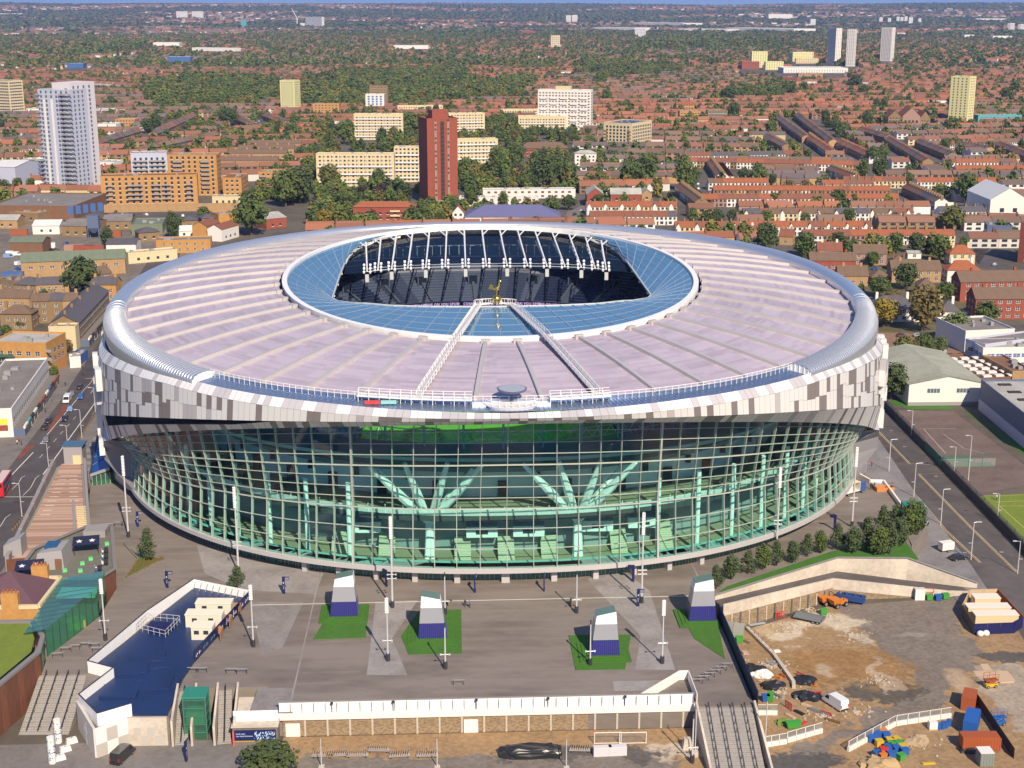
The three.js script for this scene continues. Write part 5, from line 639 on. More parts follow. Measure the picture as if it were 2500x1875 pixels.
{ // tall grey residential tower of two joined slabs
  const t = bld({ name: 'residential_tower', label: 'tall grey-white residential tower with balcony stacks by the orange brick flats', A: [-297.5,-628.6], B: [-272.3,-616.8], dep: 18, h: 70.4, wall: bm.lilac, win: { dx: 4.4, dy: 3.05, w: 1.6, h: 2, y0: 4, m: bm.glassL }, bal: [[-0.06, 0.07, 6, 3.05, 21, 1.3, bm.grey], [0.68, 0.9, 6, 3.05, 21, 1.5, bm.grey], [0.96, 1.06, 6, 3.05, 21, 1.3, bm.grey]] });
  const h2 = 75.3; const b = mesh('taller_slab', S().box(8, 0, -32, 24, h2, -6), bm.pale, t); const w = S(); for (let y = 4; y < h2 - 3; y += 3.05) for (const z of [-9, -14, -20, -26]) w.box(24, y, z - 0.8, 24.08, y + 2, z + 0.8); mesh('window_field', w, bm.glassL, b).userData.kind = 'stuff'; for (let k = 0; k < 21; k++) mesh('balcony', S().box(24.1, 6 + k * 3.05, -19, 25.4, 7.1 + k * 3.05, -15.5), bm.grey, b); for (const x of [4.5, 11]) mesh('white_strip', S().box(x, 3, 0.1, x + 1.6, 64, 0.35), bm.white, t); mesh('scaffold_base', S().box(-3, 0, -2, 26, 5, 2.5), bm.brown, t);
}
const bO = (y0, n) => [[0.06, 0.12, y0, 3, n, 1.4, bm.grey], [0.27, 0.43, y0, 3, n, 1.6, bm.grey], [0.52, 0.61, y0, 3, n, 1.6, bm.grey], [0.63, 0.72, y0, 3, n, 1.6, bm.grey], [0.88, 0.95, y0, 3, n, 1.6, bm.grey]];
bld({ name: 'flats', label: 'long orange brick flats with grey balconies in front of the taller orange block', A: [-238.6,-545.9], B: [-177.1,-553.7], dep: 15, h: 18.7, wall: bm.orange, roofM: bm.brown, win: { ...W1, dx: 4.2, dy: 3, h: 1.9 }, bal: bO(3.5, 4) });
bld({ name: 'flats', label: 'grey-fronted upper flats joined to the taller orange brick block', A: [-233.4,-616.7], B: [-208.7,-620.0], dep: 14, h: 26.7, wall: bm.lilac, win: { ...W1, dx: 3.8, dy: 3, h: 1.9 }, bal: [[0.05, 0.45, 12, 3, 4, 1.4, bm.grey], [0.5, 0.95, 12, 3, 4, 1.4, bm.grey]] });
bld({ name: 'flats', label: 'tall orange brick corner block with balconies behind the long flats', A: [-204.0,-595.5], B: [-170.0,-593.9], dep: 15, h: 27.6, wall: bm.orange, win: { ...W1, dx: 4, dy: 3, h: 1.9 }, bal: [[0.12, 0.3, 5, 3, 7, 1.5, bm.grey], [0.68, 0.85, 5, 3, 7, 1.5, bm.grey]] });
bld({ name: 'flats', label: 'small orange brick block beside the big green trees', A: [-165.5,-587.9], B: [-152.7,-587.3], dep: 26, h: 12.5, wall: bm.orange, roofM: bm.brown, win: { ...W1, dx: 3.5, dy: 3 } });
bld({ name: 'flats', label: 'orange brick stair-tower block half hidden by the big green trees', A: [-145.8,-625.9], B: [-128.3,-625.1], dep: 14, h: 12.2, wall: bm.orange, win: { ...W1, dx: 3.5, dy: 3 }, bal: [[0.05, 0.3, 3, 3, 3, 1.4, bm.grey]] });
bld({ name: 'shop_unit', label: 'low cream flat-roofed unit at the foot of the orange flats', A: [-166.6,-546.3], B: [-148.3,-545.4], dep: 10, h: 5, wall: bm.cream, win: { dx: 4, dy: 3, w: 1.4, h: 2, y0: 1 } });
solo('boundary_wall', S().wall([[-230.0,-513.8], [-145.7,-519.2]], STREET, STREET + 5, 0.6), bm.tan, 'long tan brick boundary wall behind the car park', 'wall');
bld({ name: 'supermarket', label: 'brown brick supermarket with flat grey roof below the tall tower', A: [-293.4,-487.1], B: [-241.0,-482.0], dep: 62, h: 8, wall: bm.brown, roofM: bm.flat });
{ const s = thing('roof_sign', 'row of blue roof boards on the brown supermarket', 'sign', [...(() => { const q = [-227.0,-447.0]; return [q[0], 3.2, q[1]]; })()], 0); for (let k = 0; k < 5; k++) mesh('board', S().box(k * 3.4 - 8, 0, -k * 4, k * 3.4 - 5, 5, -k * 4 + 0.4), bm.blue, s); }
// cream balcony estates
const estW = { dx: 3.0, dy: 2.8, w: 1.5, h: 1.3, y0: 1.2, fm: bm.frame };
const estate = (label, A, B, h, dep = 10) => { const n = Math.floor((h - 1) / 2.8); const t = bld({ name: 'slab_flats', label, A, B, dep, h, wall: bm.cream, win: estW, roofM: bm.flatL, group: 'cream balcony slab blocks', bal: [[0.02, 0.98, 2.8, 5.6, Math.floor(n / 2), 1.1, bm.white]] }); const L = pdist(A, B), p = S(); for (let x = 6; x < L - 2; x += 6) p.box(x - 0.15, 0, 0.02, x + 0.15, h, 0.7); mesh('party_fin', p, bm.white, t).userData.kind = 'stuff'; return t; };
estate('long cream balcony slab block west of the red tower', [-106.0,-642.4], [-49.4,-639.7], 23.1); estate('cream balcony slab block touching the red tower on its west side', [-50.3,-666.5], [-25.4,-665.3], 25.4); estate('cream balcony slab block emerging east of the red tower', [-8.0,-742.0], [30.2,-747.0], 23.9); estate('cream balcony slab block with trees at its foot behind the long one', [-101,-1012], [-53,-1010], 24.5); estate('cream balcony slab block behind and east of the red tower top', [-8,-1033], [28,-1039], 23.1); estate('low cream slab block beside the wooded park edge', [-69,-1350], [-14,-1358], 9.1); estate('low cream slab block west of the big white block', [54,-1280], [106,-1285], 9.3); estate('cream slab block half hidden before the big white block', [64,-1088], [114,-1086], 16.3);
{ const t = bld({ name: 'slab_block', label: 'large white twelve-storey block with balcony grid', A: [85,-1098], B: [139,-1084], dep: 14, h: 42.5, wall: bm.white, win: { dx: 3.4, dy: 2.85, w: 1.9, h: 1.3, y0: 5, m: M(0.12, 0.09, 0.05, 0.4) }, bal: [0, 1, 2, 3, 4].map((k) => [0.04 + k * 0.19, 0.17 + k * 0.19, 5.2, 5.7, 6, 1.2, bm.white]) }); mesh('roof_storey', S().box(18, 42.5, -11, 34, 42.5 + 4, -3), bm.cream, t); mesh('blue_base', S().box(14, 0, 0.02, 33, 5, 0.3), bm.blue, t); }
{ // red tower
  const A = [-23.9,-538.8], B = [-4.0,-545.6], h = 55.4; const t = bld({ name: 'red_tower', label: 'slim red brick tower block with dark glazed centre strip', A, B, dep: 18, h, wall: bm.red, par: 1.2 }), L = pdist(A, B); mesh('centre_glazing', S().box(L * 0.44, 2, 0.05, L * 0.56, h - 1, 0.3), bm.dark, t); for (const x of [0.27, 0.69]) { const p = mesh('pale_strip', S().box(L * x - 0.8, 1, 0.05, L * x + 0.8, h - 1, 0.5), bm.pink, t); const w = S(); for (let k = 0; k < 19; k++) if ((k * 5 + (x > 0.5 ? 2 : 0)) % 3) w.box(L * x - 0.55, 3 + k * 2.85, 0.5, L * x + 0.55, 4.3 + k * 2.85, 0.56); mesh('window_field', w, bm.dark, p).userData.kind = 'stuff'; } for (let k = 0; k < 19; k++) mesh('landing_rail', S().box(L * 0.44, 2.6 + k * 2.85, 0.3, L * 0.56, 2.9 + k * 2.85, 0.4), bm.redDark, t); mesh('plant_room', S().box(L * 0.24, h, -13, L * 0.76, h + 6, -4), bm.red, t); mesh('entrance_canopy', S().box(L * 0.25, 2.4, 0, L * 0.7, 2.8, 3), bm.grey, t);
}
bld({ name: 'new_flats', label: 'cream stone flats with square balconies and solar roof', A: [134,-917], B: [158,-901], dep: 42, h: 23.1, wall: bm.cream, roofM: bm.solar, win: { dx: 3.6, dy: 3, w: 2, h: 2, y0: 4 }, bal: [[0.02, 0.14, 4, 3, 5, 0.8, bm.tan], [0.86, 0.98, 4, 3, 5, 0.8, bm.tan]] });
bld({ name: 'clinic_tower', label: 'white and blue stepped clinic tower before the wood', A: [-110,-1397], B: [-87,-1396], dep: 14, h: 20.3, wall: bm.white, win: { dx: 5, dy: 3, w: 2.6, h: 2, y0: 2, m: bm.blue } }); bld({ name: 'clinic_tower', label: 'drab square tower behind the white clinic tower', A: [-107,-1438], B: [-84,-1437], dep: 14, h: 28.0, wall: bm.stock, win: { dx: 4, dy: 3, w: 1.4, h: 1.2, y0: 2 } });
bld({ name: 'point_block', label: 'pale yellow point block standing in front of the wood', A: [-214,-1389], B: [-196,-1382], dep: 16, h: 38.0, wall: bm.yellow, win: { dx: 3.4, dy: 2.8, w: 1.6, h: 1.3, y0: 2 } });
bld({ name: 'point_block', label: 'pale yellow tower block alone on the eastern side', A: [543,-1162], B: [559,-1148], dep: 18, h: 51.2, wall: bm.yellow, par: 1.5, win: { dx: 4.6, dy: 2.9, w: 1.6, h: 1.4, y0: 6, m: M(0.12, 0.04, 0.04, 0.5) } });
for (const [A, B, h, w] of [[[853,-2843], [861,-2807], 77.2, 'western of the three white towers'], [[853,-2689], [867,-2680], 77.4, 'middle one of the three white towers'], [[1017,-2985], [1036,-2964], 76.2, 'eastern of the three white towers']]) bld({ name: 'tower_block', label: w + ' beyond the shopping centre', A, B, dep: 14, h, wall: bm.white, win: { dx: 4, dy: 2.9, w: 1.8, h: 1.4, y0: 3, m: M(0.2, 0.13, 0.1, 0.5) }, group: 'three white towers' });
for (const [A, B, h, wl, dep, w] of [[[601,-2561], [637,-2559], 14.6, bm.red, 20, 'red block at the west end of the shopping centre'], [[637,-2636], [670,-2634], 32.5, bm.yellow, 25, 'tall yellow stepped flats at the shopping centre'], [[642,-2523], [678,-2521], 16.0, bm.yellow, 20, 'low yellow block at the shopping centre'], [[802,-2956], [855,-2973], 20.6, bm.yellow, 20, 'green-roofed yellow flats at the shopping centre'], [[783,-2846], [834,-2844], 10.5, bm.cream, 15, 'low cream range before the green-roofed flats'], [[648,-2391], [773,-2385], 9.0, bm.white, 60, 'wide white shopping hall roof'], [[618,-2150], [661,-2147], 9.9, bm.tan, 18, 'tan office range before the shopping hall'], [[532,-1903], [554,-1902], 15.4, bm.redDark, 20, 'dark red flats before the shopping hall']]) bld({ name: 'centre_block', label: w, A, B, dep, h, wall: wl, roofM: wl === bm.white ? bm.metalW : w.includes('green') ? bm.teal : bm.flatL, win: { ...W1, dx: 5, dy: 3.3 } });
bld({ name: 'school', label: 'brick school with three gables by the yellow tower', A: [463,-1120], B: [477,-1119], dep: 22, h: 12, wall: bm.stock, roof: 'gable', roofM: bm.tileR, ridge: 7, along: true, win: W1 }); bld({ name: 'school', label: 'pink brick school hall with big arched window by the yellow tower', A: [478,-1119], B: [497,-1118], dep: 26, h: 13, wall: bm.pink, roof: 'gable', roofM: bm.tileR, ridge: 9, along: true, win: { ...W1, w: 2.4, h: 3, dx: 4, dy: 4.4 } }); bld({ name: 'school', label: 'brick school end gable east of the arched hall', A: [497,-1118], B: [508,-1118], dep: 22, h: 11, wall: bm.stock, roof: 'gable', roofM: bm.tileR, ridge: 7, along: true, win: W1 });
bld({ name: 'station', label: 'long teal striped station building at the east edge', A: [580,-1171], B: [631,-1175], dep: 12, h: 9, wall: bm.teal, win: { dx: 9, dy: 2.6, w: 8, h: 0.9, y0: 1.2, m: bm.blue } });
bld({ name: 'office_block', label: 'tan window-banded office among the terraces', A: [289,-1236], B: [312,-1235], dep: 16, h: 10.7, wall: bm.stock, win: { dx: 3.4, dy: 3.4, w: 2.8, h: 1.6, y0: 1.4, m: bm.glassL } }); bld({ name: 'brick_range', label: 'orange brick range with tile roof by the avenue', A: [275,-1371], B: [297,-1370], dep: 14, h: 9, wall: bm.orange, roof: 'gable', roofM: bm.tileO, win: W1 }); bld({ name: 'brick_range', label: 'orange brick flat-roofed hall nearer the avenue', A: [257,-1237], B: [281,-1236], dep: 16, h: 10, wall: bm.orange, win: W1 });
bld({ name: 'leisure_hall', label: 'big white vaulted hall at the east edge', A: [321.2,-453.5], B: [344.0,-452.4], dep: 46, h: 13, wall: bm.white, roof: 'gable', ridge: 7, along: true, roofM: bm.metalW, win: { dx: 8, dy: 9, w: 2.6, h: 2.6, y0: 5 } });
bld({ name: 'red_flats', label: 'red brick flats with hipped red roof right behind the stadium', A: [-69.0,-469.9], B: [-31.2,-468.1], dep: 11, h: 8.4, wall: bm.red, roof: 'hip', roofM: bm.tileO, ridge: 3, win: { ...W1, dx: 4.4 }, bal: [[0.6, 0.76, 2.8, 2.8, 2, 1.2, bm.cream]] });
bld({ name: 'maisonettes', label: 'long low maisonettes in red and white panels with blue-grey roof', A: [13.2,-568.7], B: [76.6,-569.0], dep: 9, h: 5.6, wall: bm.white, roofM: bm.slateB, win: { dx: 4.6, dy: 2.7, w: 2, h: 1.4, y0: 0.9, m: bm.redDark } }); bld({ name: 'maisonettes', label: 'shorter low red and white maisonettes beside the red tower foot', A: [-3.4,-532.5], B: [48.6,-530.0], dep: 9, h: 5.2, wall: bm.white, roofM: bm.flatL, win: { dx: 4.6, dy: 2.6, w: 2, h: 1.3, y0: 0.9, m: bm.redDark } });
bld({ name: 'brick_flats', label: 'red brick flats with grey sloping roof east of the maisonettes', A: [96.1,-527.8], B: [116.1,-526.9], dep: 12, h: 8, wall: bm.red, roof: 'gable', roofM: bm.flatL, ridge: 3.4, win: { ...W1, dx: 4 } }); bld({ name: 'brick_flats', label: 'red brick gable end block beside the grey sloping roof', A: [80.3,-526.3], B: [91.3,-525.8], dep: 22, h: 8, wall: bm.red, roof: 'gable', roofM: bm.flatL, ridge: 4, along: true, win: { ...W1, dx: 5 } }); bld({ name: 'brick_flats', label: 'tan brick gable end block past the grey sloping roof', A: [117.2,-532.1], B: [123.9,-531.8], dep: 16, h: 7.5, wall: bm.tan, roof: 'gable', roofM: bm.flatL, ridge: 3, along: true, win: W1 });
bld({ name: 'purple_roof_school', label: 'low school with blue-purple hipped roof just behind the stadium rim', A: [-0.9,-455.6], B: [57.0,-452.9], dep: 24, h: 4, wall: bm.white, roof: 'hip', roofM: bm.slateB, ridge: 6, win: { dx: 4, dy: 3, w: 2, h: 1.4 } });
bld({ name: 'hip_block', label: 'red brick range with brown hipped roof among park trees', A: [53.3,-846.9], B: [95.0,-845.0], dep: 13, h: 7, wall: bm.red, roof: 'hip', roofM: bm.tileB, ridge: 5, win: W1 }); bld({ name: 'white_villa', label: 'white gabled villas east of the park trees', A: [94.2,-769.5], B: [112.0,-768.7], dep: 10, h: 10, wall: bm.white, roof: 'hip', roofM: bm.flatL, ridge: 2.5, win: W1 }); bld({ name: 'white_house', label: 'white gabled house by the red tower foot', A: [-8.3,-460.5], B: [-1.3,-460.2], dep: 9, h: 6, wall: bm.white, roof: 'gable', roofM: bm.tileO, ridge: 4, along: true, win: W1 });
for (let k = 0; k < 4; k++) { const A = [[-191.8,-748.5], [-192.8,-807.2], [-190.5,-845.2], [-189.0,-888.5]][k], B = [[-146.0,-748.5], [-145.0,-804.9], [-142.9,-845.6], [-141.4,-890.5]][k]; bld({ name: 'brown_row', label: `tan three-storey row with brown roof, ${['nearest', 'second', 'third', 'farthest'][k]} of the four parallel rows`, A, B, dep: 9, h: 8, wall: bm.tan, roof: 'gable', roofM: bm.tileB, ridge: 3, win: { ...W1, dx: 4.2 }, chim: [0.1, 0.3, 0.5, 0.7, 0.9], group: 'four parallel brown-roofed rows' }); }
bld({ name: 'brick_flats', label: 'tan flat-roofed flats at the east end of the wood', A: [-167,-1305], B: [-136,-1303], dep: 12, h: 15.0, wall: bm.orange, win: { ...W1, dx: 4 } }); bld({ name: 'long_shed', label: 'wide white shed left of the tall tower', A: [-509,-1338], B: [-490,-1337], dep: 24, h: 8, wall: bm.white, roofM: bm.flatL }); bld({ name: 'long_shed', label: 'pale blue-roofed shed right of the tall tower', A: [-430,-1334], B: [-409,-1333], dep: 24, h: 7, wall: bm.white, roofM: bm.blue });
bld({ name: 'long_shed', label: 'white low warehouse behind the brown supermarket', A: [-342.1,-712.5], B: [-319.9,-711.4], dep: 30, h: 11, wall: bm.white, roofM: bm.flatL }); bld({ name: 'blue_shed', label: 'pale blue gabled shed at the west edge', A: [-345.4,-658.3], B: [-325.0,-652.7], dep: 40, h: 14, wall: bm.lilac, roof: 'gable', ridge: 3, roofM: bm.metalW });
for (const [A, B, h, w, wl] of [[[-372,-1109], [-353,-1108], 8, 'white two-storey offices with window strips near the terraces', bm.white], [[-365,-1159], [-344,-1158], 9, 'tan flat-roofed hall beside the white offices', bm.orange], [[-294.1,-766.8], [-278.9,-763.8], 5, 'white graffitied sheds beside the orange flats', bm.white]]) bld({ name: 'workshop', label: w, A, B, dep: 18, h, wall: wl, roofM: bm.flatL, win: W1 });
// far landmarks
for (const [A, B, h, wl, w] of [[[-2774,-14913], [-2661,-14908], 63.4, bm.white, 'western of the two white slabs on the far ridge'], [[-2582,-14718], [-2467,-14713], 62.7, bm.white, 'eastern of the two white slabs on the far ridge'], [[-1190,-8173], [-1158,-8172], 44.6, bm.teal, 'small teal glass tower in the far town'], [[-842,-8465], [-733,-8334], 57.8, bm.white, 'white stepped block with teal top in the far town'], [[-863,-8340], [-835,-8339], 21.9, bm.white, 'little white block beside the far crane'], [[325,-4160], [353,-4159], 34.7, bm.cream, 'lone pale tower amid distant red roofs'], [[933,-10823], [972,-10821], 49.5, bm.white, 'western of the far pair of pale towers'], [[998,-11032], [1040,-11030], 49.2, bm.white, 'eastern of the far pair of pale towers'], [[786,-5653], [832,-5651], 36.5, bm.pale, 'grey block among far white sheds'], [[2338,-8856], [2371,-8855], 39.2, bm.white, 'single small white tower beyond the wood'], ...[1260, 1315, 1370, 1395, 1420, 1448, 1508].map((x, i) => [[[3061,-9772], [3122,-9769], [3542,-10912], [3507,-10702], [3538,-10700], [3137,-9350], [3337,-9759]][i], [[3085,-9771], [3143,-9768], [3565,-10911], [3529,-10701], [3560,-10699], [3163,-9349], [3357,-9758]][i], [41.0, 36.7, 36.0, 35.4, 40.1, 44.6, 34.6][i], bm.white, `${['first', 'second', 'third', 'fourth', 'fifth', 'sixth', 'seventh'][i]} from the west in the far line of small white towers`]), [[2768,-6635], [2787,-6634], 40.6, bm.white, 'white slab pair, western one, at the far east edge'], [[2852,-6716], [2875,-6715], 34.2, bm.white, 'white slab pair, eastern one, at the far east edge']]) bld({ name: 'far_tower', label: w, ...onHill(A, B, h), dep: 16, wall: wl, win: { dx: 6, dy: 6, w: 3, h: 2.4, y0: 4, m: bm.glassL }, group: 'far towers', plant: 0 });
{ const q = [-880,-8341], h = 47.4 ; const c = thing('tower_crane', 'thin white luffing crane in the far town', 'crane', [q[0], STREET, q[1]]); mesh('mast', S().box(-2.5, 0, -2.5, 2.5, h * 1.0, 2.5), bm.white, c); mesh('jib', S().tube([3, h * 0.9, 0], [-h * 0.62, h * 2.3, 0], 2.6, 1.8, 5), bm.white, c); }
for (const [A, B, h, dep, w] of [[[-5849,-19112], [-5528,-19097], 18, 90, 'wide white hall on the far western ridge'], [[1154,-6796], [1357,-6577], 14, 120, 'long white warehouse in the far industrial strip'], [[1432,-7006], [1678,-6562], 16, 150, 'largest white warehouse in the far industrial strip'], [[776,-7273], [962,-7028], 14, 120, 'pale warehouse beside the grey far block'], [[1278,-9438], [1546,-9040], 12, 160, 'thin white warehouse behind the far industrial strip'], [[3127,-13584], [3358,-13573], 40, 120, 'white domed hall far beyond the wood'], [[2098,-5414], [2152,-5411], 10, 50, 'small white shed near the far east towers'], [[4507,-11798], [4782,-11785], 14, 100, 'thin white shed line at the far east'], [[-162,-3985], [-58,-3980], 10, 40, 'white low school among distant red roofs'], [[-952,-4363], [-867,-4359], 10, 40, 'white low hall in distant trees'], [[-737,-3830], [-604,-3766], 9, 30, 'pale long range by the distant field'], [[-661,-3044], [-607,-3042], 10, 30, 'blue and white hall beside distant trees'], [[-803,-2688], [-769,-2686], 9, 20, 'small blue school block in distant red roofs'], [[345,-6240], [410,-6237], 14, 50, 'reddish hall in the distant town'], [[2140,-5217], [2215,-5213], 10, 40, 'white shed below the far east towers']]) bld({ name: 'far_shed', label: w, ...onHill(A, B, h), dep, wall: w.includes('blue') ? bm.blue : w.includes('reddish') ? bm.red : bm.white, roofM: bm.metalW, par: 0.4, plant: 0, group: 'far pale sheds' });

// terraces: rows of individual houses
let houseCount = 0;
const wallSet = { white: [bm.white, bm.white, bm.cream], red: [bm.red, bm.pink, bm.white], mix: [bm.pink, bm.white, bm.stock, bm.tan, bm.cream, bm.white], stock: [bm.stock, bm.tan, bm.stock] }, roofSet = { o: [bm.tileO, bm.tileO, bm.tileR], b: [bm.tileB, bm.tileR, bm.slate], s: [bm.slate, bm.tileB], r: [bm.tileR, bm.tileO, bm.tileB] };
const ordinal = (n) => ['first', 'second', 'third', 'fourth', 'fifth', 'sixth', 'seventh', 'eighth', 'ninth', 'tenth', 'eleventh', 'twelfth', 'thirteenth', 'fourteenth', 'fifteenth', 'sixteenth', 'seventeenth', 'eighteenth', 'nineteenth', 'twentieth'][n] ?? `${n + 1}th`;
const colourOf = (m) => (m === bm.tileO ? 'orange' : m === bm.tileR ? 'red' : m === bm.tileB ? 'brown' : 'slate');
const spare = []; // houses past the limit
function terrace(A, B, ws, rs, words, gab) {
  const L = pdist(A, B), n = Math.max(1, Math.round(L / HW)), turn = Math.atan2(-(B[1] - A[1]), B[0] - A[0]); keep(A, B, 10); let rf = pick(roofSet[rs]), wl = pick(wallSet[ws]);
  for (let k = 0; k < n; k++) { const q = pl(A, B, (k + 0.5) / n); if (rnd() < 0.4) rf = pick(roofSet[rs]); if (rnd() < 0.5) wl = pick(wallSet[ws]); if (houseCount++ < 300) house(q[0], q[1], turn, wl, rf, `${colourOf(rf)}-roofed terraced house, ${ordinal(k)} from the ${Math.abs(B[0] - A[0]) > Math.abs(B[1] - A[1]) ? 'west' : A[1] > B[1] ? 'south' : 'north'} in ${words}`, words, gab && k % 2 === 0 ? bm.white : gab === 2 ? wl : null); else spare.push([q[0], q[1], turn, wl, rf]); }
}
terrace([184.3,-366.9], [268.1,-364.0], 'mix', 'o', 'the row closest behind the stadium trees');
terrace([118.7,-400.9], [231.9,-397.8], 'white', 'o', 'the second row with white gable bays', 1);
terrace([76.4,-487.4], [133.2,-486.1], 'white', 'o', 'the gabled orange row by the stadium rim', 1); terrace([74.1,-445.7], [126.3,-443.3], 'white', 'b', 'the white-fronted row just over the stadium rim');
terrace([168.5,-452.2], [273.6,-451.1], 'mix', 'b', 'the third row with patched roofs', 1); terrace([290.6,-454.9], [320.0,-455.5], 'white', 's', 'the slate row beside the vaulted hall');
terrace([155.6,-521.2], [285.4,-518.1], 'mix', 'o', 'the fourth row with dormers'); terrace([171.3,-566.2], [291.7,-557.2], 'mix', 'o', 'the fifth row', 0);
terrace([175.5,-607.2], [218.8,-606.9], 'white', 'r', 'the short sixth row west'); terrace([254.8,-593.7], [291.3,-594.6], 'white', 'r', 'the short sixth row east'); terrace([274.9,-613.3], [320.0,-611.2], 'white', 'o', 'the pale seventh row middle'); terrace([326.2,-605.5], [382.9,-602.8], 'white', 'o', 'the pale seventh row east');
terrace([306.1,-578.3], [302.8,-499.5], 'mix', 'b', 'the slanting row above the vaulted hall'); terrace([282.8,-693.5], [285.2,-633.3], 'mix', 'b', 'the slanting row in the middle courts');
terrace([381.8,-682.5], [434.9,-680.0], 'white', 'o', 'the eighth row at the east edge'); terrace([176.3,-753.9], [315.9,-715.6], 'mix', 'o', 'the long orange eighth row'); terrace([389.0,-730.1], [449.9,-731.8], 'white', 'r', 'the ninth row at the east edge'); terrace([184.6,-789.4], [292.9,-804.3], 'mix', 'b', 'the brown ninth row');
terrace([148.3,-590.0], [148.4,-506.8], 'mix', 'r', 'the red group west of the rows'); terrace([200.1,-752.8], [188.7,-647.4], 'mix', 'r', 'the slanting row behind the avenue');
for (const [A, B, w, r] of [[[336,-975], [316.8,-814.8], 'mix', 'o'], [[350,-911], [341.2,-775.9], 'mix', 'o'], [[296,-977], [289.9,-870.1], 'stock', 'b'], [[392,-1247], [343,-911], 'stock', 'b'], [[404,-939], [374.1,-738.8], 'stock', 'b'], [[424,-912], [412.3,-788.6], 'stock', 'b'], [[360,-1203], [330,-959], 'stock', 'b'], [[408,-1046], [409,-955], 'stock', 'b'], [[430.5,-887.9], [450.9,-881.1], 'white', 'r'], [[475,-905], [524,-903], 'mix', 'r'], [[236,-1105], [341,-1106], 'mix', 'r'], [[454,-1398], [528,-1403], 'white', 'r'], [[391,-1529], [466,-1516], 'mix', 'r'], [[488.6,-882.2], [473.6,-775.8], 'stock', 'b'], [[452.6,-883.9], [461.9,-834.4], 'mix', 's'], [[-329,-914], [-317,-1062], 'stock', 'b'], [[-275.4,-869.2], [-233,-1018], 'stock', 'b'], [[-295,-1026], [-296,-1264], 'stock', 'b'], [[-272,-1082], [-246,-1080], 'red', 'r'], [[-246,-1221], [-215,-1116], 'stock', 'b'], [[-222,-1265], [-186,-1155], 'stock', 'b'], [[-216,-1324], [-146,-1321], 'mix', 'b'], [[-315.1,-851.1], [-301.7,-863.7], 'white', 'b'], [[-424,-955], [-400,-1001], 'white', 's'], [[-398.3,-868.2], [-369.4,-887.3], 'white', 's'], [[-453,-1054], [-419,-1067], 'white', 's']]) terrace(A, B, w, r, 'a farther terrace');


// ---------- individual trees ----------
const landmarks = [['the residential tower', -280, -625], ['the orange brick flats', -195, -560], ['the brown supermarket', -330, -480], ['the big tree pair', -95, -480], ['the red brick tower', -14, -545], ['the long cream slab', -90, -640], ['the park lawn', 30, -640], ['the maisonettes', 60, -510], ['the purple roof', 35, -420], ['the hipped red flats', -60, -430], ['the cream stone flats', 150, -830], ['the gabled white row', 120, -440], ['the avenue of parked cars', 165, -590], ['the third terrace', 210, -470], ['the second terrace', 250, -410], ['the first terrace', 260, -370], ['the vaulted hall', 400, -440], ['the fifth terrace', 230, -560], ['the school gables', 400, -1020], ['the yellow tower', 520, -1060], ['the clinic tower', -130, -1050], ['the four brown rows', -190, -760], ['the point block', -240, -1080], ['the green warehouse', -190, -230], ['the shops of the high road', -170, -110], ['the brick flats east', 240, -180], ['the white warehouse east', 150, -60], ['the brown semi houses', 190, -270], ['the slate-roofed hall', 150, -200], ['the far shopping hall', 350, -1700]];
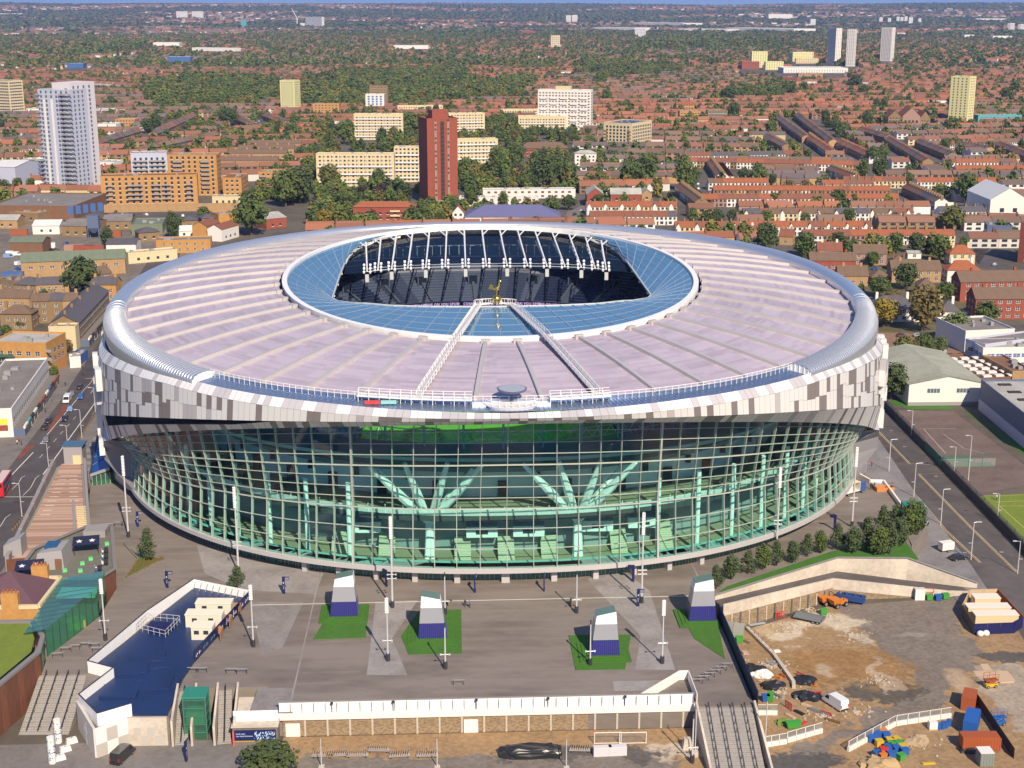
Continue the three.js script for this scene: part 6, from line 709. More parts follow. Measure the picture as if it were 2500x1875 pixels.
const treeSpots = [...[[-124,-416,24,0],[-117,-534,26,0],[-109,-549,23,0],[-95,-619,17,3],[-84,-441,10,5],[-167,-406,13,2],[-160,-473,8,0],[-196,-373,10,2],[-317,-630,8,0],[-310,-638,7,0],[-320,-604,10,0],[-313,-1112,16,0],[-319,-1093,14,0],[-249,-1178,19,2],[-246,-1199,15,0],[-273,-1008,7,0],[-281,-926,9,0],[-229,-913,7,2],[-204,-859,15,0],[-193,-893,12,0],[-193,-1016,9,0],[-178,-1024,12,2],[-167,-1041,11,0],[-453,-1528,11,0],[-196,-1409,9,0],[-525,-1444,14,0],[-543,-1445,14,0],[-458,-1576,8,0],[-145,-551,8,0]], ...[[-39,-544,13,0],[-61,-636,12,0],[4,-681,15,0],[27,-711,19,1],[48,-778,15,0],[43,-679,10,6],[58,-621,21,0],[72,-658,18,0],[44,-622,9,0],[27,-622,7,0],[5,-532,12,0],[25,-516,10,1],[54,-482,12,0],[88,-523,8,2],[99,-619,12,3],[123,-627,18,0],[137,-645,20,0],[75,-817,9,0],[55,-960,12,4],[74,-971,10,0],[122,-911,11,0],[112,-958,8,0],[-48,-1062,22,0],[-73,-1011,11,0],[-95,-1034,11,3],[-108,-968,20,0],[-62,-1010,12,3],[42,-1154,13,0],[58,-1094,15,0],[72,-1099,10,0],[95,-1098,13,4],[206,-1528,17,0],[70,-450,6,0],[101,-459,6,0],[-25,-463,10,1],[-15,-458,7,1],[-7,-518,8,0],[-72,-472,6,2],[-63,-446,5,0],[-58,-471,7,6],[-56,-574,9,6],[-69,-583,7,6],[-80,-540,9,0],[-24,-667,9,0],[88,-724,7,0],[42,-450,4,0],[67,-511,9,0]], ...[[157,-341,15,0],[174,-321,13,0],[197,-341,10,0],[207,-349,6,0],[221,-358,7,0],[227,-338,10,0],[237,-337,10,0],[242,-313,12,0],[263,-336,8,1],[283,-411,14,3],[335,-532,18,0],[323,-548,10,0],[340,-519,5,1],[272,-438,6,1],[258,-439,7,4],[229,-438,9,0],[218,-441,6,0],[203,-440,7,0],[180,-441,8,0],[161,-442,9,0],[150,-442,9,0],[136,-443,9,1],[204,-523,8,0],[230,-591,8,4],[241,-590,8,4],[246,-521,10,0],[256,-520,7,1],[316,-666,15,0],[305,-667,13,1],[345,-779,13,0],[356,-787,11,0],[217,-632,14,0],[212,-661,9,0],[227,-631,8,0],[400,-1137,16,2],[433,-1096,18,2],[519,-1349,15,2],[528,-1348,15,2],[633,-1841,22,0],[592,-1656,16,0],[509,-1067,12,0],[435,-859,12,0],[157,-607,22,1],[174,-653,10,1],[326,-627,9,0],[302,-888,10,0],[311,-1010,16,0],[359,-1330,12,0],[327,-1274,17,0],[376,-1552,20,2],[414,-1629,18,0],[481,-1626,16,2],[461,-1626,14,0],[524,-1735,16,0],[478,-865,9,0],[506,-864,10,2],[863,-2297,17,0],[391,-1032,13,0],[398,-1088,11,0],[373,-575,7,0],[714,-1553,14,0],[760,-1551,17,2],[828,-1690,18,0]], ...[[201,-241,11,0],[183,-223,9,0],[181,-197,8,4],[167,-163,11,5],[180,-154,17,4],[210,-212,8,0],[208,-158,10,0],[187,-135,11,7],[175,-117,6,7],[160,-114,7,3],[168,-116,7,0],[136,-53,11,0],[177,-230,4,1],[186,-180,8,0],[193,-279,4,0],[164,-115,5,4],[170,-113,5,0],[225,-216,5,0],[203,-299,7,0],[226,-274,6,0]], ...[[-177,-240,17,2],[-199,-386,8,2],[-202,-231,4,0],[-151,-92,3,1],[-186,-174,3,0],[-188,-161,3,0],[-168,-444,6,0],[-159,-470,5,0],[-193,-236,2,0],[-158,-133,5,4]]];
{
  const cnt = {}, kinds = ['round', 'round', 'tall', 'wide', 'round', 'round', 'round', 'willow'];
  for (const [x, z, h, k] of treeSpots) {
    let best = 0; landmarks.forEach((l, i) => { if (Math.hypot(x - l[1], z - l[2]) < Math.hypot(x - landmarks[best][1], z - landmarks[best][2])) best = i; });
    const m = k === 5 ? vm.gold : k === 6 ? vm.copper : k === 7 ? vm.willow : k === 4 ? vm.leaf[4] : k === 3 ? vm.leaf[3] : k === 2 ? vm.leaf[2] : k === 1 ? vm.leaf[1] : vm.leaf[Math.floor(hash(Math.round(x), Math.round(z)) * 3)], hue = k === 5 ? 'golden' : k === 6 ? 'copper' : k === 7 ? 'pale green' : k === 4 ? 'rusty' : k === 3 ? 'olive' : k === 2 ? 'dark green' : 'green';
    const key = landmarks[best][0], n = cnt[key] = (cnt[key] ?? -1) + 1, shape = k === 7 ? 'weeping' : h > 17 ? 'tall spreading' : h > 11 ? 'rounded' : 'small';
    occupied.push([x, z, 6]); tree(k === 1 ? 'tall' : k === 7 ? 'willow' : hash(Math.round(x), 5) < 0.35 ? 'wide' : kinds[k], x, STREET, z, clamp(h * 1.12, 5, 24), m, `${shape} ${hue} tree, ${ordinal(n)} of those by ${key}`, 'trees in the town', h < 12 ? 1.1 : 0.95);
  }
}
// ---------- the rest of the town: rows and trees too many to count ----------
{
  const CY = Math.cos(2.7 * D2R), SY = Math.sin(2.7 * D2R), CP = Math.cos(15 * D2R), SP = Math.sin(15 * D2R);
  const seen = (x, y, z, mg = 0.13) => { const X = x + 12.5, Y = y - 123, Z = z - 398, fw = X * SY - Z * CY, rt = X * CY + Z * SY, d = fw * CP - Y * SP; if (d < 50) return false; const u = rt / d * 1.3817, v = (-Y * CP - fw * SP) / d * 1.842; if (Math.abs(u) > 0.5 + mg || v > 0.6) return false; const px = (u + 0.5) * 2212, py = (v + 0.5) * 1659; if (px > 210 && px < 1910) { const e = Math.sqrt(Math.max(0, 1 - ((px - 1059) / 832) ** 2)); if (py > 715 - e * 190) return false; } return true; };
  struct('hills', grid(90, 60, (i, j) => { const d = 6500 + j * 15000, a = (i - 0.5) * 1.0 + 2.7 * D2R, x = -12 + Math.sin(a) * d, z = 398 - Math.cos(a) * d; return [x, terr(x, z) - (j === 0 ? 4 : 0.5), z]; }), M(0.035, 0.05, 0.03, 0.95));
  const woods = [[[-457,-1750], [-493,-2055], [-448,-2183], [-354,-2125], [-294,-2071], [-234,-1598], [-276,-1446], [-371,-1423]], [[-196,-1443], [-253,-2094], [-211,-2379], [-81,-2373], [26,-2502], [42,-2080], [92,-1763], [105,-1582], [22,-1553], [-61,-1436], [-145,-1440]], [[-1038,-3355], [-1117,-4030], [-1059,-4461], [-972,-4364], [-866,-3723], [-927,-3294]], [[577,-4114], [1090,-5549], [1172,-4661], [1059,-4091], [825,-3860], [517,-3658]], [[268,-2717], [415,-2793], [390,-2556], [236,-2296]], [[243,-2071], [380,-2557], [467,-2628], [444,-2348], [310,-2175], [230,-1949]], [[366,-1569], [543,-1958], [526,-1783], [485,-1632], [421,-1567]], [[43,-1890], [127,-2184], [144,-1977], [97,-1724]]];
  const lawnsOpen = [[[-883,-3084], [-854,-3464], [-817,-3524], [-763,-3078], [-819,-2940]]];
  for (const p of lawnsOpen) patch('field', p, STREET + 0.3, pm.grassY);
  const grid2 = new Map(), key = (x, z) => Math.floor(x / 20) + ',' + Math.floor(z / 20); for (const o of occupied) { for (let a = -1; a <= 1; a++) for (let b = -1; b <= 1; b++) { const k = key(o[0] + a * 20, o[1] + b * 20); if (!grid2.has(k)) grid2.set(k, []); grid2.get(k).push(o); } }
  for (const o of occupied.slice()) if (o[1] < -2300) for (let k = 1; k < 12; k++) { const t = 1 - k * 30 / Math.hypot(o[0] + 12, o[1] - 398), q = [-12 + (o[0] + 12) * t, 398 + (o[1] - 398) * t, 24], kk = key(q[0], q[1]); if (!grid2.has(kk)) grid2.set(kk, []); grid2.get(kk).push(q); }
  const free = (x, z, r) => { for (const o of grid2.get(key(x, z)) ?? []) if (Math.hypot(x - o[0], z - o[1]) < o[2] + r) return false; if ((z > -330 && x < 460 && x > -460) || (x < -95 && z > -545)) return false; return true; };
  const avenue = [[[105.2,-570.9], [345,-1639]], [[152.0,-568.7], [207.2,-826.4]], [[-106.1,-518.8], [-131,-941]]];
  const rows = [], trees = [];
  for (const [x, z, t, w, r] of spare) rows.push([x, STREET, z, t, 1, w, r]);
  const addTree = (x, z, s, dark) => { const y = terr(x, z); if (seen(x, y + 8, z)) trees.push([x, y, z, s, dark]); };
  // woods
  woods.forEach((p, wi) => { let a = [1e9, 1e9], b = [-1e9, -1e9]; for (const q of p) { a = [Math.min(a[0], q[0]), Math.min(a[1], q[1])]; b = [Math.max(b[0], q[0]), Math.max(b[1], q[1])]; } const st = Math.abs(a[1]) > 3000 ? 17 : 9.5; for (let x = a[0]; x < b[0]; x += st) for (let z = a[1]; z < b[1]; z += st) { const X = x + rr(-3, 3), Z = z + rr(-3, 3); if (inPoly(X, Z, p) && free(X, Z, -4)) addTree(X, Z, rr(1.0, 1.7) * (st > 12 ? 1.5 : 1), wi < 2 ? rr(0.2, 1) : rr(0, 0.7)); } });
  const groves = [[[-104.9,-624.0], [-25.6,-620.3], [-23.7,-447.2], [-90.0,-450.3]], [[1.0,-862.9], [106.8,-885.8], [78.0,-572.2], [-2.2,-584.3]], [[-25.8,-537.4], [11.8,-535.6], [9.6,-452.0], [-24.7,-453.6]], [[-157.8,-583.3], [-89.3,-641.6], [-76.3,-456.0], [-133.2,-422.0]], [[-119,-1307], [51,-1299], [78,-1012], [-7,-983], [-100,-987]], [[110.0,-831.0], [181.0,-854.4], [140.3,-586.1], [86.2,-588.7]], [[-241,-1062], [-142,-1261], [-96.5,-660.9], [-129.7,-643.5]]], noRows = [[[-152,-1174], [136,-1248], [71.8,-442.7], [-104.2,-451.0]]];
  for (const p of groves) { let a = [1e9, 1e9], b = [-1e9, -1e9]; for (const q of p) { a = [Math.min(a[0], q[0]), Math.min(a[1], q[1])]; b = [Math.max(b[0], q[0]), Math.max(b[1], q[1])]; } for (let n = (b[0] - a[0]) * (b[1] - a[1]) / 150; n > 0; n--) { const X = rr(a[0], b[0]), Z = rr(a[1], b[1]); if (inPoly(X, Z, p) && free(X, Z, -5)) addTree(X, Z, rr(0.45, 1.15), rnd()); } }
  const inWood = (x, z) => woods.some((p) => inPoly(x, z, p)) || lawnsOpen.some((p) => inPoly(x, z, p));
  // housing districts
  for (let band = 0; band < 3; band++) {
    const [d0, d1, DS, sp, bl] = [[700, 3000, 420, 30, 84], [3000, 6500, 700, 40, 120], [6500, 16500, 1500, 92, 260]][band];
    const nx = Math.ceil(d1 * 0.42 / DS);
    for (let ix = -nx; ix <= nx; ix++) for (let iz = 0; iz <= Math.ceil(d1 / DS); iz++) {
      const cx = ix * DS + (iz % 2) * DS * 0.3, cz = 398 - iz * DS, th = (hash(ix, iz, band) < 0.55 ? 0 : hash(ix, iz, 5) - 0.5) * 1.7 + (hash(ix, iz, 8) - 0.5) * 0.3, ct = Math.cos(th), st = Math.sin(th), tone = hash(ix, iz, 12);
      for (let b = -DS / 2; b < DS / 2; b += sp * 2) for (let a = -DS / 2; a < DS / 2; a += bl) {
        const X0 = cx + a * ct - b * st, Z0 = cz + a * st + b * ct, D = Math.hypot(X0 + 12, Z0 - 398); if (D < d0 || D > d1 || !seen(X0, terr(X0, Z0) + 12, Z0, 0.16)) continue;
        const green = fbm(X0 / 900, Z0 / 700, 91, 0, 3), wooded = D > 1500 && green > lerp(0.72, band === 2 ? 0.52 : 0.60, smooth(2500, 7500, D)); const far = band === 2;
        if (wooded) { const s0 = far ? 42 : band ? 22 : 12; for (let u = 0; u < bl; u += s0) for (let w = 0; w < sp * 2; w += s0) { const X = X0 + u * ct - w * st + rr(-6, 6), Z = Z0 + u * st + w * ct + rr(-6, 6); if (rnd() < 0.8 && free(X, Z, 0)) addTree(X, Z, far ? rr(3.2, 5) : band ? rr(1.1, 1.7) : rr(0.9, 1.5), rr(0, 0.8)); } continue; }
        for (const side of [0, 1]) { // two rows back to back, with gardens between
          const seg = far ? 46 : band ? 26 : 16; let rf = tone < 0.4 ? pick(roofSet.o) : pick(roofSet.b), wl = pick(wallSet.mix);
          for (let u = 6; u < bl - seg * 0.5; u += seg * (far ? 2.2 : 1.06)) { const w = side ? sp * 2 - 11 : 5, X = X0 + u * ct - w * st, Z = Z0 + u * st + w * ct; if (rnd() < 0.35) rf = pick(tone < 0.4 ? roofSet.o : tone < 0.75 ? roofSet.r : roofSet.b); if (rnd() < 0.4) wl = pick(wallSet.mix); if (rnd() < (far ? 0.35 : 0.06) || inWood(X, Z) || noRows.some((p) => inPoly(X, Z, p)) || !free(X, Z, 4)) continue; const y = terr(X, Z); if (!seen(X, y + 9, Z)) continue; rows.push([X, y, Z, -th + (side ? Math.PI : 0), seg / HW, wl, rf, far ? 1.5 : 1]); }
        }
        const nt = far ? 5 : band ? 11 : D < 1300 ? 10 : 17; for (let k = 0; k < nt; k++) { const u = rnd() * bl, w = rnd() < 0.7 ? sp + rr(-6, 6) : rr(0, 2 * sp), X = X0 + u * ct - w * st, Z = Z0 + u * st + w * ct; if (!inWood(X, Z) && free(X, Z, 1)) addTree(X, Z, far ? rr(2, 3.2) : band ? rr(0.9, 1.6) : rr(0.6, 1.25), rr(0, 1)); }
      }
    }
  }
  // one mass of houses: walls and roofs
  const mass = new THREE.Group(); mass.name = 'distant_houses'; mass.userData = { kind: 'stuff', label: 'red-roofed terraced streets stretching to the far hills', category: 'houses' }; scene.add(mass);
  const wg = S().box(-HW / 2, 0, -HDp, HW / 2, 5.4, 0).tri([-HW / 2, 5.4, 0], [-HW / 2, 8.2, -HDp / 2], [-HW / 2, 5.4, -HDp]).tri([HW / 2, 5.4, 0], [HW / 2, 5.4, -HDp], [HW / 2, 8.2, -HDp / 2]).geo() , rg = S().quad([-HW / 2, 5.2, 0.4], [HW / 2, 5.2, 0.4], [HW / 2, 8.3, -HDp / 2], [-HW / 2, 8.3, -HDp / 2]).quad([HW / 2, 5.2, -HDp - 0.4], [-HW / 2, 5.2, -HDp - 0.4], [-HW / 2, 8.3, -HDp / 2], [HW / 2, 8.3, -HDp / 2]).box(HW / 2 - 0.35, 7, -HDp / 2 - 0.7, HW / 2, 9.6, -HDp / 2 + 0.7).geo() , gg = S(); for (const x of [-2.2, -0.4, 1.3]) for (const y of [0.8, 3.4]) gg.quad([x, y, 0.07], [x + 1, y, 0.07], [x + 1, y + 1.4, 0.07], [x, y + 1.4, 0.07]); const ggg = gg.geo();
  const one = M(1, 1, 1, 0.9), mw = new THREE.InstancedMesh(wg, one, rows.length), mr = new THREE.InstancedMesh(rg, one, rows.length), near = rows.filter((r) => r[2] > -2200), mgl = new THREE.InstancedMesh(ggg, bm.glass, near.length), m4 = new THREE.Matrix4(), q4 = new THREE.Quaternion(), up = V(0, 1, 0), col = new THREE.Color();
  rows.forEach(([x, y, z, t, s, w, r, hs = 1], i) => { m4.compose(V(x, y, z), q4.setFromAxisAngle(up, t), V(s, hs, hs)); mw.setMatrixAt(i, m4); mr.setMatrixAt(i, m4); const k = rr(0.75, 1.15); mw.setColorAt(i, col.copy(w.color).multiplyScalar(k)); mr.setColorAt(i, col.copy(r.color).lerp(lin(0.21, 0.13, 0.095), rr(0.2, 0.6)).multiplyScalar(rr(0.75, 1.15))); });
  near.forEach(([x, y, z, t, s], i) => { m4.compose(V(x, y, z), q4.setFromAxisAngle(up, t), V(s, 1, 1)); mgl.setMatrixAt(i, m4); });
  mw.name = 'house_wall'; mr.name = 'house_roof'; mgl.name = 'house_glazing'; for (const m of [mw, mr, mgl]) { m.castShadow = m.receiveShadow = true; mass.add(m); }
  // one mass of trees
  const tm = new THREE.Group(); tm.name = 'distant_trees'; tm.userData = { kind: 'stuff', label: 'garden trees and woods among the distant streets', category: 'trees' }; scene.add(tm);
  const cgs = [crownGeo(260, 1.9, 9, 4.6, 8.4, 0.6), crownGeo(240, 2.0, 8, 4.0, 9.2, 0.6), crownGeo(90, 3.6, 7, 5.2, 8.2, 0.4)], leafOne = M(1, 1, 1, 0.9, { transmission: 0.15, thickness: 0 }), cols = [[0.08, 0.12, 0.018], [0.055, 0.085, 0.018], [0.115, 0.135, 0.02], [0.145, 0.125, 0.022], [0.07, 0.105, 0.014]];
  for (let g = 0; g < 3; g++) { const list = trees.filter((t, i) => (t[2] < -2600 ? 2 : i % 2) === g); const im = new THREE.InstancedMesh(cgs[g], leafOne, list.length); list.forEach(([x, y, z, s, dk], i) => { m4.compose(V(x, y - 0.3, z), q4.setFromAxisAngle(up, rnd() * 6.28), V(s, s * rr(0.75, 1.15) * (s > 2.3 ? 0.4 : 1), s)); im.setMatrixAt(i, m4); const c = cols[Math.min(4, Math.floor(hash(i, g, 3) * 5))], k = rr(0.85, 1.5); im.setColorAt(i, col.setRGB(c[0] * k, c[1] * k, c[2] * k)); }); im.name = 'tree_crown'; im.castShadow = im.receiveShadow = true; tm.add(im); }
  console.log('rows', rows.length, 'trees', trees.length);
}


// ---------- west: high road and its buildings ----------
patch('road', [[-175, -420], [-147, -127], [-141.5, -62], [-137.2, 19], [-133.5, 100], [-131, 200], [-113, 200], [-117.5, 83], [-121, 40], [-124.5, -15], [-130, -73], [-132, -127], [-160, -420]], STREET + 0.004, pm.asphalt);
struct('pavement', S().prism([[-147.2, -127], [-141.7, -62], [-137.4, 19], [-133.7, 100], [-131.2, 200], [-150, 200], [-150, 100], [-150, 19], [-150, -62], [-156, -127]], STREET, STREET + 0.13), pm.pavement);
struct('pavement', S().prism([[-131.8, -127], [-129.8, -73], [-124.3, -15], [-120.8, 40], [-117.3, 83], [-112.8, 200], [-95, 200], [-95, 160], [-104, 92], [-110, 30], [-108, -75], [-112, -127]], STREET, STREET + 0.13), pm.pavement);
{ const s = S(); for (let k = 0; k < 16; k++) { const z = -70 + k * 6; s.quad([-123.5 + k * 0.32, STREET + 0.136, z], [-112, STREET + 0.136, z], [-112, STREET + 0.136, z + 3], [-123.3 + k * 0.32, STREET + 0.136, z + 3]); } struct('paving_stripe', s, pm.pavLight).userData.kind = 'structure'; }
const wl = (pts, w = 0.18, m = pm.line) => struct('road_marking', S().ribbon(pts, w, STREET + 0.012), m);
wl([[-132.3,31.7], [-123.3,32.1]], 0.3); wl([[-136.0,-25.2], [-137.0,-69.3]], 0.22); wl([[-135.6,17.2], [-135.3,-7.7]], 0.3); wl([[-126.8,13.3], [-130.2,-70.9]], 0.3);
for (const p of [[[-127.4,30.9], [-127.1,24.9], [-128.0,16.5], [-127.7,13.8]], [[-126.4,54.9], [-127.0,48.1], [-126.5,45.4]], [[-131.8,25.7], [-131.6,20.5], [-132.1,15.7], [-131.6,13.9]], [[-137.4,-74.1], [-137.6,-82.2], [-137.5,-88.8], [-138.2,-93.6]], [[-134.2,-73.9], [-134.5,-80.4], [-134.5,-87.0]]]) wl(p, 0.16); for (let k = 0; k < 6; k++) { const a = [-132.0,-2.2], b = [-132.2,-49.6]; wl([pl(a, b, k / 6), pl(a, b, (k + 0.45) / 6)], 0.14); } wl([[-140.9,-93.8], [-136.1,-93.9]], 0.25);
patch('bus_lane', [[-135.5,-27.7], [-137.8,-59.4], [-139.9,-59.5], [-136.7,-27.8]], STREET + 0.009, M(0.22, 0.06, 0.04, 0.9, { map: T.mid })); patch('bus_lane', [[-137.4,-1.9], [-136.6,-15.1], [-138.8,-15.2], [-139.6,-2.0]], STREET + 0.009, M(0.22, 0.06, 0.04, 0.9, { map: T.mid }));
// shops and houses beside the road
const nearW = { dx: 2.7, dy: 3, w: 1.1, h: 1.7, y0: 4.2, sides: 0 };
const sh = (o) => { const t = bld(o); return t; };
{
  const front = (t, L, m) => { const n = Math.max(1, Math.round(L / 5.5)); for (let k = 0; k < n; k++) { const x0 = k * L / n + 0.15, x1 = (k + 1) * L / n - 0.15; mesh('shopfront', S().box(x0, 0, 0.02, x1, 2.6, 3.4), pick([bm.white, bm.dark, bm.navyGrey, bm.cream]), t); mesh('shop_sign', S().box(x0, 2.62, 3.0, x1, 3.4, 3.6), pick([bm.blue, bm.red, bm.white, bm.dark, bm.teal]), t); mesh('shop_roof', S().box(x0, 2.62, 0.02, x1, 2.85, 2.98), bm.flat, t); mesh('shop_window', S().box(x0 + 0.4, 0.5, 3.41, x1 - 0.4, 2.3, 3.45), bm.glass, t); } };
  const a = sh({ name: 'shop_terrace', label: 'cream shop terrace with flat brown roof at the high road corner', A: [-145.4,-23.3], B: [-151.7,-87.8], dep: 14, h: 8.6, wall: bm.white, roofM: bm.flat, win: nearW, near: true }); front(a, pdist([-145.4,-23.3], [-151.7,-87.8]));
  mesh('corner_sign', S().box(-0.1, 4.2, -13, -0.02, 6, -1.5), M(0.8, 0.62, 0.05, 0.6), a); mesh('corner_sign', S().box(-0.1, 2.2, -13, -0.02, 4, -1.5), bm.red, a);
  const c = sh({ name: 'shop_terrace', label: 'tall stock brick shop terrace with slate ridges close to the stadium rim', A: [-154.3,-142.4], B: [-157.4,-206.9], dep: 11, h: 9.6, wall: bm.stock, roof: 'gable', roofM: bm.slate, ridge: 3, win: nearW, near: true, chim: [0.05, 0.25, 0.5, 0.75, 0.97] }); front(c, pdist([-154.3,-142.4], [-157.4,-206.9]));
  sh({ name: 'shop_house', label: 'narrow cream house with blank end wall beside the stock brick terrace', A: [-154.2,-136.3], B: [-154.3,-142.4], dep: 10, h: 9, wall: bm.cream, roofM: bm.flat }); sh({ name: 'white_store', label: 'small white rendered store on the high road pavement', A: [-149.8,-108.6], B: [-146.1,-109.6], dep: 5, h: 3.6, wall: bm.white, near: true }); sh({ name: 'blue_store', label: 'small blue steel store beside the white one', A: [-147.1,-114.0], B: [-146.6,-123.0], dep: 4, h: 3, wall: bm.blue, near: true });
  sh({ name: 'corner_flats', label: 'orange brick flats with projecting balconies above the shop terrace', A: [-174.6,-100.2], B: [-154.5,-97.1], dep: 17, h: 11.7, wall: bm.orange, roofM: bm.flatL, near: true, win: { dx: 3.4, dy: 3, w: 1.7, h: 1.5, y0: 4.5 }, bal: [[0.15, 0.42, 4, 3, 2, 1.3, M(0.05, 0.12, 0.08, 0.6)], [1.0, 1.1, 3, 3, 3, 0.6, bm.grey]] });
  for (const [A, B, h, w, wlm, rf, rg] of [[[-207.2,-238.9], [-196.6,-235.8], 6.5, 'tan brick house with dark hipped roof near the dark bushy tree', bm.stock, 'hip', 3], [[-196.5,-235.8], [-182.4,-237.8], 6.8, 'tan two-storey house with brown pitched roof beside the dark bushy tree', bm.tan, 'gable', 2.6], [[-222.8,-264.6], [-212.4,-257.0], 4, 'low grey-roofed garage at the west edge', bm.stock, 'flat', 0], [[-185.0,-186.1], [-177.0,-185.8], 9.5, 'brown roofed back of a three-storey shop house with dishes', bm.stock, 'gable', 2.5], [[-177.0,-185.8], [-171.7,-185.5], 9.8, 'slate roofed back of a three-storey shop house with grey pipe', bm.stock, 'gable', 2.5], [[-171.6,-185.5], [-165.7,-186.6], 9.6, 'brown roofed back of a three-storey shop house beside the terrace ends', bm.tan, 'gable', 2.6], [[-193.5,-172.7], [-180.9,-172.1], 7, 'tan house with brown hipped roof and small dishes', bm.stock, 'hip', 3], [[-205.5,-204.6], [-190.2,-202.4], 7.5, 'tan brick house row at the west edge under brown tiles', bm.tan, 'gable', 3], [[-171.1,-231.3], [-159.8,-230.7], 7.6, 'orange painted villas with grey dormers by the stadium rim', bm.orange, 'gable', 2.8], [[-165.6,-166.0], [-155.6,-170.9], 5.5, 'low stock brick workshops behind the high road', bm.stock, 'flat', 0], [[-177.1,-262.5], [-170.4,-269.4], 6, 'stock brick cottages below the green warehouse', bm.stock, 'gable', 3]]) sh({ name: 'brick_house', label: w, A, B, dep: 9, h, wall: wlm, roof: rf, ridge: rg, roofM: w.includes('slate') || w.includes('dark') || w.includes('grey') ? bm.slate : bm.tileB, near: true, win: { dx: 3.2, dy: 2.9, w: 1.2, h: 1.4, y0: 1.2 }, chim: rf === 'flat' ? null : [0.1, 0.9] });
  sh({ name: 'warehouse', label: 'long tan brick warehouse with dull green metal roof', A: [-218.3,-289.8], B: [-170.5,-299.3], dep: 16, h: 7.5, wall: bm.tan, roof: 'gable', roofM: bm.metalG, ridge: 3.5, near: true, win: { dx: 5, dy: 9, w: 2.2, h: 1.1, y0: 4, sides: 0 } });
  sh({ name: 'warehouse', label: 'olive roofed depot with orange fascia and open bays', A: [-244.0,-357.4], B: [-226.2,-356.5], dep: 14, h: 6.5, wall: bm.brown, roof: 'gable', roofM: bm.metalG, ridge: 2 }); sh({ name: 'warehouse', label: 'white walled unit with grey-blue roof near the containers', A: [-192.2,-353.6], B: [-176.8,-354.2], dep: 16, h: 5.5, wall: bm.white, roof: 'gable', roofM: bm.slate, ridge: 2, near: true, win: { dx: 9, dy: 8, w: 1, h: 1.6, y0: 1 } }); sh({ name: 'brick_flats', label: 'low orange and red brick flats at the stadium rim', A: [-166.4,-356.0], B: [-138.1,-358.5], dep: 12, h: 6.5, wall: bm.orange, near: true, win: { dx: 4, dy: 2.9, w: 1.3, h: 1.3, y0: 1.2 } });
  for (const [A, B, dep, h, w, wlm, rf, rm] of [[[-250.6,-425.6], [-235.3,-425.9], 16, 5, 'small white roofed unit with blue lettering strip', bm.white, 'gable', bm.metalW], [[-232.0,-418.2], [-215.4,-415.8], 26, 6, 'long ribbed grey shed beside the silo', bm.stock, 'gable', bm.flat], [[-213.7,-440.5], [-197.7,-442.6], 26, 5, 'wide ribbed grey shed behind the silo', bm.stock, 'gable', bm.flat], [[-193.6,-422.9], [-176.2,-424.8], 26, 5, 'grey-green low shed east of the containers', bm.metalG, 'flat', bm.metalG], [[-279.0,-449.3], [-265.8,-448.7], 14, 5, 'tan roofed unit at the west edge', bm.tan, 'gable', bm.flatL], [[-163.8,-408.0], [-148.7,-412.6], 10, 4, 'pale blue-roofed low store by the half-timbered house', bm.white, 'gable', bm.metalW], [[-174.6,-325.2], [-151.8,-336.3], 8, 5, 'cream flat-roofed range right beside the stadium rim', bm.cream, 'flat', bm.flatL], [[-183.8,-395.9], [-173.2,-400.6], 10, 5, 'slate hipped bungalow among the sheds', bm.stock, 'hip', bm.slate], [[-168.0,-441.2], [-158.9,-443.7], 10, 5, 'slate hipped house beyond the sheds', bm.stock, 'hip', bm.slate], [[-157.6,-449.4], [-150.1,-452.0], 10, 5, 'second slate hipped house beyond the sheds', bm.stock, 'hip', bm.slate], [[-146.6,-399.3], [-141.5,-415.0], 9, 8, 'orange brick house with tall chimneys by the half-timbered gables', bm.orange, 'gable', bm.tileR], [[-137.5,-393.8], [-130.5,-411.8], 9, 7, 'black and white half-timbered gables near the rim', bm.white, 'gable', bm.tileR], [[-147.5,-448.9], [-137.7,-454.3], 14, 7, 'plain orange brick hall before the big tree', bm.orange, 'flat', bm.flat], [[-118.2,-438.9], [-107.2,-447.0], 20, 6, 'red brick hall with grey roof under the big trees', bm.red, 'gable', bm.flatL], [[-279.0,-479.1], [-260.1,-472.1], 16, 5, 'unit with magenta sign panel', bm.stock, 'flat', bm.tan]]) sh({ name: 'industrial_unit', label: w, A, B, dep, h, wall: wlm, roof: rf, ridge: 2.4, roofM: rm, win: { dx: 5, dy: 6, w: 1.4, h: 1.4, y0: 1.4, sides: 0 } });
  { const q = [-211.7,-410.3], t = thing('dust_silo', 'grey-blue steel silo on legs beside the long shed', 'silo', [q[0], STREET, q[1]]); mesh('hopper', S().box(-3.2, 6, -2.6, 3.2, 13, 2.6).hexa([[-0.8, 3, 0.8], [0.8, 3, 0.8], [0.8, 3, -0.8], [-0.8, 3, -0.8], [-3.2, 6, 2.6], [3.2, 6, 2.6], [3.2, 6, -2.6], [-3.2, 6, -2.6]]), bm.navyGrey, t); for (const [x, z] of [[-3, 2.4], [3, 2.4], [-3, -2.4], [3, -2.4]]) mesh('leg', S().box(x - 0.2, 0, z - 0.2, x + 0.2, 6, z + 0.2), bm.navyGrey, t); }
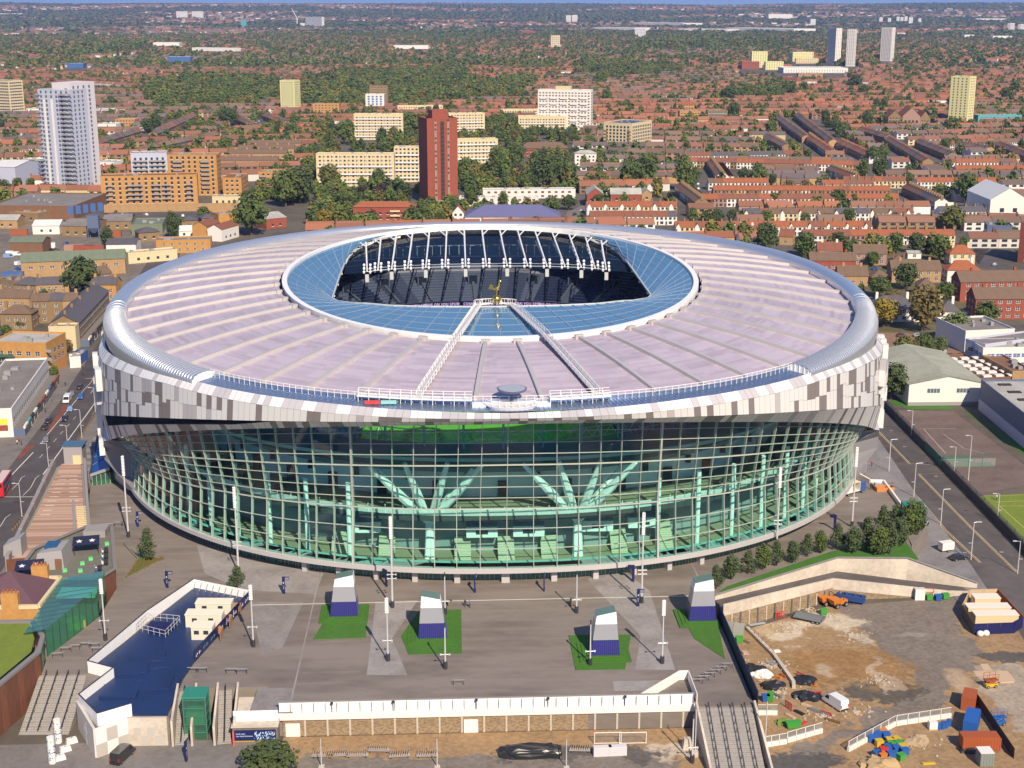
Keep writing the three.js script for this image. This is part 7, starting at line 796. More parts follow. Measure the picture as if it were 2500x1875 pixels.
  const conts = [[[-207.0,-365.0], 0, bm.red, 'rust red tarpaulin covered stack of containers'], [[-200.7,-363.3], 0.1, bm.red, 'second rust red container beside the tarpaulin stack'], [[-202.8,-415.2], 0, bm.tileO, 'orange shipping container above a green one'], [[-221.7,-286.9], 0.1, bm.blue, 'blue skip container at the west yard'], [[-229.2,-373.2], 0.2, bm.white, 'white box body parked at the yard'], [[-257.7,-423.2], 0, bm.tileO, 'orange open shed box in the west yard'], [[-220.3,-269.9], 0.5, bm.white, 'white coach-like trailer at the west edge'], [[-212.8,-367.6], 0.2, bm.pink, 'pinkish container west of the tarpaulin stack']];
  for (const [q, r, m, w] of conts) { const t = thing('container', w, 'container', [q[0], STREET, q[1]], r); mesh('box', S().box(-5, 0, -1.4, 5, 3.4, 1.4), m, t); const s = S(); for (let k = 0; k < 20; k++) s.box(-4.9 + k * 0.5, 0.15, 1.4, -4.7 + k * 0.5, 3.2, 1.46); mesh('corrugation', s, m, t).userData.kind = 'stuff'; }
  for (const [q, p, w, r] of [[[-242.5,-355.0], 'white', 'white van parked before the olive roofed depot', 0.3], [[-239.1,-352.6], 'white', 'second white van parked before the olive roofed depot', 0.2], [[-241.0,-345.9], 'pale', 'pale blue flatbed van in the west yard', 0.1], [[-229.7,-323.5], 'white', 'white van by the green warehouse corner', 1.4]]) van(q[0], q[1], r, paints[p], w);
  const carpark = [[[-228.2,-518.6], 'black'], [[-222.3,-515.0], 'maroon'], [[-216.4,-518.0], 'silver'], [[-214.7,-501.4], 'silver'], [[-200.9,-499.4], 'white'], [[-184.5,-503.2], 'black'], [[-176.7,-493.1], 'white'], [[-225.4,-501.9], 'black'], [[-222.8,-390.2], 'blue'], [[-223.0,-370.5], 'grey'], [[-225.1,-368.2], 'black'], [[-153.6,-495.3], 'black'], [[-226.1,-310.8], 'blue'], [[-225.6,-302.7], 'grey'], [[-153.0,-485.6], 'blue'], [[-218.6,-498.3], 'blue']];
  carpark.forEach(([q, p], i) => { car(q[0], q[1], (i * 1.3) % 3, paints[p], `${p} parked car, ${ordinal(i)} counted along the yard and car park west of the stadium`); });
  patch('car_park', [[-229.5,-486.1], [-149.3,-473.0], [-158.0,-518.7], [-233.9,-529.1]], STREET + 0.004, pm.asphaltL); patch('yard', [[-211.8,-223.5], [-159.0,-261.6], [-141.5,-420.4], [-223.3,-482.7], [-292.7,-485.9]], STREET + 0.002, M(0.20, 0.165, 0.13, 0.9, { map: T.coarse }));
}
// traffic
{
  const N = 1.647; for (const [q, p, r, w] of [[[-139.4,-80.6], 'black', N, 'black car farthest up the high road'], [[-135.9,-67.4], 'blue', N + Math.PI, 'bright blue car beside the white van'], [[-135.6,-52.4], 'pale', N + Math.PI, 'pale blue car following along the red lane'], [[-134.6,-41.2], 'black', N + Math.PI, 'black car in the middle of the high road'], [[-139.1,-39.3], 'black', N, 'dark parked car at the kerb, northern of two'], [[-138.4,-32.1], 'black', N, 'dark parked car at the kerb, southern of two'], [[-134.3,-18.4], 'grey', N + Math.PI, 'grey-blue car closest to the bus'], [[-139.7,-71.8], 'grey', N, 'grey car half hidden behind the white van']]) car(q[0], q[1], r, paints[p], w);
  const v = [-139.4,-63.3]; van(v[0], v[1], N + Math.PI, paints.white, 'white van parked at the kerb of the high road');
  const b = [-132.6,29.2], bus = thing('bus', 'red double-decker bus leaving the frame on the high road', 'bus', [b[0] - 1, STREET, b[1] - 2], N); mesh('body', S().box(-5.4, 0.35, -1.25, 5.4, 4.3, 1.25), M(0.5, 0.02, 0.03, 0.3, { clearcoat: 0.6 }), bus); mesh('roof', S().box(-5.2, 4.3, -1.1, 5.2, 4.4, 1.1), M(0.6, 0.45, 0.42, 0.5), bus); for (const y of [1.2, 3.0]) for (const z of [1.26, -1.26]) for (let k = 0; k < 6; k++) mesh('window', S().box(-4.9 + k * 1.65, y, z - 0.02, -3.4 + k * 1.65, y + 0.85, z + 0.02), cm.glass, bus); mesh('advert', S().box(-2, 2.15, 1.26, 2.5, 2.85, 1.3), bm.blue, bus); mesh('rear_window', S().box(-5.44, 2.9, -0.9, -5.4, 3.8, 0.9), cm.glass, bus); wheels(bus, [-3.4, 3.2], 1.12, 1.4);
  [[[-142.7,-98.5], 0], [[-145.5,-108.5], 1], [[-145.1,-83.4], 0], [[-144.4,-63.5], 2], [[-143.0,-50.1], 0], [[-142.1,-15.3], 3], [[-140.7,-14.6], 0], [[-144.6,-124.3], 1], [[-142.3,-17.8], 1], [[-145.0,-48.8], 2]].forEach(([q, i], k) => person(q, i, k * 1.1, `${['person in dark clothes', 'person in a red top', 'person in a blue top', 'person in a pale top'][i]} on the high road pavement, ${ordinal(k)} of ten`));
  person([-116.8,74.4], 0, 1, 'person in dark clothes beside the timber deck wall');
}
function lampPost(q, h, label, turn = 0, y = STREET) { const t = thing('street_lamp', label, 'street lamp', [q[0], y, q[1]], turn, 'street lamps'); mesh('post', S().tube([0, 0, 0], [0, h, 0], 0.13, 0.08, 6), pm.pole, t); mesh('arm', S().tube([0, h, 0], [-1.1, h + 0.15, 0], 0.06, 0.05, 5), pm.pole, t); mesh('lantern', S().box(-1.8, h + 0.05, -0.14, -0.9, h + 0.22, 0.14), pm.pole, t); mesh('sign_bracket', S().box(0.05, h * 0.45, -0.04, 0.9, h * 0.45 + 0.1, 0.04), pm.pole, t); }
[[-126.3,-47.2], [-124.4,-21.4], [-124.3,-4.8], [-125.2,12.8], [-123.0,47.4]].forEach((q, i) => lampPost(q, 9, `grey street lamp on the stadium side of the high road, ${ordinal(i)} from the north`));
{ const p = new THREE.Group(); mesh('post', S().box(-0.22, 0, -0.22, 0.22, 1.0, 0.22), M(0.16, 0.11, 0.06, 0.8), p); mesh('cap', S().box(-0.24, 1.0, -0.24, 0.24, 1.1, 0.24), bm.dark, p); const runs = [[[-124.1,-4.8], [-126.8,-58.9], 30], [[-122.1,58.1], [-121.5,21.5], 22]]; for (const [a, b, n] of runs) for (let k = 0; k < n; k++) { const q = pl(a, b, k / (n - 1)), c = p.clone(); c.name = numbered('bollard'); c.position.set(q[0], STREET + 0.12, q[1]); scene.add(c); tag(c, 'squat brown bollard in the line along the stadium side kerb', 'bollard', 'bollards along the stadium side kerb'); } }
// timber deck terrace
{
  const d = thing('timber_deck', 'tapering pink timber deck terrace with grey parapets beside the high road', 'terrace'), Y = 1.0; const Lf = [[-117.6, 22], [-110.4, 93.8]], Rt = [[-113.4, 22], [-98.2, 78.6]];
  mesh('podium', S().prism([[-120.6, 28], [-117.8, 19], [-112.8, 19], [-97.8, 79], [-107.5, 94], [-112.6, 95]], STREET, Y - 0.2), M(0.24, 0.225, 0.215, 0.85), d);
  const pks = [pm.timberPink, M(0.36, 0.225, 0.165, 0.85), M(0.46, 0.31, 0.235, 0.85), M(0.30, 0.18, 0.13, 0.85)]; const n = 84; for (let k = 0; k < n; k++) { const z0 = 22.2 + k * 0.84, z1 = z0 + 0.8, xl = (z) => lerp(-118.8, -111.6, clamp((z - 22) / 72, 0, 1)), xr = (z) => (z < 78.6 ? lerp(-113.6, -98.6, (z - 22) / 56.6) : lerp(-98.6, -108, (z - 78.6) / 15)); if (xr(z1) - xl(z1) < 1) continue; mesh('plank', S().box(xl(z0), Y - 0.18, z0, Math.min(xr(z0), xr(z1)), Y + rr(0, 0.02), z1), pks[Math.floor(hash(k, 3) * 4)], d); if (k > 10 && k < 52 && k % 4 === 0) for (const s of [0, 1]) { const x = s ? xr(z0) - 3.4 : xl(z0) + 1.2; if (!(s && k > 36)) mesh('inlay_strip', S().box(x, Y + 0.03, z0 + 0.2, x + 2.3, Y + 0.05, z0 + 0.5), pm.line, d); } }
  for (let k = 0; k < 8; k++) { const a = pl([-119.8, 26], [-112.6, 94], k / 8), b = pl([-119.8, 26], [-112.6, 94], (k + 0.98) / 8); mesh('parapet_panel', S().wall([a, b], STREET, Y + 2.6 - k * 0.16, 0.9), M(0.25 + 0.02 * (k % 2), 0.235, 0.235, 0.85), d); }
  mesh('parapet', S().wall([[-112.9, 21], [-97.7, 79]], Y - 0.3, Y + 1.3, 0.7), M(0.27, 0.25, 0.25, 0.85), d); mesh('rust_wall', S().wall([[-98.4, 79.5], [-108, 94.3], [-112.4, 95]], STREET, Y + 1.1, 0.5), pm.rust, d); mesh('parapet', S().wall([[-107.5, 55], [-101.6, 77]], Y, Y + 1.1, 0.6), M(0.27, 0.25, 0.25, 0.85), d);
  for (let k = 0; k < 16; k++) { const z = 57 + k * 1.3; mesh('stair_tread', S().box(-106.3 + k * 0.36, Y + 0.02, z, -103.4 + k * 0.36, Y + 0.12 + 0.01 * k, z + 0.6), bm.cream, d); }
  const b = mesh('head_house', S().box(-118, Y, 18, -113, Y + 5, 22.5), M(0.30, 0.28, 0.29, 0.8), d); mesh('head_roof', S().box(-118.4, Y + 5, 17.6, -112.6, Y + 5.3, 22.7), M(0.06, 0.12, 0.2, 0.35), b); mesh('door', S().box(-115.6, Y, 22.5, -113.4, Y + 2.5, 22.6), bm.cream, b);
  const c = mesh('wedge_box', S().hexa([[-114.6, Y, 90], [-110.4, Y, 90], [-110.4, Y, 85.5], [-114.6, Y, 85.5], [-114.4, Y + 2.5, 90], [-110.4, Y + 4.3, 90], [-110.4, Y + 4.3, 85.5], [-114.4, Y + 2.5, 85.5]]), M(0.30, 0.29, 0.3, 0.8), d); settle(d);
}
// blue canopy wedge with glass porch
{
  const w = thing('canopy_wedge', 'long blue wedge canopy with green glazed porch at the west foot of the stadium', 'canopy'); const A = [...[-107.0,39.0]], B = [...[-102.4,36.6]], C = [...[-115.8,-16.5]], a = [A[0], 3.2, A[1]], b = [B[0], 4.2, B[1]], c = [C[0], 7, C[1]];
  mesh('roof_plane', S().tri(a, b, c).tri([a[0], a[1] - 0.4, a[2]], [b[0], b[1] - 0.4, b[2]], [c[0], c[1] - 0.4, c[2]]), M(0.015, 0.07, 0.26, 0.25, { metalness: 0.3 }), w); const s = S(); for (let k = 0; k < 7; k++) { const t = 0.12 + k * 0.1, p = [lerp(a[0], c[0], t), lerp(a[1], c[1], t) + 0.05, lerp(a[2], c[2], t)], q = [lerp(b[0], c[0], t + 0.06), lerp(b[1], c[1], t + 0.06) + 0.05, lerp(b[2], c[2], t + 0.06)]; s.tube(p, q, 0.1, 0.1, 4); } mesh('roof_seam', s, M(0.1, 0.2, 0.4, 0.4), w).userData.kind = 'stuff'; mesh('front_fascia', S().bar(a, b, 0.4, 0.3, 0.4), pm.greyMetal, w); mesh('edge_fascia', S().bar(a, c, 0.4, 0.2, 0.6), pm.darkMetal, w);
  mesh('side_wall', S().quad([a[0] + 0.5, STREET, a[2] - 2], [c[0], STREET, c[2]], [c[0], c[1] - 0.5, c[2]], [a[0] + 0.5, a[1] - 0.4, a[2] - 2]), M(0.02, 0.05, 0.14, 0.4), w);
  const q0 = [a[0] + 0.3, a[2] - 0.6], q1 = [b[0] + 1, b[2] - 0.6]; for (let k = 0; k < 5; k++) { const p = pl(q0, q1, k / 5), q = pl(q0, q1, (k + 1) / 5); mesh('porch_pane', S().quad([p[0], 0, p[1]], [q[0], 0, q[1]], [q[0], 3.4, q[1]], [p[0], 3, p[1]]), pm.greenGlass, w); mesh('porch_post', S().tube([p[0], 0, p[1]], [p[0], 3.2, p[1]], 0.08, 0.08, 4), mt.mullion, w); } settle(w);
}
// roof-terrace pavilion, yellow brick house, green glass hall, sedum-roofed block
{
  const p = thing('pavilion', 'rust-brown clad pavilion with furnished roof terrace', 'pavilion'), P = [[-106, 94.5], [-97.6, 80.5], [-91.9, 80.8], [-85.3, 107.2], [-87.6, 113], [-106, 112]]; mesh('rust_wall', S().prism(P, STREET, 4.4, false), pm.rust, p); mesh('terrace_floor', S().sheet(P, 4.0), M(0.16, 0.155, 0.13, 0.85, { map: T.fine }), p); mesh('parapet_cap', S().wall([...P, P[0]], 4.4, 4.65, 0.8), M(0.19, 0.18, 0.17, 0.8), p); for (const [a, b] of [[P[2], P[3]]]) for (const t of [0.2, 0.55]) { const q = pl(a, b, t), r = pl(a, b, t + 0.16); mesh('window_strip', S().wall([q, r], 0, 4, 0.3), M(0.08, 0.14, 0.13, 0.1), p); }
  mesh('stair_house', S().hexa([[-103, 4, 106], [-96.5, 4, 106], [-96.5, 4, 98], [-103, 4, 98], [-102.2, 7.6, 105.4], [-97, 8.2, 105.4], [-97, 8.2, 98.6], [-102.2, 7.0, 98.6]]), M(0.30, 0.285, 0.29, 0.8), p); mesh('stair_door', S().box(-98.4, 4, 105.8, -97, 6.4, 106.1), bm.brown, p); mesh('rooflight', S().box(-101.4, 7.85, 99.4, -98.6, 8.2, 103), M(0.02, 0.08, 0.18, 0.1), p);
  mesh('upper_box', S().box(-97, 4, 82.5, -92, 5.6, 87), M(0.27, 0.25, 0.25, 0.8), p); settle(p);
  const st = (i) => { const s = new THREE.Shape(); for (let k = 0; k < 10; k++) { const a = k * Math.PI / 5, r = k % 2 ? 0.35 : 0.8; s[k ? 'lineTo' : 'moveTo'](Math.sin(a) * r, Math.cos(a) * r); } return new THREE.ShapeGeometry(s).rotateX(-Math.PI / 2); };
  for (const [x, z, w] of [[-94.3, 95, 'navy square parasol with white stars behind the stair house'], [-103, 109, 'navy square parasol with white stars before the yellow brick house']]) { const t = thing('parasol', w, 'parasol', [x, 4, z], 0.2, 'navy parasols on the roof terrace'); const r = 2.9; mesh('canopy', S().tri([-r, 2.5, r], [r, 2.5, r], [0, 3.1, 0]).tri([r, 2.5, r], [r, 2.5, -r], [0, 3.1, 0]).tri([r, 2.5, -r], [-r, 2.5, -r], [0, 3.1, 0]).tri([-r, 2.5, -r], [-r, 2.5, r], [0, 3.1, 0]), M(0.012, 0.014, 0.05, 0.8), t); for (const [sx, sz] of [[-1.4, 1.3], [1.4, 1.3]]) { const q = mesh('star_print', st(), bm.white, t); q.position.set(sx, 2.86, sz); q.rotation.x = 0.2; } mesh('pole', S().tube([0, 0, 0], [0, 3, 0], 0.08, 0.08, 5), pm.darkMetal, t); for (const [a, b] of [[-2.6, 2.6], [2.6, 2.6], [2.6, -2.6], [-2.6, -2.6]]) mesh('leg', S().tube([a, 0, b], [a, 2.5, b], 0.06, 0.06, 4), pm.darkMetal, t); }
  [[-92, 101], [-93.2, 103.6], [-96, 107.5], [-92.6, 107.8], [-99.4, 109.8], [-90.5, 92]].forEach(([x, z], i) => { const t = thing('stool', `bright green cube stool on the roof terrace, ${ordinal(i)} of six`, 'stool', [x, 4, z], 0.3, 'green stools on the roof terrace'); mesh('seat', S().box(-0.45, 0.1, -0.45, 0.45, 0.75, 0.45), M(0.14, 0.55, 0.2, 0.6), t); mesh('foot', S().box(-0.3, 0, -0.3, 0.3, 0.1, 0.3), bm.dark, t); });
  [[-89.6, 96.5], [-88.8, 100], [-88, 103.6], [-88.6, 107]].forEach(([x, z], i) => { const t = thing('dining_set', `slim terrace table with white chairs along the pavilion edge, ${ordinal(i)} from the stadium`, 'table', [x, 4, z], 0.25, 'terrace tables'); mesh('table', S().box(-0.45, 0.75, -1.3, 0.45, 0.85, 1.3).box(-0.1, 0, -1, 0.1, 0.75, -0.8).box(-0.1, 0, 0.8, 0.1, 0.75, 1), bm.dark, t); for (let k = 0; k < 4; k++) mesh('chair', S().box(-1.05, 0.4, -1.2 + k * 0.66, -0.6, 0.5, -0.8 + k * 0.66).box(-1.05, 0.5, -1.2 + k * 0.66, -0.98, 1, -0.8 + k * 0.66), pick([bm.white, bm.blue, bm.white]), t); });
  const h = thing('brick_house', 'yellow brick house with purple hipped roof and clay pot chimneys', 'house'); mesh('wall', S().prism([[-113, 112.5], [-95, 112.5], [-95.6, 128.5], [-113, 128.5]], STREET, 4.6, false), bm.orange, h); mesh('parapet', S().wall([[-113, 113], [-95.4, 113], [-96, 128], [-113, 128]], 4.6, 5.4, 0.7), bm.cream, h); { const s = S(), c = [[-112.4, 4.8, 127.6], [-96.6, 4.8, 127.6], [-96.2, 4.8, 113.6], [-112.4, 4.8, 113.6]]; const a = [-104.5, 8.6, 117.5]; s.tri(c[0], c[1], a).tri(c[1], c[2], a).tri(c[2], c[3], a).tri(c[3], c[0], a); mesh('roof', s, M(0.12, 0.06, 0.075, 0.8), h); } for (const [x, z] of [[-110, 113], [-99.5, 113.2], [-101.6, 127.6]]) { const q = mesh('chimney', S().box(x - 1.7, 4, z - 0.8, x + 1.7, 8.0, z + 0.8), bm.orange, h); for (let k = 0; k < 4; k++) mesh('chimney_pot', S().tube([x - 1.2 + k * 0.8, 8.0, z], [x - 1.2 + k * 0.8, 8.8, z], 0.24, 0.2, 6), bm.tileO, q); } { const w = new THREE.CircleGeometry(1.6, 14, 0, Math.PI).translate(-107, 1.4, 128.56); mesh('lunette_window', w, bm.white, h); } settle(h);
  const g = thing('glass_hall', 'green glass walled hall sloping beside the yellow brick house', 'hall'); const Q = [[-91.2, 140.8], [-85.5, 122], [-86, 113.3]], top = [5.8, 6.4, 6.4]; for (let s = 0; s < 2; s++) { const n = s ? 2 : 8; for (let k = 0; k < n; k++) { const a = pl(Q[s], Q[s + 1], k / n), b = pl(Q[s], Q[s + 1], (k + 1) / n), ya = lerp(top[s], top[s + 1], k / n), yb = lerp(top[s], top[s + 1], (k + 1) / n); mesh('wall_pane', S().quad([a[0], 0, a[1]], [b[0], 0, b[1]], [b[0], yb, b[1]], [a[0], ya, a[1]]), pm.greenGlass, g); mesh('mullion', S().tube([a[0], 0, a[1]], [a[0], ya, a[1]], 0.07, 0.07, 4), pm.darkMetal, g); const ia = [-95.4, lerp(5, 5, k / n), a[1]], ib = [-95.4, 5, b[1]]; mesh('roof_pane', S().quad([a[0], ya, a[1]], [b[0], yb, b[1]], ib, ia), pm.blueGlass ??= M(0.25, 0.66, 0.6, 0.05, { transmission: 0.85, thickness: 0 }), g); mesh('roof_bar', S().tube([a[0], ya, a[1]], ia, 0.07, 0.07, 4), pm.darkMetal, g); } } mesh('floor', S().prism([[-91, 140.5], [-85.8, 122], [-86.3, 113.5], [-95, 113.5], [-95, 140.5]], STREET, 0.05), M(0.16, 0.2, 0.14, 0.8), g); mesh('counter', S().tube([-89, 0.05, 127], [-89, 1.6, 127], 2, 2, 14), M(0.3, 0.35, 0.1, 0.6), g); mesh('mezzanine', S().box(-95, 2.8, 114, -87, 3.2, 119), bm.white, g); settle(g);
  const b = thing('rust_block', 'rust-plank clad block with yellow-green planted roof in the corner', 'building'); const R = [[-91.6, 141.4], [-90.6, 148], [-96.6, 171], [-135, 171], [-135, 134], [-95.6, 134]]; mesh('sedum_roof', S().sheet([[-93, 142], [-92, 148], [-97.6, 170], [-134, 170], [-134, 135], [-96, 135]], 4.5), pm.grassY, b); mesh('roof_edge', S().wall([...R, R[0]], 4.2, 4.75, 0.9), M(0.2, 0.19, 0.18, 0.8), b); const seg = [[R[0], R[1], 3], [R[1], R[2], 12], [R[2], R[3], 16], [R[5], R[0], 2]]; for (const [a, c, n] of seg) for (let k = 0; k < n; k++) mesh('rust_panel', S().wall([pl(a, c, k / n), pl(a, c, (k + 0.985) / n)], STREET, 4.2, 0.35), k % 3 ? pm.rust : pm.rust2 ??= M(0.19, 0.07, 0.035, 0.85, { map: pm.rust.map }), b); mesh('glass_slot', S().wall([pl(R[0], R[1], 0.15), pl(R[0], R[1], 0.75)], 0, 4, 0.5), pm.greenGlass, b); settle(b);
}
// planted triangle with pine, tree by the compound end, forecourt clutter
{
  const b = thing('planted_bed', 'star-shaped planted bed with low rusty ground cover around a pine', 'planting bed'); const P = [[-89.2,81.5], [-83.9,89.2], [-78.2,91.3], [-84.4,102.9], [-83.9,91.0]]; mesh('kerb', S().wall([...P, P[0]], 0, 0.35, 0.3), M(0.2, 0.18, 0.16, 0.8), b); mesh('soil', S().sheet(P, 0.2), pm.lawn, b); const s = S(); for (let k = 0; k < 260; k++) { const t = rnd(), u = rnd() * (1 - t), q = [P[4][0] * (1 - t - u) + P[2][0] * t + P[3][0] * u, P[4][1] * (1 - t - u) + P[2][1] * t + P[3][1] * u]; s.tri([q[0] - 0.3, 0.25, q[1]], [q[0] + 0.3, 0.25, q[1] + 0.2], [q[0] + rr(-0.2, 0.2), rr(0.5, 0.9), q[1]]); } mesh('ground_cover', s, leafM(0.15, 0.11, 0.02), b).userData.kind = 'stuff'; settle(b);
  { const q = [-81.6,91.6]; tree('pine', q[0], 0.2, q[1], 7.8, vm.pine, 'bushy dark pine in the star-shaped bed', 'plaza pines', 1.0); } { const q = [-58.8,109.1]; tree('pine', q[0], 0, q[1], 5.4, vm.pine, 'small bushy pine at the propped end of the compound', 'plaza pines', 1.25); } { const q = [-44.6,174.4]; tree('wide', q[0] + 1, STREET, q[1] + 5, 6.8, vm.leaf[2], 'dark leafy tree cut by the lower frame edge beside the kiosk', 'plaza trees', 1.5); }
  const cc = [-70.3,171.8]; { const t = van(cc[0], cc[1], 1.25, paints.black, 'black people carrier parked below the chequered wall'); }
  for (const [q, w, h] of [[[-83.1,165.5], 'white printed advertising column nearer the wide stairs', 4.6], [[-82.3,172.6], 'white printed advertising column nearer the frame edge', 5]]) { const t = thing('advertising_column', w, 'column', [q[0], STREET, q[1]]); mesh('drum', S().tube([0, 0, 0], [0, h, 0], 0.65, 0.65, 14), bm.white, t); const s = S(); for (let k = 0; k < 40; k++) { const a = hash(k, 1) * 6.28, y = 0.4 + hash(k, 2) * (h - 1); s.tube([Math.cos(a) * 0.6, y, Math.sin(a) * 0.6], [Math.cos(a) * 0.67, y + 0.1, Math.sin(a) * 0.67], 0.12, 0.14, 4); } mesh('blue_print', s, M(0.05, 0.09, 0.3, 0.6), t).userData.kind = 'stuff'; }
  [[-80.7,165.7], [-81.1,168.6], [-81.3,171.6]].forEach((q, i) => { const t = thing('concrete_block', `white security block beside the printed columns, ${ordinal(i)} from the wall`, 'block', [q[0], STREET, q[1]], 0.5, 'white security blocks'); mesh('block', S().hexa([[-1, 0, 0.55], [1, 0, 0.55], [1, 0, -0.55], [-1, 0, -0.55], [-0.85, 0.9, 0.42], [0.85, 0.9, 0.42], [0.85, 0.9, -0.42], [-0.85, 0.9, -0.42]]), bm.white, t); mesh('lifting_eye', S().box(-0.1, 0.9, -0.05, 0.1, 1.0, 0.05), bm.dark, t); });
}


// ---------- east: service road, court, school ----------
patch('road', [[140, -160], [133, -110], [120.5, -18], [113.8, 46], [111, 91], [107.2, 131.5], [103, 200], [121, 200], [125.6, 86], [126, 50], [127, 10], [129.6, -44], [136, -110], [146, -160]], STREET + 0.004, pm.asphaltL);
struct('pavement', S().prism([[119.5, -18], [113.4, 46], [110.7, 91], [107.6, 120], [100, 112], [100.5, 104], [96, 91], [101, 66], [100, 44], [108, -18]], STREET, STREET + 0.12), M(0.22, 0.205, 0.205, 0.9, { map: T.mid }));
const yl = M(0.5, 0.30, 0.06, 0.85); for (const p of [[[114.1,-0.6], [113.5,37.4], [112.3,68.4], [113.2,89.8]], [[120.9,-20.1], [120.3,15.1], [125.8,15.9]], [[127.1,23.8], [119.9,24.5], [119.4,67.0], [119.6,96.1]]]) { wl(p, 0.22, yl); wl(p.map((q) => [q[0] + 0.45, q[1]]), 0.12, pm.line); }
for (const q of [[125.1,-17.2], [124.1,-0.7], [124.2,26.9], [120.9,83.8], [111.8,83.8]]) patch('inspection_cover', [[q[0] - 0.5, q[1] - 0.4], [q[0] + 0.5, q[1] - 0.4], [q[0] + 0.5, q[1] + 0.4], [q[0] - 0.5, q[1] + 0.4]], STREET + 0.13, pm.pavLight);
patch('sports_court', [[130.5,-40.6], [152.1,-38.1], [153.1,17.8], [148.5,34.9], [130.9,41.3], [130.8,9.8]], STREET + 0.03, M(0.165, 0.115, 0.095, 0.9, { map: T.mid }));
for (const p of [[[134.6,-19.4], [146.1,-18.9]], [[135.9,-18.7], [134.2,6.4]], [[140.2,-13.2], [141.4,0.7]], [[141.0,0.7], [145.8,7.0]]]) struct('court_line', S().ribbon(p, 0.12, STREET + 0.04), pm.line);
patch('sports_pitch', [[130.3,43.7], [145.6,42.0], [129.2,85.0]], STREET + 0.034, pm.grassY); for (const p of [[[131.8,43.3], [145.1,43.1]], [[133.0,48.3], [141.2,47.9]], [[132.4,51.6], [139.6,51.7]], [[132.9,51.2], [133.0,67.7]]]) struct('court_line', S().ribbon(p, 0.14, STREET + 0.044), M(0.6, 0.5, 0.15, 0.9));
patch('grass_verge', [[133.8,-50.1], [138.4,-41.0], [152.9,-40.3], [154.2,-46.1], [143.2,-55.9]], STREET + 0.03, pm.lawn); patch('grass_verge', [[155.9,-39.4], [156.8,8.7], [159.6,1.6], [157.4,-31.4]], STREET + 0.036, pm.lawn);
{
  const w = thing('boundary_wall', 'dark boundary wall topped with mesh fence along the east road', 'wall'); const A = [[131.3, -52], [127.4, 60], [126.2, 88], [122, 200]]; for (let i = 0; i < 3; i++) { const n = Math.ceil(pdist(A[i], A[i + 1]) / 6); for (let k = 0; k < n; k++) { const a = pl(A[i], A[i + 1], k / n), b = pl(A[i], A[i + 1], (k + 0.99) / n); if (i === 0 && k > 8 && k < 12) { mesh('gate_leaf', S().wall([a, b], STREET, STREET + 2.6, 0.08), M(0.03, 0.12, 0.09, 0.6), w); continue; } mesh('wall_bay', S().wall([a, b], STREET, STREET + 2.2, 0.5), M(0.06, 0.055, 0.06, 0.8), w); mesh('mesh_fence', S().wall([a, b], STREET + 2.2, STREET + 3.4, 0.03), pm.fence ??= M(0.3, 0.3, 0.28, 0.7, { transparent: true, opacity: 0.3 }), w); mesh('fence_post', S().box(a[0] - 0.05, STREET + 2.2, a[1] - 0.05, a[0] + 0.05, STREET + 3.5, a[1] + 0.05), pm.darkMetal, w); } } settle(w);
}
[[112.3,22.0], [112.5,43.4], [112.6,64.5], [111.8,88.1], [129.7,-11.8], [130.0,25.0], [127.3,64.3], [132.1,30.5], [119.6,96.9]].forEach((q, i) => lampPost(q, i > 3 ? (i === 7 ? 13 : 8) : 9.5, `${i === 7 ? 'tall grey floodlight post inside' : 'grey street lamp beside'} the east road, ${ordinal(i)} of nine`, i > 3 ? 0 : Math.PI));
bld({ name: 'sports_hall', label: 'white rendered sports hall with shallow grey-green roof beside the court', A: [139.4,-45.3], B: [165.1,-44.9], dep: 46, h: 7.4, wall: bm.white, roof: 'gable', along: true, ridge: 2.6, roofM: M(0.36, 0.36, 0.27, 0.85, { map: T.mid }), near: true }); { const t = scene.children[scene.children.length - 1], L = pdist([139.4,-45.3], [165.1,-44.9]); for (const x of [0.24, 0.62]) { const w = mesh('window', S().box(L * x, 4.4, 0.02, L * (x + 0.16), 5.8, 0.1), bm.glassL, t); for (let k = 1; k < 4; k++) mesh('glazing_bar', S().box(L * (x + 0.04 * k) - 0.05, 4.4, 0.1, L * (x + 0.04 * k) + 0.05, 5.8, 0.14), bm.frame, w); } mesh('plinth', S().box(-0.05, 0, 0.02, L + 0.05, 1.2, 0.12), bm.grey, t); }
bld({ name: 'blue_hall', label: 'navy clad hall with pale rooflit roof on the east edge', A: [161.2,-39.9], B: [159.2,8.8], dep: 60, h: 9.5, wall: bm.navyGrey, roofM: bm.flatL, plant: 0 }); { const t = scene.children[scene.children.length - 1]; for (let i = 0; i < 5; i++) for (let j = 0; j < 3; j++) mesh('rooflight', S().box(4 + i * 9, 9.6, -8 - j * 12, 6 + i * 9, 9.9, -4 - j * 12), bm.dark, t); mesh('pale_base', S().box(0, 0, 0.02, 50, 3.6, 0.2), bm.lilac, t); }
bld({ name: 'school', label: 'white and blue school front with ribbon windows on the east edge', A: [181.2,-90.9], B: [200.1,-91.5], dep: 14, h: 7.6, wall: bm.white, roofM: bm.flatL, near: true, win: { dx: 3.2, dy: 3.4, w: 2.6, h: 1.3, y0: 1.2, m: bm.blue } }); bld({ name: 'school', label: 'grey roofed school wing joined behind the white front', A: [179.1,-103.1], B: [183.0,-94.0], dep: 40, h: 8.2, wall: bm.lilac, roofM: bm.flat, near: true, win: { dx: 4, dy: 3.4, w: 2.6, h: 1.3, y0: 1.4 } }); bld({ name: 'school', label: 'ribbed grey roofed school hall behind the others', A: [184.1,-116.8], B: [204.0,-119.4], dep: 24, h: 8, wall: bm.white, roofM: bm.flat });
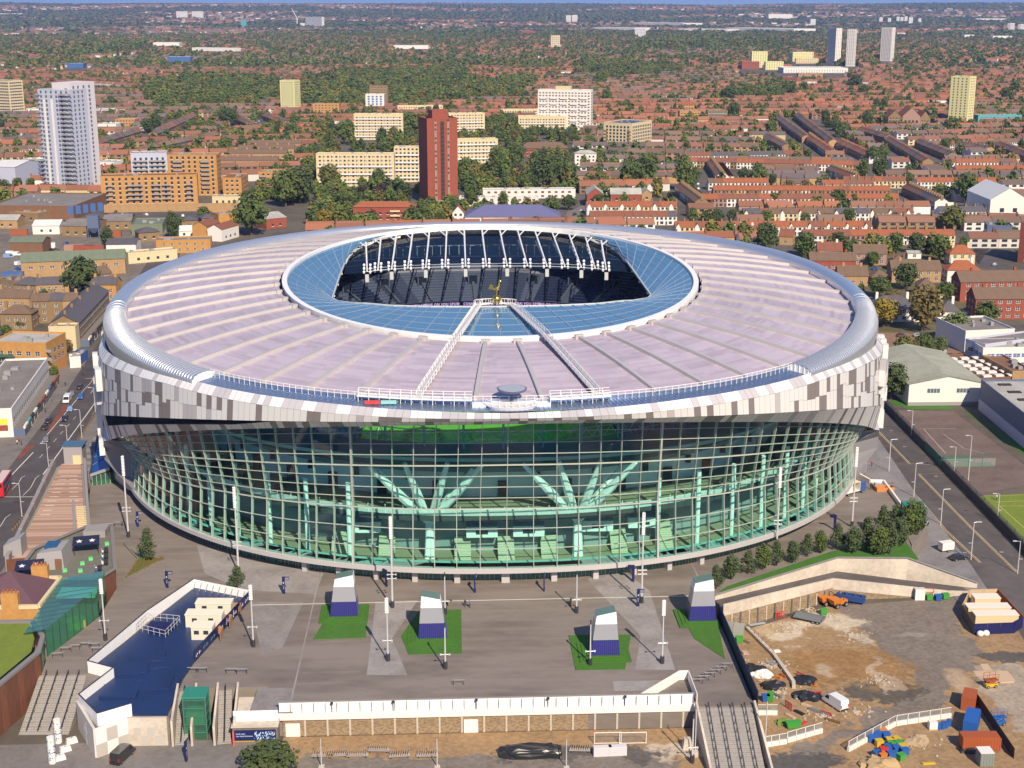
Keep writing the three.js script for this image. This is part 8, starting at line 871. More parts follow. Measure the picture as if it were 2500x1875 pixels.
bld({ name: 'low_annexe', label: 'low flat annexe with rows of white rooflights', A: [170.6,-63.7], B: [181.5,-65.1], dep: 34, h: 3.6, wall: bm.brown, roofM: bm.brown, plant: 0 }); { const t = scene.children[scene.children.length - 1]; for (let i = 0; i < 5; i++) for (let j = 0; j < 6; j++) mesh('rooflight', S().box(2 + i * 4.6, 3.7, -4 - j * 5, 5 + i * 4.6, 4.4, -2 - j * 5), bm.white, t); } bld({ name: 'low_annexe', label: 'brown canted flat-roofed block beside the rooflit annexe', A: [182.8,-67.0], B: [190.9,-67.7], dep: 24, h: 5, wall: bm.tan, roofM: bm.brown });
for (const [A, B, h, rg, wm, rm, dep, w] of [[[216.2,-211.4], [249.8,-213.1], 9, 4, bm.red, bm.tileB, 11, 'red brick three-storey flats, rear one of the pair'], [[209.4,-174.7], [234.0,-174.4], 9, 4, bm.red, bm.tileB, 11, 'red brick three-storey flats, front one of the pair'], [[195.0,-305.6], [211.3,-303.6], 6, 4, bm.pink, bm.tileB, 10, 'tan semi-detached houses under a brown roof behind the rim trees'], [[199.7,-257.5], [223.1,-256.4], 6, 4, bm.tan, bm.tileB, 10, 'long tan terrace under a brown roof beside the rounded tree'], [[226.1,-256.3], [241.7,-255.5], 6, 4, bm.white, bm.tileO, 10, 'white semi with red hipped roof and gables'], [[243.0,-301.2], [255.8,-300.6], 6, 4, bm.cream, bm.tileO, 9, 'cream house with red hipped roof behind the white semi'], [[169.1,-292.2], [191.8,-290.3], 5, 3.4, bm.red, bm.tileB, 9, 'red brick row with white bays right at the rim'], [[172.0,-250.4], [185.7,-249.0], 5, 4, bm.tan, bm.tileB, 10, 'tan bungalow with blue dormer at the rim'], [[180.2,-320.6], [192.5,-318.7], 5, 4, bm.white, bm.tileR, 9, 'white gabled cottage at the rim'], [[163.9,-172.5], [185.3,-171.5], 6, 4, bm.white, bm.slate, 14, 'slate hipped hall behind the rusty trees'], [[192.3,-168.3], [200.6,-167.9], 5, 4, bm.white, bm.slate, 12, 'slate hipped house beside the weeping tree'], [[208.5,-288.3], [216.9,-286.7], 4, 3.4, bm.brown, bm.tileB, 9, 'small brown hipped outbuilding'], [[188.5,-252.5], [197.3,-252.1], 3.6, 3, bm.brown, bm.tileB, 9, 'low brown hipped garage block'], [[201.5,-223.7], [208.6,-222.7], 5, 3, bm.tan, bm.tileB, 9, 'small tan hipped house between trees'], [[291.3,-378.7], [304.4,-375.5], 8, 0, bm.navyGrey, bm.flat, 14, 'dark blue flat-roofed block by the side street'], [[280.9,-308.0], [287.6,-303.4], 20, 0, bm.redDark, bm.flat, 20, 'tall dark brick flats cut by the east frame edge'], [[305.7,-421.7], [328.8,-417.8], 6, 0, bm.brown, bm.flatL, 20, 'low brown unit below the vaulted hall'], [[150.6,-385.3], [160.8,-382.3], 5, 3.4, bm.white, bm.tileR, 9, 'gabled cottage pair beside the rim trees'], [[171.2,-369.1], [178.0,-366.3], 5, 3.6, bm.tan, bm.tileR, 9, 'brown cottage between two rim trees'], [[228.1,-321.5], [235.1,-321.2], 3, 1, bm.white, bm.flatL, 6, 'white garage row between gardens']]) bld({ name: w.includes('flats') ? 'brick_flats' : 'brick_house', label: w, A, B, dep, h, wall: wm, roof: rg ? (w.includes('hip') ? 'hip' : 'gable') : 'flat', ridge: rg, roofM: rm, near: true, win: { dx: 3.8, dy: 2.9, w: 1.6, h: 1.4, y0: 1 }, chim: rg > 3.3 ? [0.2, 0.8] : null });
patch('side_street', [[239.8,-265.1], [281.8,-349.1], [302.2,-421.9], [291.7,-422.4], [265.5,-335.7], [254.1,-272.2], [257.9,-242.0], [266.7,-263.8]], STREET + 0.006, pm.asphaltL); patch('car_park', [[160.7,-153.3], [183.7,-149.5], [183.5,-116.8], [168.9,-105.9], [156.5,-135.2]], STREET + 0.006, M(0.25, 0.15, 0.09, 0.9, { map: T.mid })); patch('gardens', [[166.2,-340.4], [224.8,-376.7], [270.6,-349.6], [185.7,-116.7], [128.9,-47.0], [155.8,-142.9], [179.4,-300.0]], STREET + 0.003, M(0.13, 0.11, 0.045, 0.95, { map: T.coarse }));
[[[169.0,-144.9], 'maroon', 0.1], [[175.5,-144.6], 'silver', 0.2], [[176.7,-117.1], 'silver', 1.2], [[172.5,-111.4], 'white', 0.3], [[177.1,-110.1], 'black', 0.2], [[201.7,-290.7], 'blue', 0.4], [[215.0,-197.0], 'silver', 1], [[209.4,-183.6], 'silver', 1], [[302.7,-416.2], 'white', 0.2], [[310.6,-442.1], 'silver', 0.2], [[304.1,-410.5], 'white', 0.2], [[266.3,-300.1], 'silver', 1]].forEach(([q, p, r], i) => car(q[0], q[1], r, paints[p], `${p} parked car among the eastern houses, ${ordinal(i)} from the stadium side`));
// avenue behind with parked cars
{ let n = 0; for (const [a, b, k] of [[[156.5,-585.3], [185.6,-736.3], 7], [[164.7,-585.0], [187.1,-719.5], 6], [[334.3,-875.1], [320.5,-795.4], 5], [[-224,-1198], [-219,-1300], 6], [[63.0,-472.3], [74.7,-503.0], 3], [[291.9,-507.3], [295.3,-492.6], 4]]) for (let i = 0; i < k; i++) { const q = pl(a, b, i / (k - 1)); car(q[0], q[1], Math.atan2(-(b[1] - a[1]), b[0] - a[0]), pick([paints.silver, paints.white, paints.black, paints.blue, paints.grey]), `small parked car in the streets behind, ${ordinal(n++)} counted from the avenue`); } patch('road', [[149.1,-560.7], [182.7,-753.6], [194.9,-753.0], [163.6,-560.0]], STREET + 0.006, pm.asphaltL); patch('road', [[-215,-1116], [-233,-1325], [-223,-1325], [-187,-1115]], STREET + 0.006, pm.asphaltL); patch('park_lawn', [[-1.6,-637.4], [-0.6,-728.4], [37.9,-748.9], [35.1,-684.4], [14.4,-632.0]], STREET + 0.02, M(0.22, 0.15, 0.04, 0.95, { map: T.mid })); patch('road', [[56.7,-443.4], [65.6,-503.4], [81.4,-540.0], [77.8,-502.9], [66.2,-443.0]], STREET + 0.006, pm.pavement); }
// east end of the plaza: parapet, ramp to the street, pines, lorry
{
  const w = thing('plaza_parapet', 'white angled parapet round the stair head by the east road', 'wall'); for (const [a, b] of [[[97.8, 40], [99.6, 46]], [[99.6, 46], [103, 46.5]], [[103, 46.5], [101.6, 70]], [[104.4, 77.8], [98, 78.2]], [[98, 78.2], [97, 82]]]) mesh('parapet_run', S().wall([a, b], STREET, 1.1, 0.5), pm.whiteW, w); mesh('stair_pit_lid', S().box(99.6, 0.01, 46.6, 102.8, 0.5, 50), pm.greyMetal, w); settle(w);
  struct('plaza_edge', S().prism([[99.5, 46.5], [103, 46.5], [104.6, 78], [96.5, 90], [98, 78]], STREET, -0.01), pm.paving);
  const r = thing('ramp_wall', 'long cream ramp with double parapet walls above the building site', 'ramp'); const U = [[44.2, 119.5], [76, 100.2], [92, 100.8], [107, 105]], D = [[44.8, 125.6], [72.4, 110], [98.8, 109.3], [107.5, 108.6]]; const hU = [1.0, 1.2, 1.0, -3.6], hR = [-0.2, -2.2, -4.4, -5], hD = [1.4, 0.2, -3.6, -4.3];
  for (let i = 0; i < 3; i++) { const q = (p, y) => [p[0], y, p[1]]; mesh('upper_wall', S().hexa([q(U[i], STREET), q(U[i + 1], STREET), [U[i + 1][0], STREET, U[i + 1][1] - 0.5], [U[i][0], STREET, U[i][1] - 0.5], q(U[i], hU[i]), q(U[i + 1], hU[i + 1]), [U[i + 1][0], hU[i + 1], U[i + 1][1] - 0.5], [U[i][0], hU[i], U[i][1] - 0.5]]), pm.concreteW, r); mesh('wall_cap', S().bar(q(U[i], hU[i]), q(U[i + 1], hU[i + 1]), 0.6, 0.1), pm.cap, r); mesh('ramp_surface', S().quad(q(U[i], hR[i]), q(U[i + 1], hR[i + 1]), q(D[i + 1], hR[i + 1]), q(D[i], hR[i])), pm.asphaltL, r); mesh('lower_wall', S().hexa([q(D[i], hD[i] - 2.6), q(D[i + 1], hD[i + 1] - 2.2), [D[i + 1][0], hD[i + 1] - 2.2, D[i + 1][1] - 0.4], [D[i][0], hD[i] - 2.6, D[i][1] - 0.4], q(D[i], hD[i]), q(D[i + 1], hD[i + 1]), [D[i + 1][0], hD[i + 1], D[i + 1][1] - 0.4], [D[i][0], hD[i], D[i][1] - 0.4]]), pm.concreteW, r); mesh('brick_base', S().hexa([q(D[i], STREET), q(D[i + 1], STREET), [D[i + 1][0], STREET, D[i + 1][1] - 0.3], [D[i][0], STREET, D[i][1] - 0.3], q(D[i], hD[i] - 2.6), q(D[i + 1], Math.max(hD[i + 1] - 2.2, STREET + 0.1)), [D[i + 1][0], Math.max(hD[i + 1] - 2.2, STREET + 0.1), D[i + 1][1] - 0.3], [D[i][0], hD[i] - 2.6, D[i][1] - 0.3]].map((v) => [v[0], v[1], v[2] - 0.05])), pm.brickTan, r); }
  for (let k = 0; k < 7; k++) { const q = pl(D[0], D[1], k / 6.5), h = lerp(hD[0], hD[1], k / 6.5) - 2.5; mesh('post', S().box(q[0] - 0.15, STREET, q[1] - 0.02, q[0] + 0.15, h, q[1] + 0.22), M(0.1, 0.1, 0.12, 0.7), r); if (k < 6) { const p = pl(D[0], D[1], (k + 0.5) / 6.5); mesh('pale_post', S().box(p[0] - 0.12, STREET, p[1] - 0.02, p[0] + 0.12, h - 0.2, p[1] + 0.15), pm.concreteW, r); } } settle(r);
  const bed = thing('pine_bed', 'narrow grass bed behind the ramp wall under the young pines', 'planting bed'); mesh('turf', S().prism([[44.5, 117.5], [76, 98.8], [95, 99.5], [95.5, 90], [90, 87], [76, 94], [48, 113]], 0.002, 0.15), pm.lawn, bed); settle(bed);
  const ps = [[45.5,112.3], [49.8,107.4], [54.1,104.5], [57.9,102.3], [61.6,100.0], [65.6,98.5], [70.0,94.2], [73.4,93.1], [78.1,90.7], [81.1,93.4], [84.8,91.0], [86.6,95.0], [89.4,94.6], [92.9,90.1], [91.1,83.3], [98.4,82.3], [95.3,79.4], [99.9,82.4]]; ps.forEach((q, i) => tree(i % 2 ? 'tall' : 'pine', q[0], 0, q[1] + 1.5, i > 9 ? rr(6.4, 8.5) : rr(4.6, 6.4), i % 4 === 3 ? vm.leaf[0] : vm.pine, `young pine in the bed above the ramp, ${ordinal(i)} from the tower end`, 'young pines above the ramp', rr(0.95, 1.2)));
  const q = [92.2,54.0], l = thing('lorry', 'open-backed white lorry unloading beside the tall mast', 'lorry', [q[0], 0, q[1]], 0.55); mesh('cab', S().box(2.2, 0.5, -1.1, 4.2, 2.9, 1.1), paints.blue, l); mesh('box_body', S().box(-3.4, 0.8, -1.15, 2.0, 0.95, 1.15).box(-3.4, 0.95, -1.15, 2, 3.2, -1.08).box(-3.4, 0.95, 1.08, -0.9, 3.2, 1.15).box(1.9, 0.95, -1.15, 2, 3.2, 1.15), bm.white, l); mesh('box_roof', S().box(-3.45, 3.2, -1.2, 2.05, 3.3, 1.2), M(0.7, 0.6, 0.3, 0.7), l); mesh('load', S().box(-2.8, 0.96, -0.8, -1.4, 2.3, 0.6).box(-1, 0.96, -0.7, 0.8, 1.8, 0.5), M(0.45, 0.28, 0.15, 0.9), l); wheels(l, [-2.2, 3.1], 1.0, 1.2);
  const b = [101.5,51.6], k = thing('timber_crate', 'orange timber crate behind the white parapet', 'crate', [b[0], 0, b[1]], 0.1); for (const [x0, z0, x1, z1] of [[-2.4, -1.2, 2.4, -1.1], [-2.4, 1.1, 2.4, 1.2], [-2.4, -1.1, -2.3, 1.1], [2.3, -1.1, 2.4, 1.1]]) mesh('side', S().box(x0, 0, z0, x1, 1.1, z1), M(0.5, 0.2, 0.06, 0.9), k); mesh('base', S().box(-2.3, 0, -1.1, 2.3, 0.3, 1.1), M(0.3, 0.12, 0.05, 0.9), k);
  const tq = [107.7,82.4], tr = thing('box_trailer', 'white box trailer hitched on the east pavement', 'trailer', [tq[0], STREET + 0.12, tq[1]], 0.3); mesh('box', S().box(-1.7, 0.5, -0.9, 1.7, 2.4, 0.9), bm.white, tr); wheels(tr, [0], 0.95); mesh('spare_wheel', S().tube([1.72, 1.2, 0], [1.85, 1.2, 0], 0.36, 0.36, 10), cm.tyre, tr); const cq = [108.8,88.0]; car(cq[0], cq[1], 0.3, paints.black, 'black off-roader in front of the white box trailer', STREET + 0.12);
  person([108.7,17.4], 1, 1, 'person in a red top walking beside the east end of the glass front'); person([99.4,50.1], 0, 2, 'worker in dark clothes by the timber crate', 0); person([98.2,51.0], 0, 1, 'second worker in dark clothes by the timber crate', 0); person([133.8,46.9], 3, 2, 'player in a pale top on the yellow-green pitch'); const p1 = [-9.0,120.9]; person([p1[0] - 0.35, p1[1]], 0, 1.6, 'walker in dark clothes on the open plaza, western of two', 0); person([p1[0] + 0.6, p1[1] + 0.6], 2, 1.8, 'walker in a blue top on the open plaza, eastern of two', 0); person([109.1,125.0], 3, 1, 'person in a pale top by the cabin hoarding on the east pavement');
  { const g = thing('green_cage', 'green mesh cage store on the sports court', 'cage', [...(() => { const v = [136.3,17.0]; return [v[0], STREET + 0.03, v[1]]; })()], 0.02); mesh('frame', S().box(-8, 0, -2, 8, 0.15, 2).box(-8, 2.6, 1.9, 8, 2.7, 2).box(-8, 2.6, -2, 8, 2.7, -1.9), M(0.03, 0.14, 0.09, 0.6), g); mesh('mesh_side', S().box(-8, 0.15, 1.93, 8, 2.6, 1.97), pm.fence, g); mesh('dugout', S().box(-7.6, 0.16, -1.6, 2, 1.9, 1), M(0.03, 0.16, 0.1, 0.6), g); for (const x of [-8, -4, 0, 4, 8]) mesh('post', S().box(x - 0.06, 0, 1.9, x + 0.06, 2.8, 2.02), M(0.03, 0.14, 0.09, 0.6), g); }
}


// ---------- building site ----------
const siteTex = (() => {
  const X0 = -55, Z0 = 106, LX = 168, LZ = 100, yard = [[71.6,108.5], [91.6,107.0], [102.3,109.1], [94.9,129.6], [96.0,140.1], [85.0,150.6], [81.5,159.0], [74.6,162.7], [55.3,172.2], [49.4,180.6], [44.2,180.4], [49.7,173.0], [67.9,160.6], [76.1,152.7], [78.7,146.5], [74.6,134.3], [73.8,124.2], [72.5,115.0]], slab = [[91.6,143.9], [103.3,141.1], [90.8,178.1], [90.1,155.8], [90.4,150.3]], strip = [[-39.2,173.4], [1.5,173.1], [17.7,172.1], [28.3,177.9], [23.0,183.3], [-38.5,180.4]];
  // [centre, half length, half width, colour, strength]
  const spots = [[[59.0,125.0], 4.6, 5, [0.56, 0.47, 0.35]], [[68.9,121.0], 7, 4.4, [0.56, 0.47, 0.35]], [[71.4,129.2], 2.6, 2.4, [0.5, 0.42, 0.32]], [[26.6,174.3], 5, 2.2, [0.5, 0.41, 0.3]], [[84.1,129.1], 5, 1.6, [0.3, 0.26, 0.22]], [[69.7,153.6], 8.5, 4.2, [0.11, 0.09, 0.065]], [[100.4,139.0], 6, 2.8, [0.1, 0.085, 0.07]], [[10.6,173.5], 14, 2.6, [0.12, 0.105, 0.09]], [[66.3,142.0], 12, 8, [0.31, 0.17, 0.06]], [[48.2,179.1], 8, 4, [0.1, 0.09, 0.08]], [[61.3,143.8], 3, 2.4, [0.42, 0.31, 0.2]], [[72.4,144.9], 1, 7, [0.42, 0.31, 0.2]], [[86.6,149.4], 3, 5, [0.42, 0.3, 0.19]], [[50.4,158.7], 5, 4, [0.36, 0.24, 0.13]], [[54.6,123.3], 4, 3, [0.44, 0.33, 0.2]]];
  const arc = [81.6,146.7];
  const t = tex(1024, 1, (u, v) => { const x0 = X0 + u * LX, z0 = Z0 + v * LZ, n1 = fbm(u * 40, v * 26, 3, 0, 4), n2 = fbm(u * 40 + 50, v * 26, 7, 0, 4), x = x0 + (n1 - 0.5) * 7, z = z0 + (n2 - 0.5) * 7, f = fbm(u * 300, v * 190, 11, 0, 2), k = 0.72 + 0.35 * n1 + 0.5 * (f - 0.5);
    let c = [0.34, 0.215, 0.105]; const mix = (d, a) => { c = c.map((q, i) => lerp(q, d[i], clamp(a, 0, 1))); };
    if (inPoly(x, z, strip)) mix([0.19, 0.165, 0.14], 0.9); if (inPoly(x, z, slab)) mix([0.38, 0.31, 0.235], 0.9); if (inPoly(x, z, yard)) { mix([0.2, 0.165, 0.135], 0.93); const r = Math.hypot((x0 - arc[0] + 6), (z0 - arc[1] - 2) / 1.2), w = Math.sin(r * 5.2 + n1 * 5); if (r < 15 && r > 3 && w > 0.6) mix([0.13, 0.105, 0.085], 0.5 * n2); }
    for (const [p, a, b, d] of spots) { const e = Math.hypot((x - p[0]) / a, (z - p[1]) / b) + (n2 - 0.5) * 0.9 + (f - 0.5) * 0.5; if (e < 1.1) mix(d, (1.1 - e) * 3.4); }
    return c.map((q) => q * k); });
  t.repeat.set(1 / LX, 1 / LZ); t.offset.set(-X0 / LX, -Z0 / LZ); return t;
})();
const sm = { ply: M(0.5, 0.36, 0.23, 0.85), orange: M(0.55, 0.17, 0.02, 0.5), blueP: M(0.02, 0.10, 0.35, 0.5), greenP: M(0.05, 0.28, 0.04, 0.6), yellowP: M(0.55, 0.36, 0.02, 0.6), redP: M(0.5, 0.03, 0.03, 0.6), rustC: M(0.33, 0.075, 0.02, 0.75), tarp: M(0.02, 0.02, 0.022, 0.35) };
patch('site_ground', [[43, 128], [71, 113], [99, 110], [110, 108], [106, 140], [102, 205], [-42.9, 205], [-42.9, 165.6], [31.5, 165.6], [31.5, 168], [42.6, 168]], STREET + 0.004, M(1, 1, 1, 0.95, { map: siteTex }));
{ const g = new THREE.IcosahedronGeometry(0.22, 0), im = new THREE.InstancedMesh(g, M(0.4, 0.33, 0.25, 0.95), 700), m = new THREE.Matrix4(), q = new THREE.Quaternion(); for (let k = 0; k < 700; k++) { const c = pick([[69.7,118.0], [71.5,127.8], [59.3,123.5], [66.0,114.7], [63.3,161.0], [50.9,141.3], [50.6,152.7], [56.5,162.4], [71.0,173.4], [63.1,180.1], [71.2,148.7]]), r = Math.abs(rr(-1, 1) * rr(0, 1)) * 7, a = rnd() * 6.28, s = rr(0.3, 1.7); m.compose(V(c[0] + Math.cos(a) * r, STREET + 0.05, c[1] + Math.sin(a) * r * 0.7), q.setFromAxisAngle(V(rnd(), rnd(), rnd()).normalize(), a), V(s, s * 0.7, s)); im.setMatrixAt(k, m); } im.name = 'rubble'; im.castShadow = im.receiveShadow = true; im.userData = { kind: 'stuff', label: 'loose pale rubble strewn over the building site', category: 'rubble' }; scene.add(im); }
// fence between plaza and site
{
  const f = thing('site_hoarding', 'tall dark green hoarding between plaza and building site', 'fence'); const A = [43.3, 127.5], B = [43.1, 167]; for (let k = 0; k < 16; k++) mesh('hoarding_panel', S().wall([pl(A, B, k / 16), pl(A, B, (k + 0.985) / 16)], STREET, 2.6, 0.12), M(0.012, 0.025 + 0.004 * (k % 3), 0.045, 0.7), f); mesh('top_rail', S().bar([A[0], 2.6, A[1]], [B[0], 2.6, B[1]], 0.2, 0.08), pm.navyW, f); settle(f);
  const b = [46.8,127.0]; const st = thing('steel_store', 'pair of grey steel store boxes beside the hoarding', 'store', [b[0], STREET, b[1]], -0.3); mesh('box', S().box(-2.2, 0, -1.4, 0, 2.5, 1.4), M(0.26, 0.27, 0.24, 0.7), st); mesh('box', S().box(0.05, 0, -1.4, 2.2, 2.4, 1.4), M(0.3, 0.31, 0.27, 0.7), st); mesh('timber_end', S().box(-2.3, 0, -1.3, -2.21, 2.3, 1.3), sm.ply, st);
  const w = thing('kerb_wall', 'low pale concrete kerb running down the building site', 'kerb'); const P = [[50.3,124.2], [53.1,137.1], [54.2,149.3], [53.8,151.3]]; mesh('kerb', S().wall(P, STREET, STREET + 0.7, 0.7), pm.concreteW, w); for (let k = 0; k < 8; k++) { const q = pl(P[0], P[1], k / 7); mesh('stake', S().tube([q[0], STREET + 0.6, q[1]], [q[0], STREET + 1.6, q[1]], 0.04, 0.04, 4), pm.darkMetal, w); } settle(w);
}
// plant and vehicles
{ const q = [60.5,160.1]; van(q[0] - 0.6, q[1] - 1.5, 2.0, paints.white, 'white panel van parked on the brown building site'); }
[[[70.8,111.9], 'orange dumper with raised skip, western of two', 0.4], [[72.8,113.3], 'orange dumper with raised skip, eastern of two', 0.5]].forEach(([q, w, r]) => { const t = thing('dumper', w, 'dumper', [q[0], STREET, q[1]], r); mesh('skip', S().hexa([[-1.8, 0.9, 0.8], [0.1, 0.9, 0.8], [0.1, 0.9, -0.8], [-1.8, 0.9, -0.8], [-2.4, 2.2, 1.1], [0.4, 1.9, 1.1], [0.4, 1.9, -1.1], [-2.4, 2.2, -1.1]]), sm.orange, t); mesh('chassis', S().box(0.2, 0.6, -0.7, 2.2, 1.4, 0.7), sm.orange, t); mesh('roll_bar', S().tube([1, 1.4, 0.6], [1, 2.7, 0.6], 0.06, 0.06, 5).tube([1, 1.4, -0.6], [1, 2.7, -0.6], 0.06, 0.06, 5).tube([1, 2.7, 0.6], [1, 2.7, -0.6], 0.06, 0.06, 5), pm.darkMetal, t); wheels(t, [-1.1, 1.5], 0.95, 1.7); });
{ const q = [76.1,111.3], t = thing('loader_frame', 'blue steel lifting frame beside the dumpers', 'frame', [q[0], STREET, q[1]], -0.45); for (const z of [-0.7, 0.7]) mesh('beam', S().box(-3.2, 0.6, z - 0.15, 3.2, 1.9, z + 0.15), M(0.02, 0.06, 0.2, 0.5), t); for (const x of [-2.6, -0.9, 0.9, 2.6]) mesh('cross_bar', S().box(x - 0.15, 0, -0.55, x + 0.15, 2.1, 0.55), M(0.02, 0.06, 0.2, 0.5), t); }
{ const q = [64.6,120.4], t = thing('flat_trailer', 'grey flatbed trailer with a spare wheel on the chalk patch', 'trailer', [q[0], STREET, q[1]], -0.55); mesh('bed', S().box(-3.2, 0.7, -1.4, 3.2, 0.9, 1.4).box(-3.2, 0.9, -1.4, 3.2, 1.2, -1.3).box(3.1, 0.9, -1.3, 3.2, 1.2, 1.4), M(0.16, 0.17, 0.18, 0.6), t); wheels(t, [2.2, 1.2], 1.2); mesh('draw_bar', S().tube([-3.2, 0.7, 0], [-4.6, 0.4, 0], 0.1, 0.1, 5), pm.darkMetal, t); }
const binAt = (q, m, w, r = 0, k = 1) => { const t = thing('wheeled_bin', w, 'bin', [q[0], STREET, q[1]], r); mesh('body', S().hexa([[-0.6 * k, 0.15, 0.5], [0.6 * k, 0.15, 0.5], [0.6 * k, 0.15, -0.5], [-0.6 * k, 0.15, -0.5], [-0.72 * k, 1.2, 0.6], [0.72 * k, 1.2, 0.6], [0.72 * k, 1.2, -0.6], [-0.72 * k, 1.2, -0.6]]), m, t); mesh('lid', S().box(-0.76 * k, 1.21, -0.64, 0.76 * k, 1.34, 0.64), m, t); };
binAt([68.5,117.5], sm.greenP, 'lone green wheeled bin by the chalk patch'); binAt([94.0,110.8], sm.greenP, 'green wheeled bin in the row by the ramp, western one', 0.1); binAt([95.9,111.1], sm.blueP, 'blue wheeled bin in the row by the ramp', 0.1); binAt([97.8,110.5], sm.greenP, 'green wheeled bin in the row by the ramp, eastern one', 0.1); binAt([47.4,130.4], sm.greenP, 'green bin beside the steel stores'); binAt([47.2,156.1], sm.blueP, 'blue bin behind the white barrier gate'); binAt([48.2,155.8], sm.greenP, 'long green bin behind the white barrier gate', 1.3, 1.6); binAt([50.0,166.5], sm.greenP, 'long green skip behind the white barriers', 0.1, 1.9);
{ const q = [91.9,110.4], t = thing('barrier_stack', 'white stack of pedestrian barriers leaning by the ramp', 'barriers', [q[0], STREET, q[1]]); for (let k = 0; k < 6; k++) mesh('barrier', S().box(-1.1, 0, -0.8 + k * 0.25, 1.1, 2.6, -0.74 + k * 0.25), k % 2 ? bm.white : bm.grey, t); const r = [94.3,108.9], s = thing('red_lift', 'red basket lift behind the bins', 'lift', [r[0], STREET, r[1]]); mesh('basket', S().box(-1.2, 1.2, -0.6, 1.2, 1.3, 0.6).box(-1.2, 2.2, 0.55, 1.2, 2.3, 0.6).box(-1.2, 1.3, 0.55, -1.1, 2.2, 0.6).box(1.1, 1.3, 0.55, 1.2, 2.2, 0.6), sm.redP, s); mesh('base', S().box(-1, 0, -0.5, 1, 1.2, 0.5), sm.redP, s); }
const scissor = (q, m, b, w) => { const t = thing('scissor_lift', w, 'lift', [q[0], STREET, q[1]], 0.15); mesh('base', S().box(-1.2, 0.3, -0.6, 1.2, 0.9, 0.6), b, t); wheels(t, [-0.8, 0.8], 0.6); const s = S(); for (const z of [-0.45, 0.45]) s.tube([-1, 0.9, z], [1, 1.5, z], 0.07, 0.07, 4).tube([1, 0.9, z], [-1, 1.5, z], 0.07, 0.07, 4); mesh('scissor_arm', s, m, t); mesh('platform', S().box(-1.3, 1.5, -0.65, 1.3, 1.65, 0.65), m, t); const r = S(); for (const x of [-1.25, 0, 1.25]) for (const z of [-0.6, 0.6]) r.tube([x, 1.65, z], [x, 2.9, z], 0.05, 0.05, 4); for (const y of [2.3, 2.9]) for (const z of [-0.6, 0.6]) r.tube([-1.25, y, z], [1.25, y, z], 0.05, 0.05, 4); mesh('guard_rail', r, m, t); };
scissor([92.1,152.4], sm.rustC, sm.yellowP, 'orange scissor lift with yellow base on the pale boards'); scissor([88.0,167.1], sm.blueP, sm.blueP, 'blue scissor lift behind the dark fence');
{ const c = thing('cabin_enclosure', 'navy hoarded enclosure with three white cabins at the east edge', 'enclosure'); const P = [[98.3,119.3], [97.4,129.0], [106.1,128.7], [109.1,125.9], [109.3,111.1], [102.9,111.2]]; const mm = [M(0.1, 0.08, 0.07, 0.8), pm.navyW, pm.navyW, sm.rustC, sm.ply, sm.ply]; for (let i = 0; i < 6; i++) { const a = P[i], b = P[(i + 1) % 6], n = Math.max(1, Math.round(pdist(a, b) / 2.6)); for (let k = 0; k < n; k++) mesh('hoarding_panel', S().wall([pl(a, b, k / n), pl(a, b, (k + 0.98) / n)], STREET, STREET + 2.5, 0.1), mm[i], c); } settle(c); [[[103.7,124.1], 'front white cabin'], [[103.5,120.3], 'middle white cabin'], [[105.0,115.3], 'rear white cabin']].forEach(([q, w], i) => { const t = thing('site_cabin', w + ' inside the navy enclosure', 'cabin', [q[0], STREET, q[1]], -0.03, 'cabins in the navy enclosure'), L = [4.6, 4.6, 2.8][i]; mesh('body', S().box(-L, 0, -1.3, L, 2.6, 1.3), bm.cream, t); mesh('roof', S().box(-L - 0.1, 2.6, -1.4, L + 0.1, 2.75, 1.4), M(0.72, 0.66, 0.55, 0.7), t); }); [[98.5,129.8], [99.8,129.6]].forEach((q, i) => { const t = solo('sack', new THREE.IcosahedronGeometry(0.75, 2).scale(1, 0.9, 0.9).translate(q[0], STREET + 0.6, q[1]), bm.white, `white builder's sack before the navy hoarding, ${i ? 'eastern' : 'western'} one`, 'sack'); }); }
const cont = (q, m, L, w, r, lid) => { const t = thing('container', w, 'container', [q[0], STREET, q[1]], r); mesh('box', S().box(-L, 0.1, -1.2, L, 2.6, 1.2), m, t); mesh('roof', S().box(-L - 0.02, 2.6, -1.22, L + 0.02, 2.68, 1.22), lid ?? m, t); for (let k = 0; k < L * 4; k++) mesh('rib', S().box(-L + 0.1 + k * 0.5, 0.2, 1.2, -L + 0.32 + k * 0.5, 2.5, 1.26), m, t); mesh('door_end', S().box(L, 0.2, -1.1, L + 0.06, 2.5, 1.1), m, t); };
cont([81.3,175.2], sm.rustC, 3.3, 'orange-red ribbed shipping container at the lower east corner', -0.03); cont([82.5,168.2], sm.blueP, 3.0, 'blue shipping container behind the orange-red one', 1.1); cont([80.3,180.6], M(0.2, 0.22, 0.2, 0.7), 1.2, 'small grey container with white roof in the corner', 0, bm.white); cont([85.1,159.8], sm.rustC, 2.2, 'rusty open skip above the blue container', 1.1);
{ const f = thing('mesh_fence', 'dark mesh fence line behind the containers', 'fence'); const A = [87.1,157.3], B = [86.1,179.3]; for (let k = 0; k < 12; k++) mesh('fence_panel', S().wall([pl(A, B, k / 12), pl(A, B, (k + 0.97) / 12)], STREET, STREET + 2.0, 0.05), M(0.05, 0.035, 0.03, 0.8), f); settle(f); }
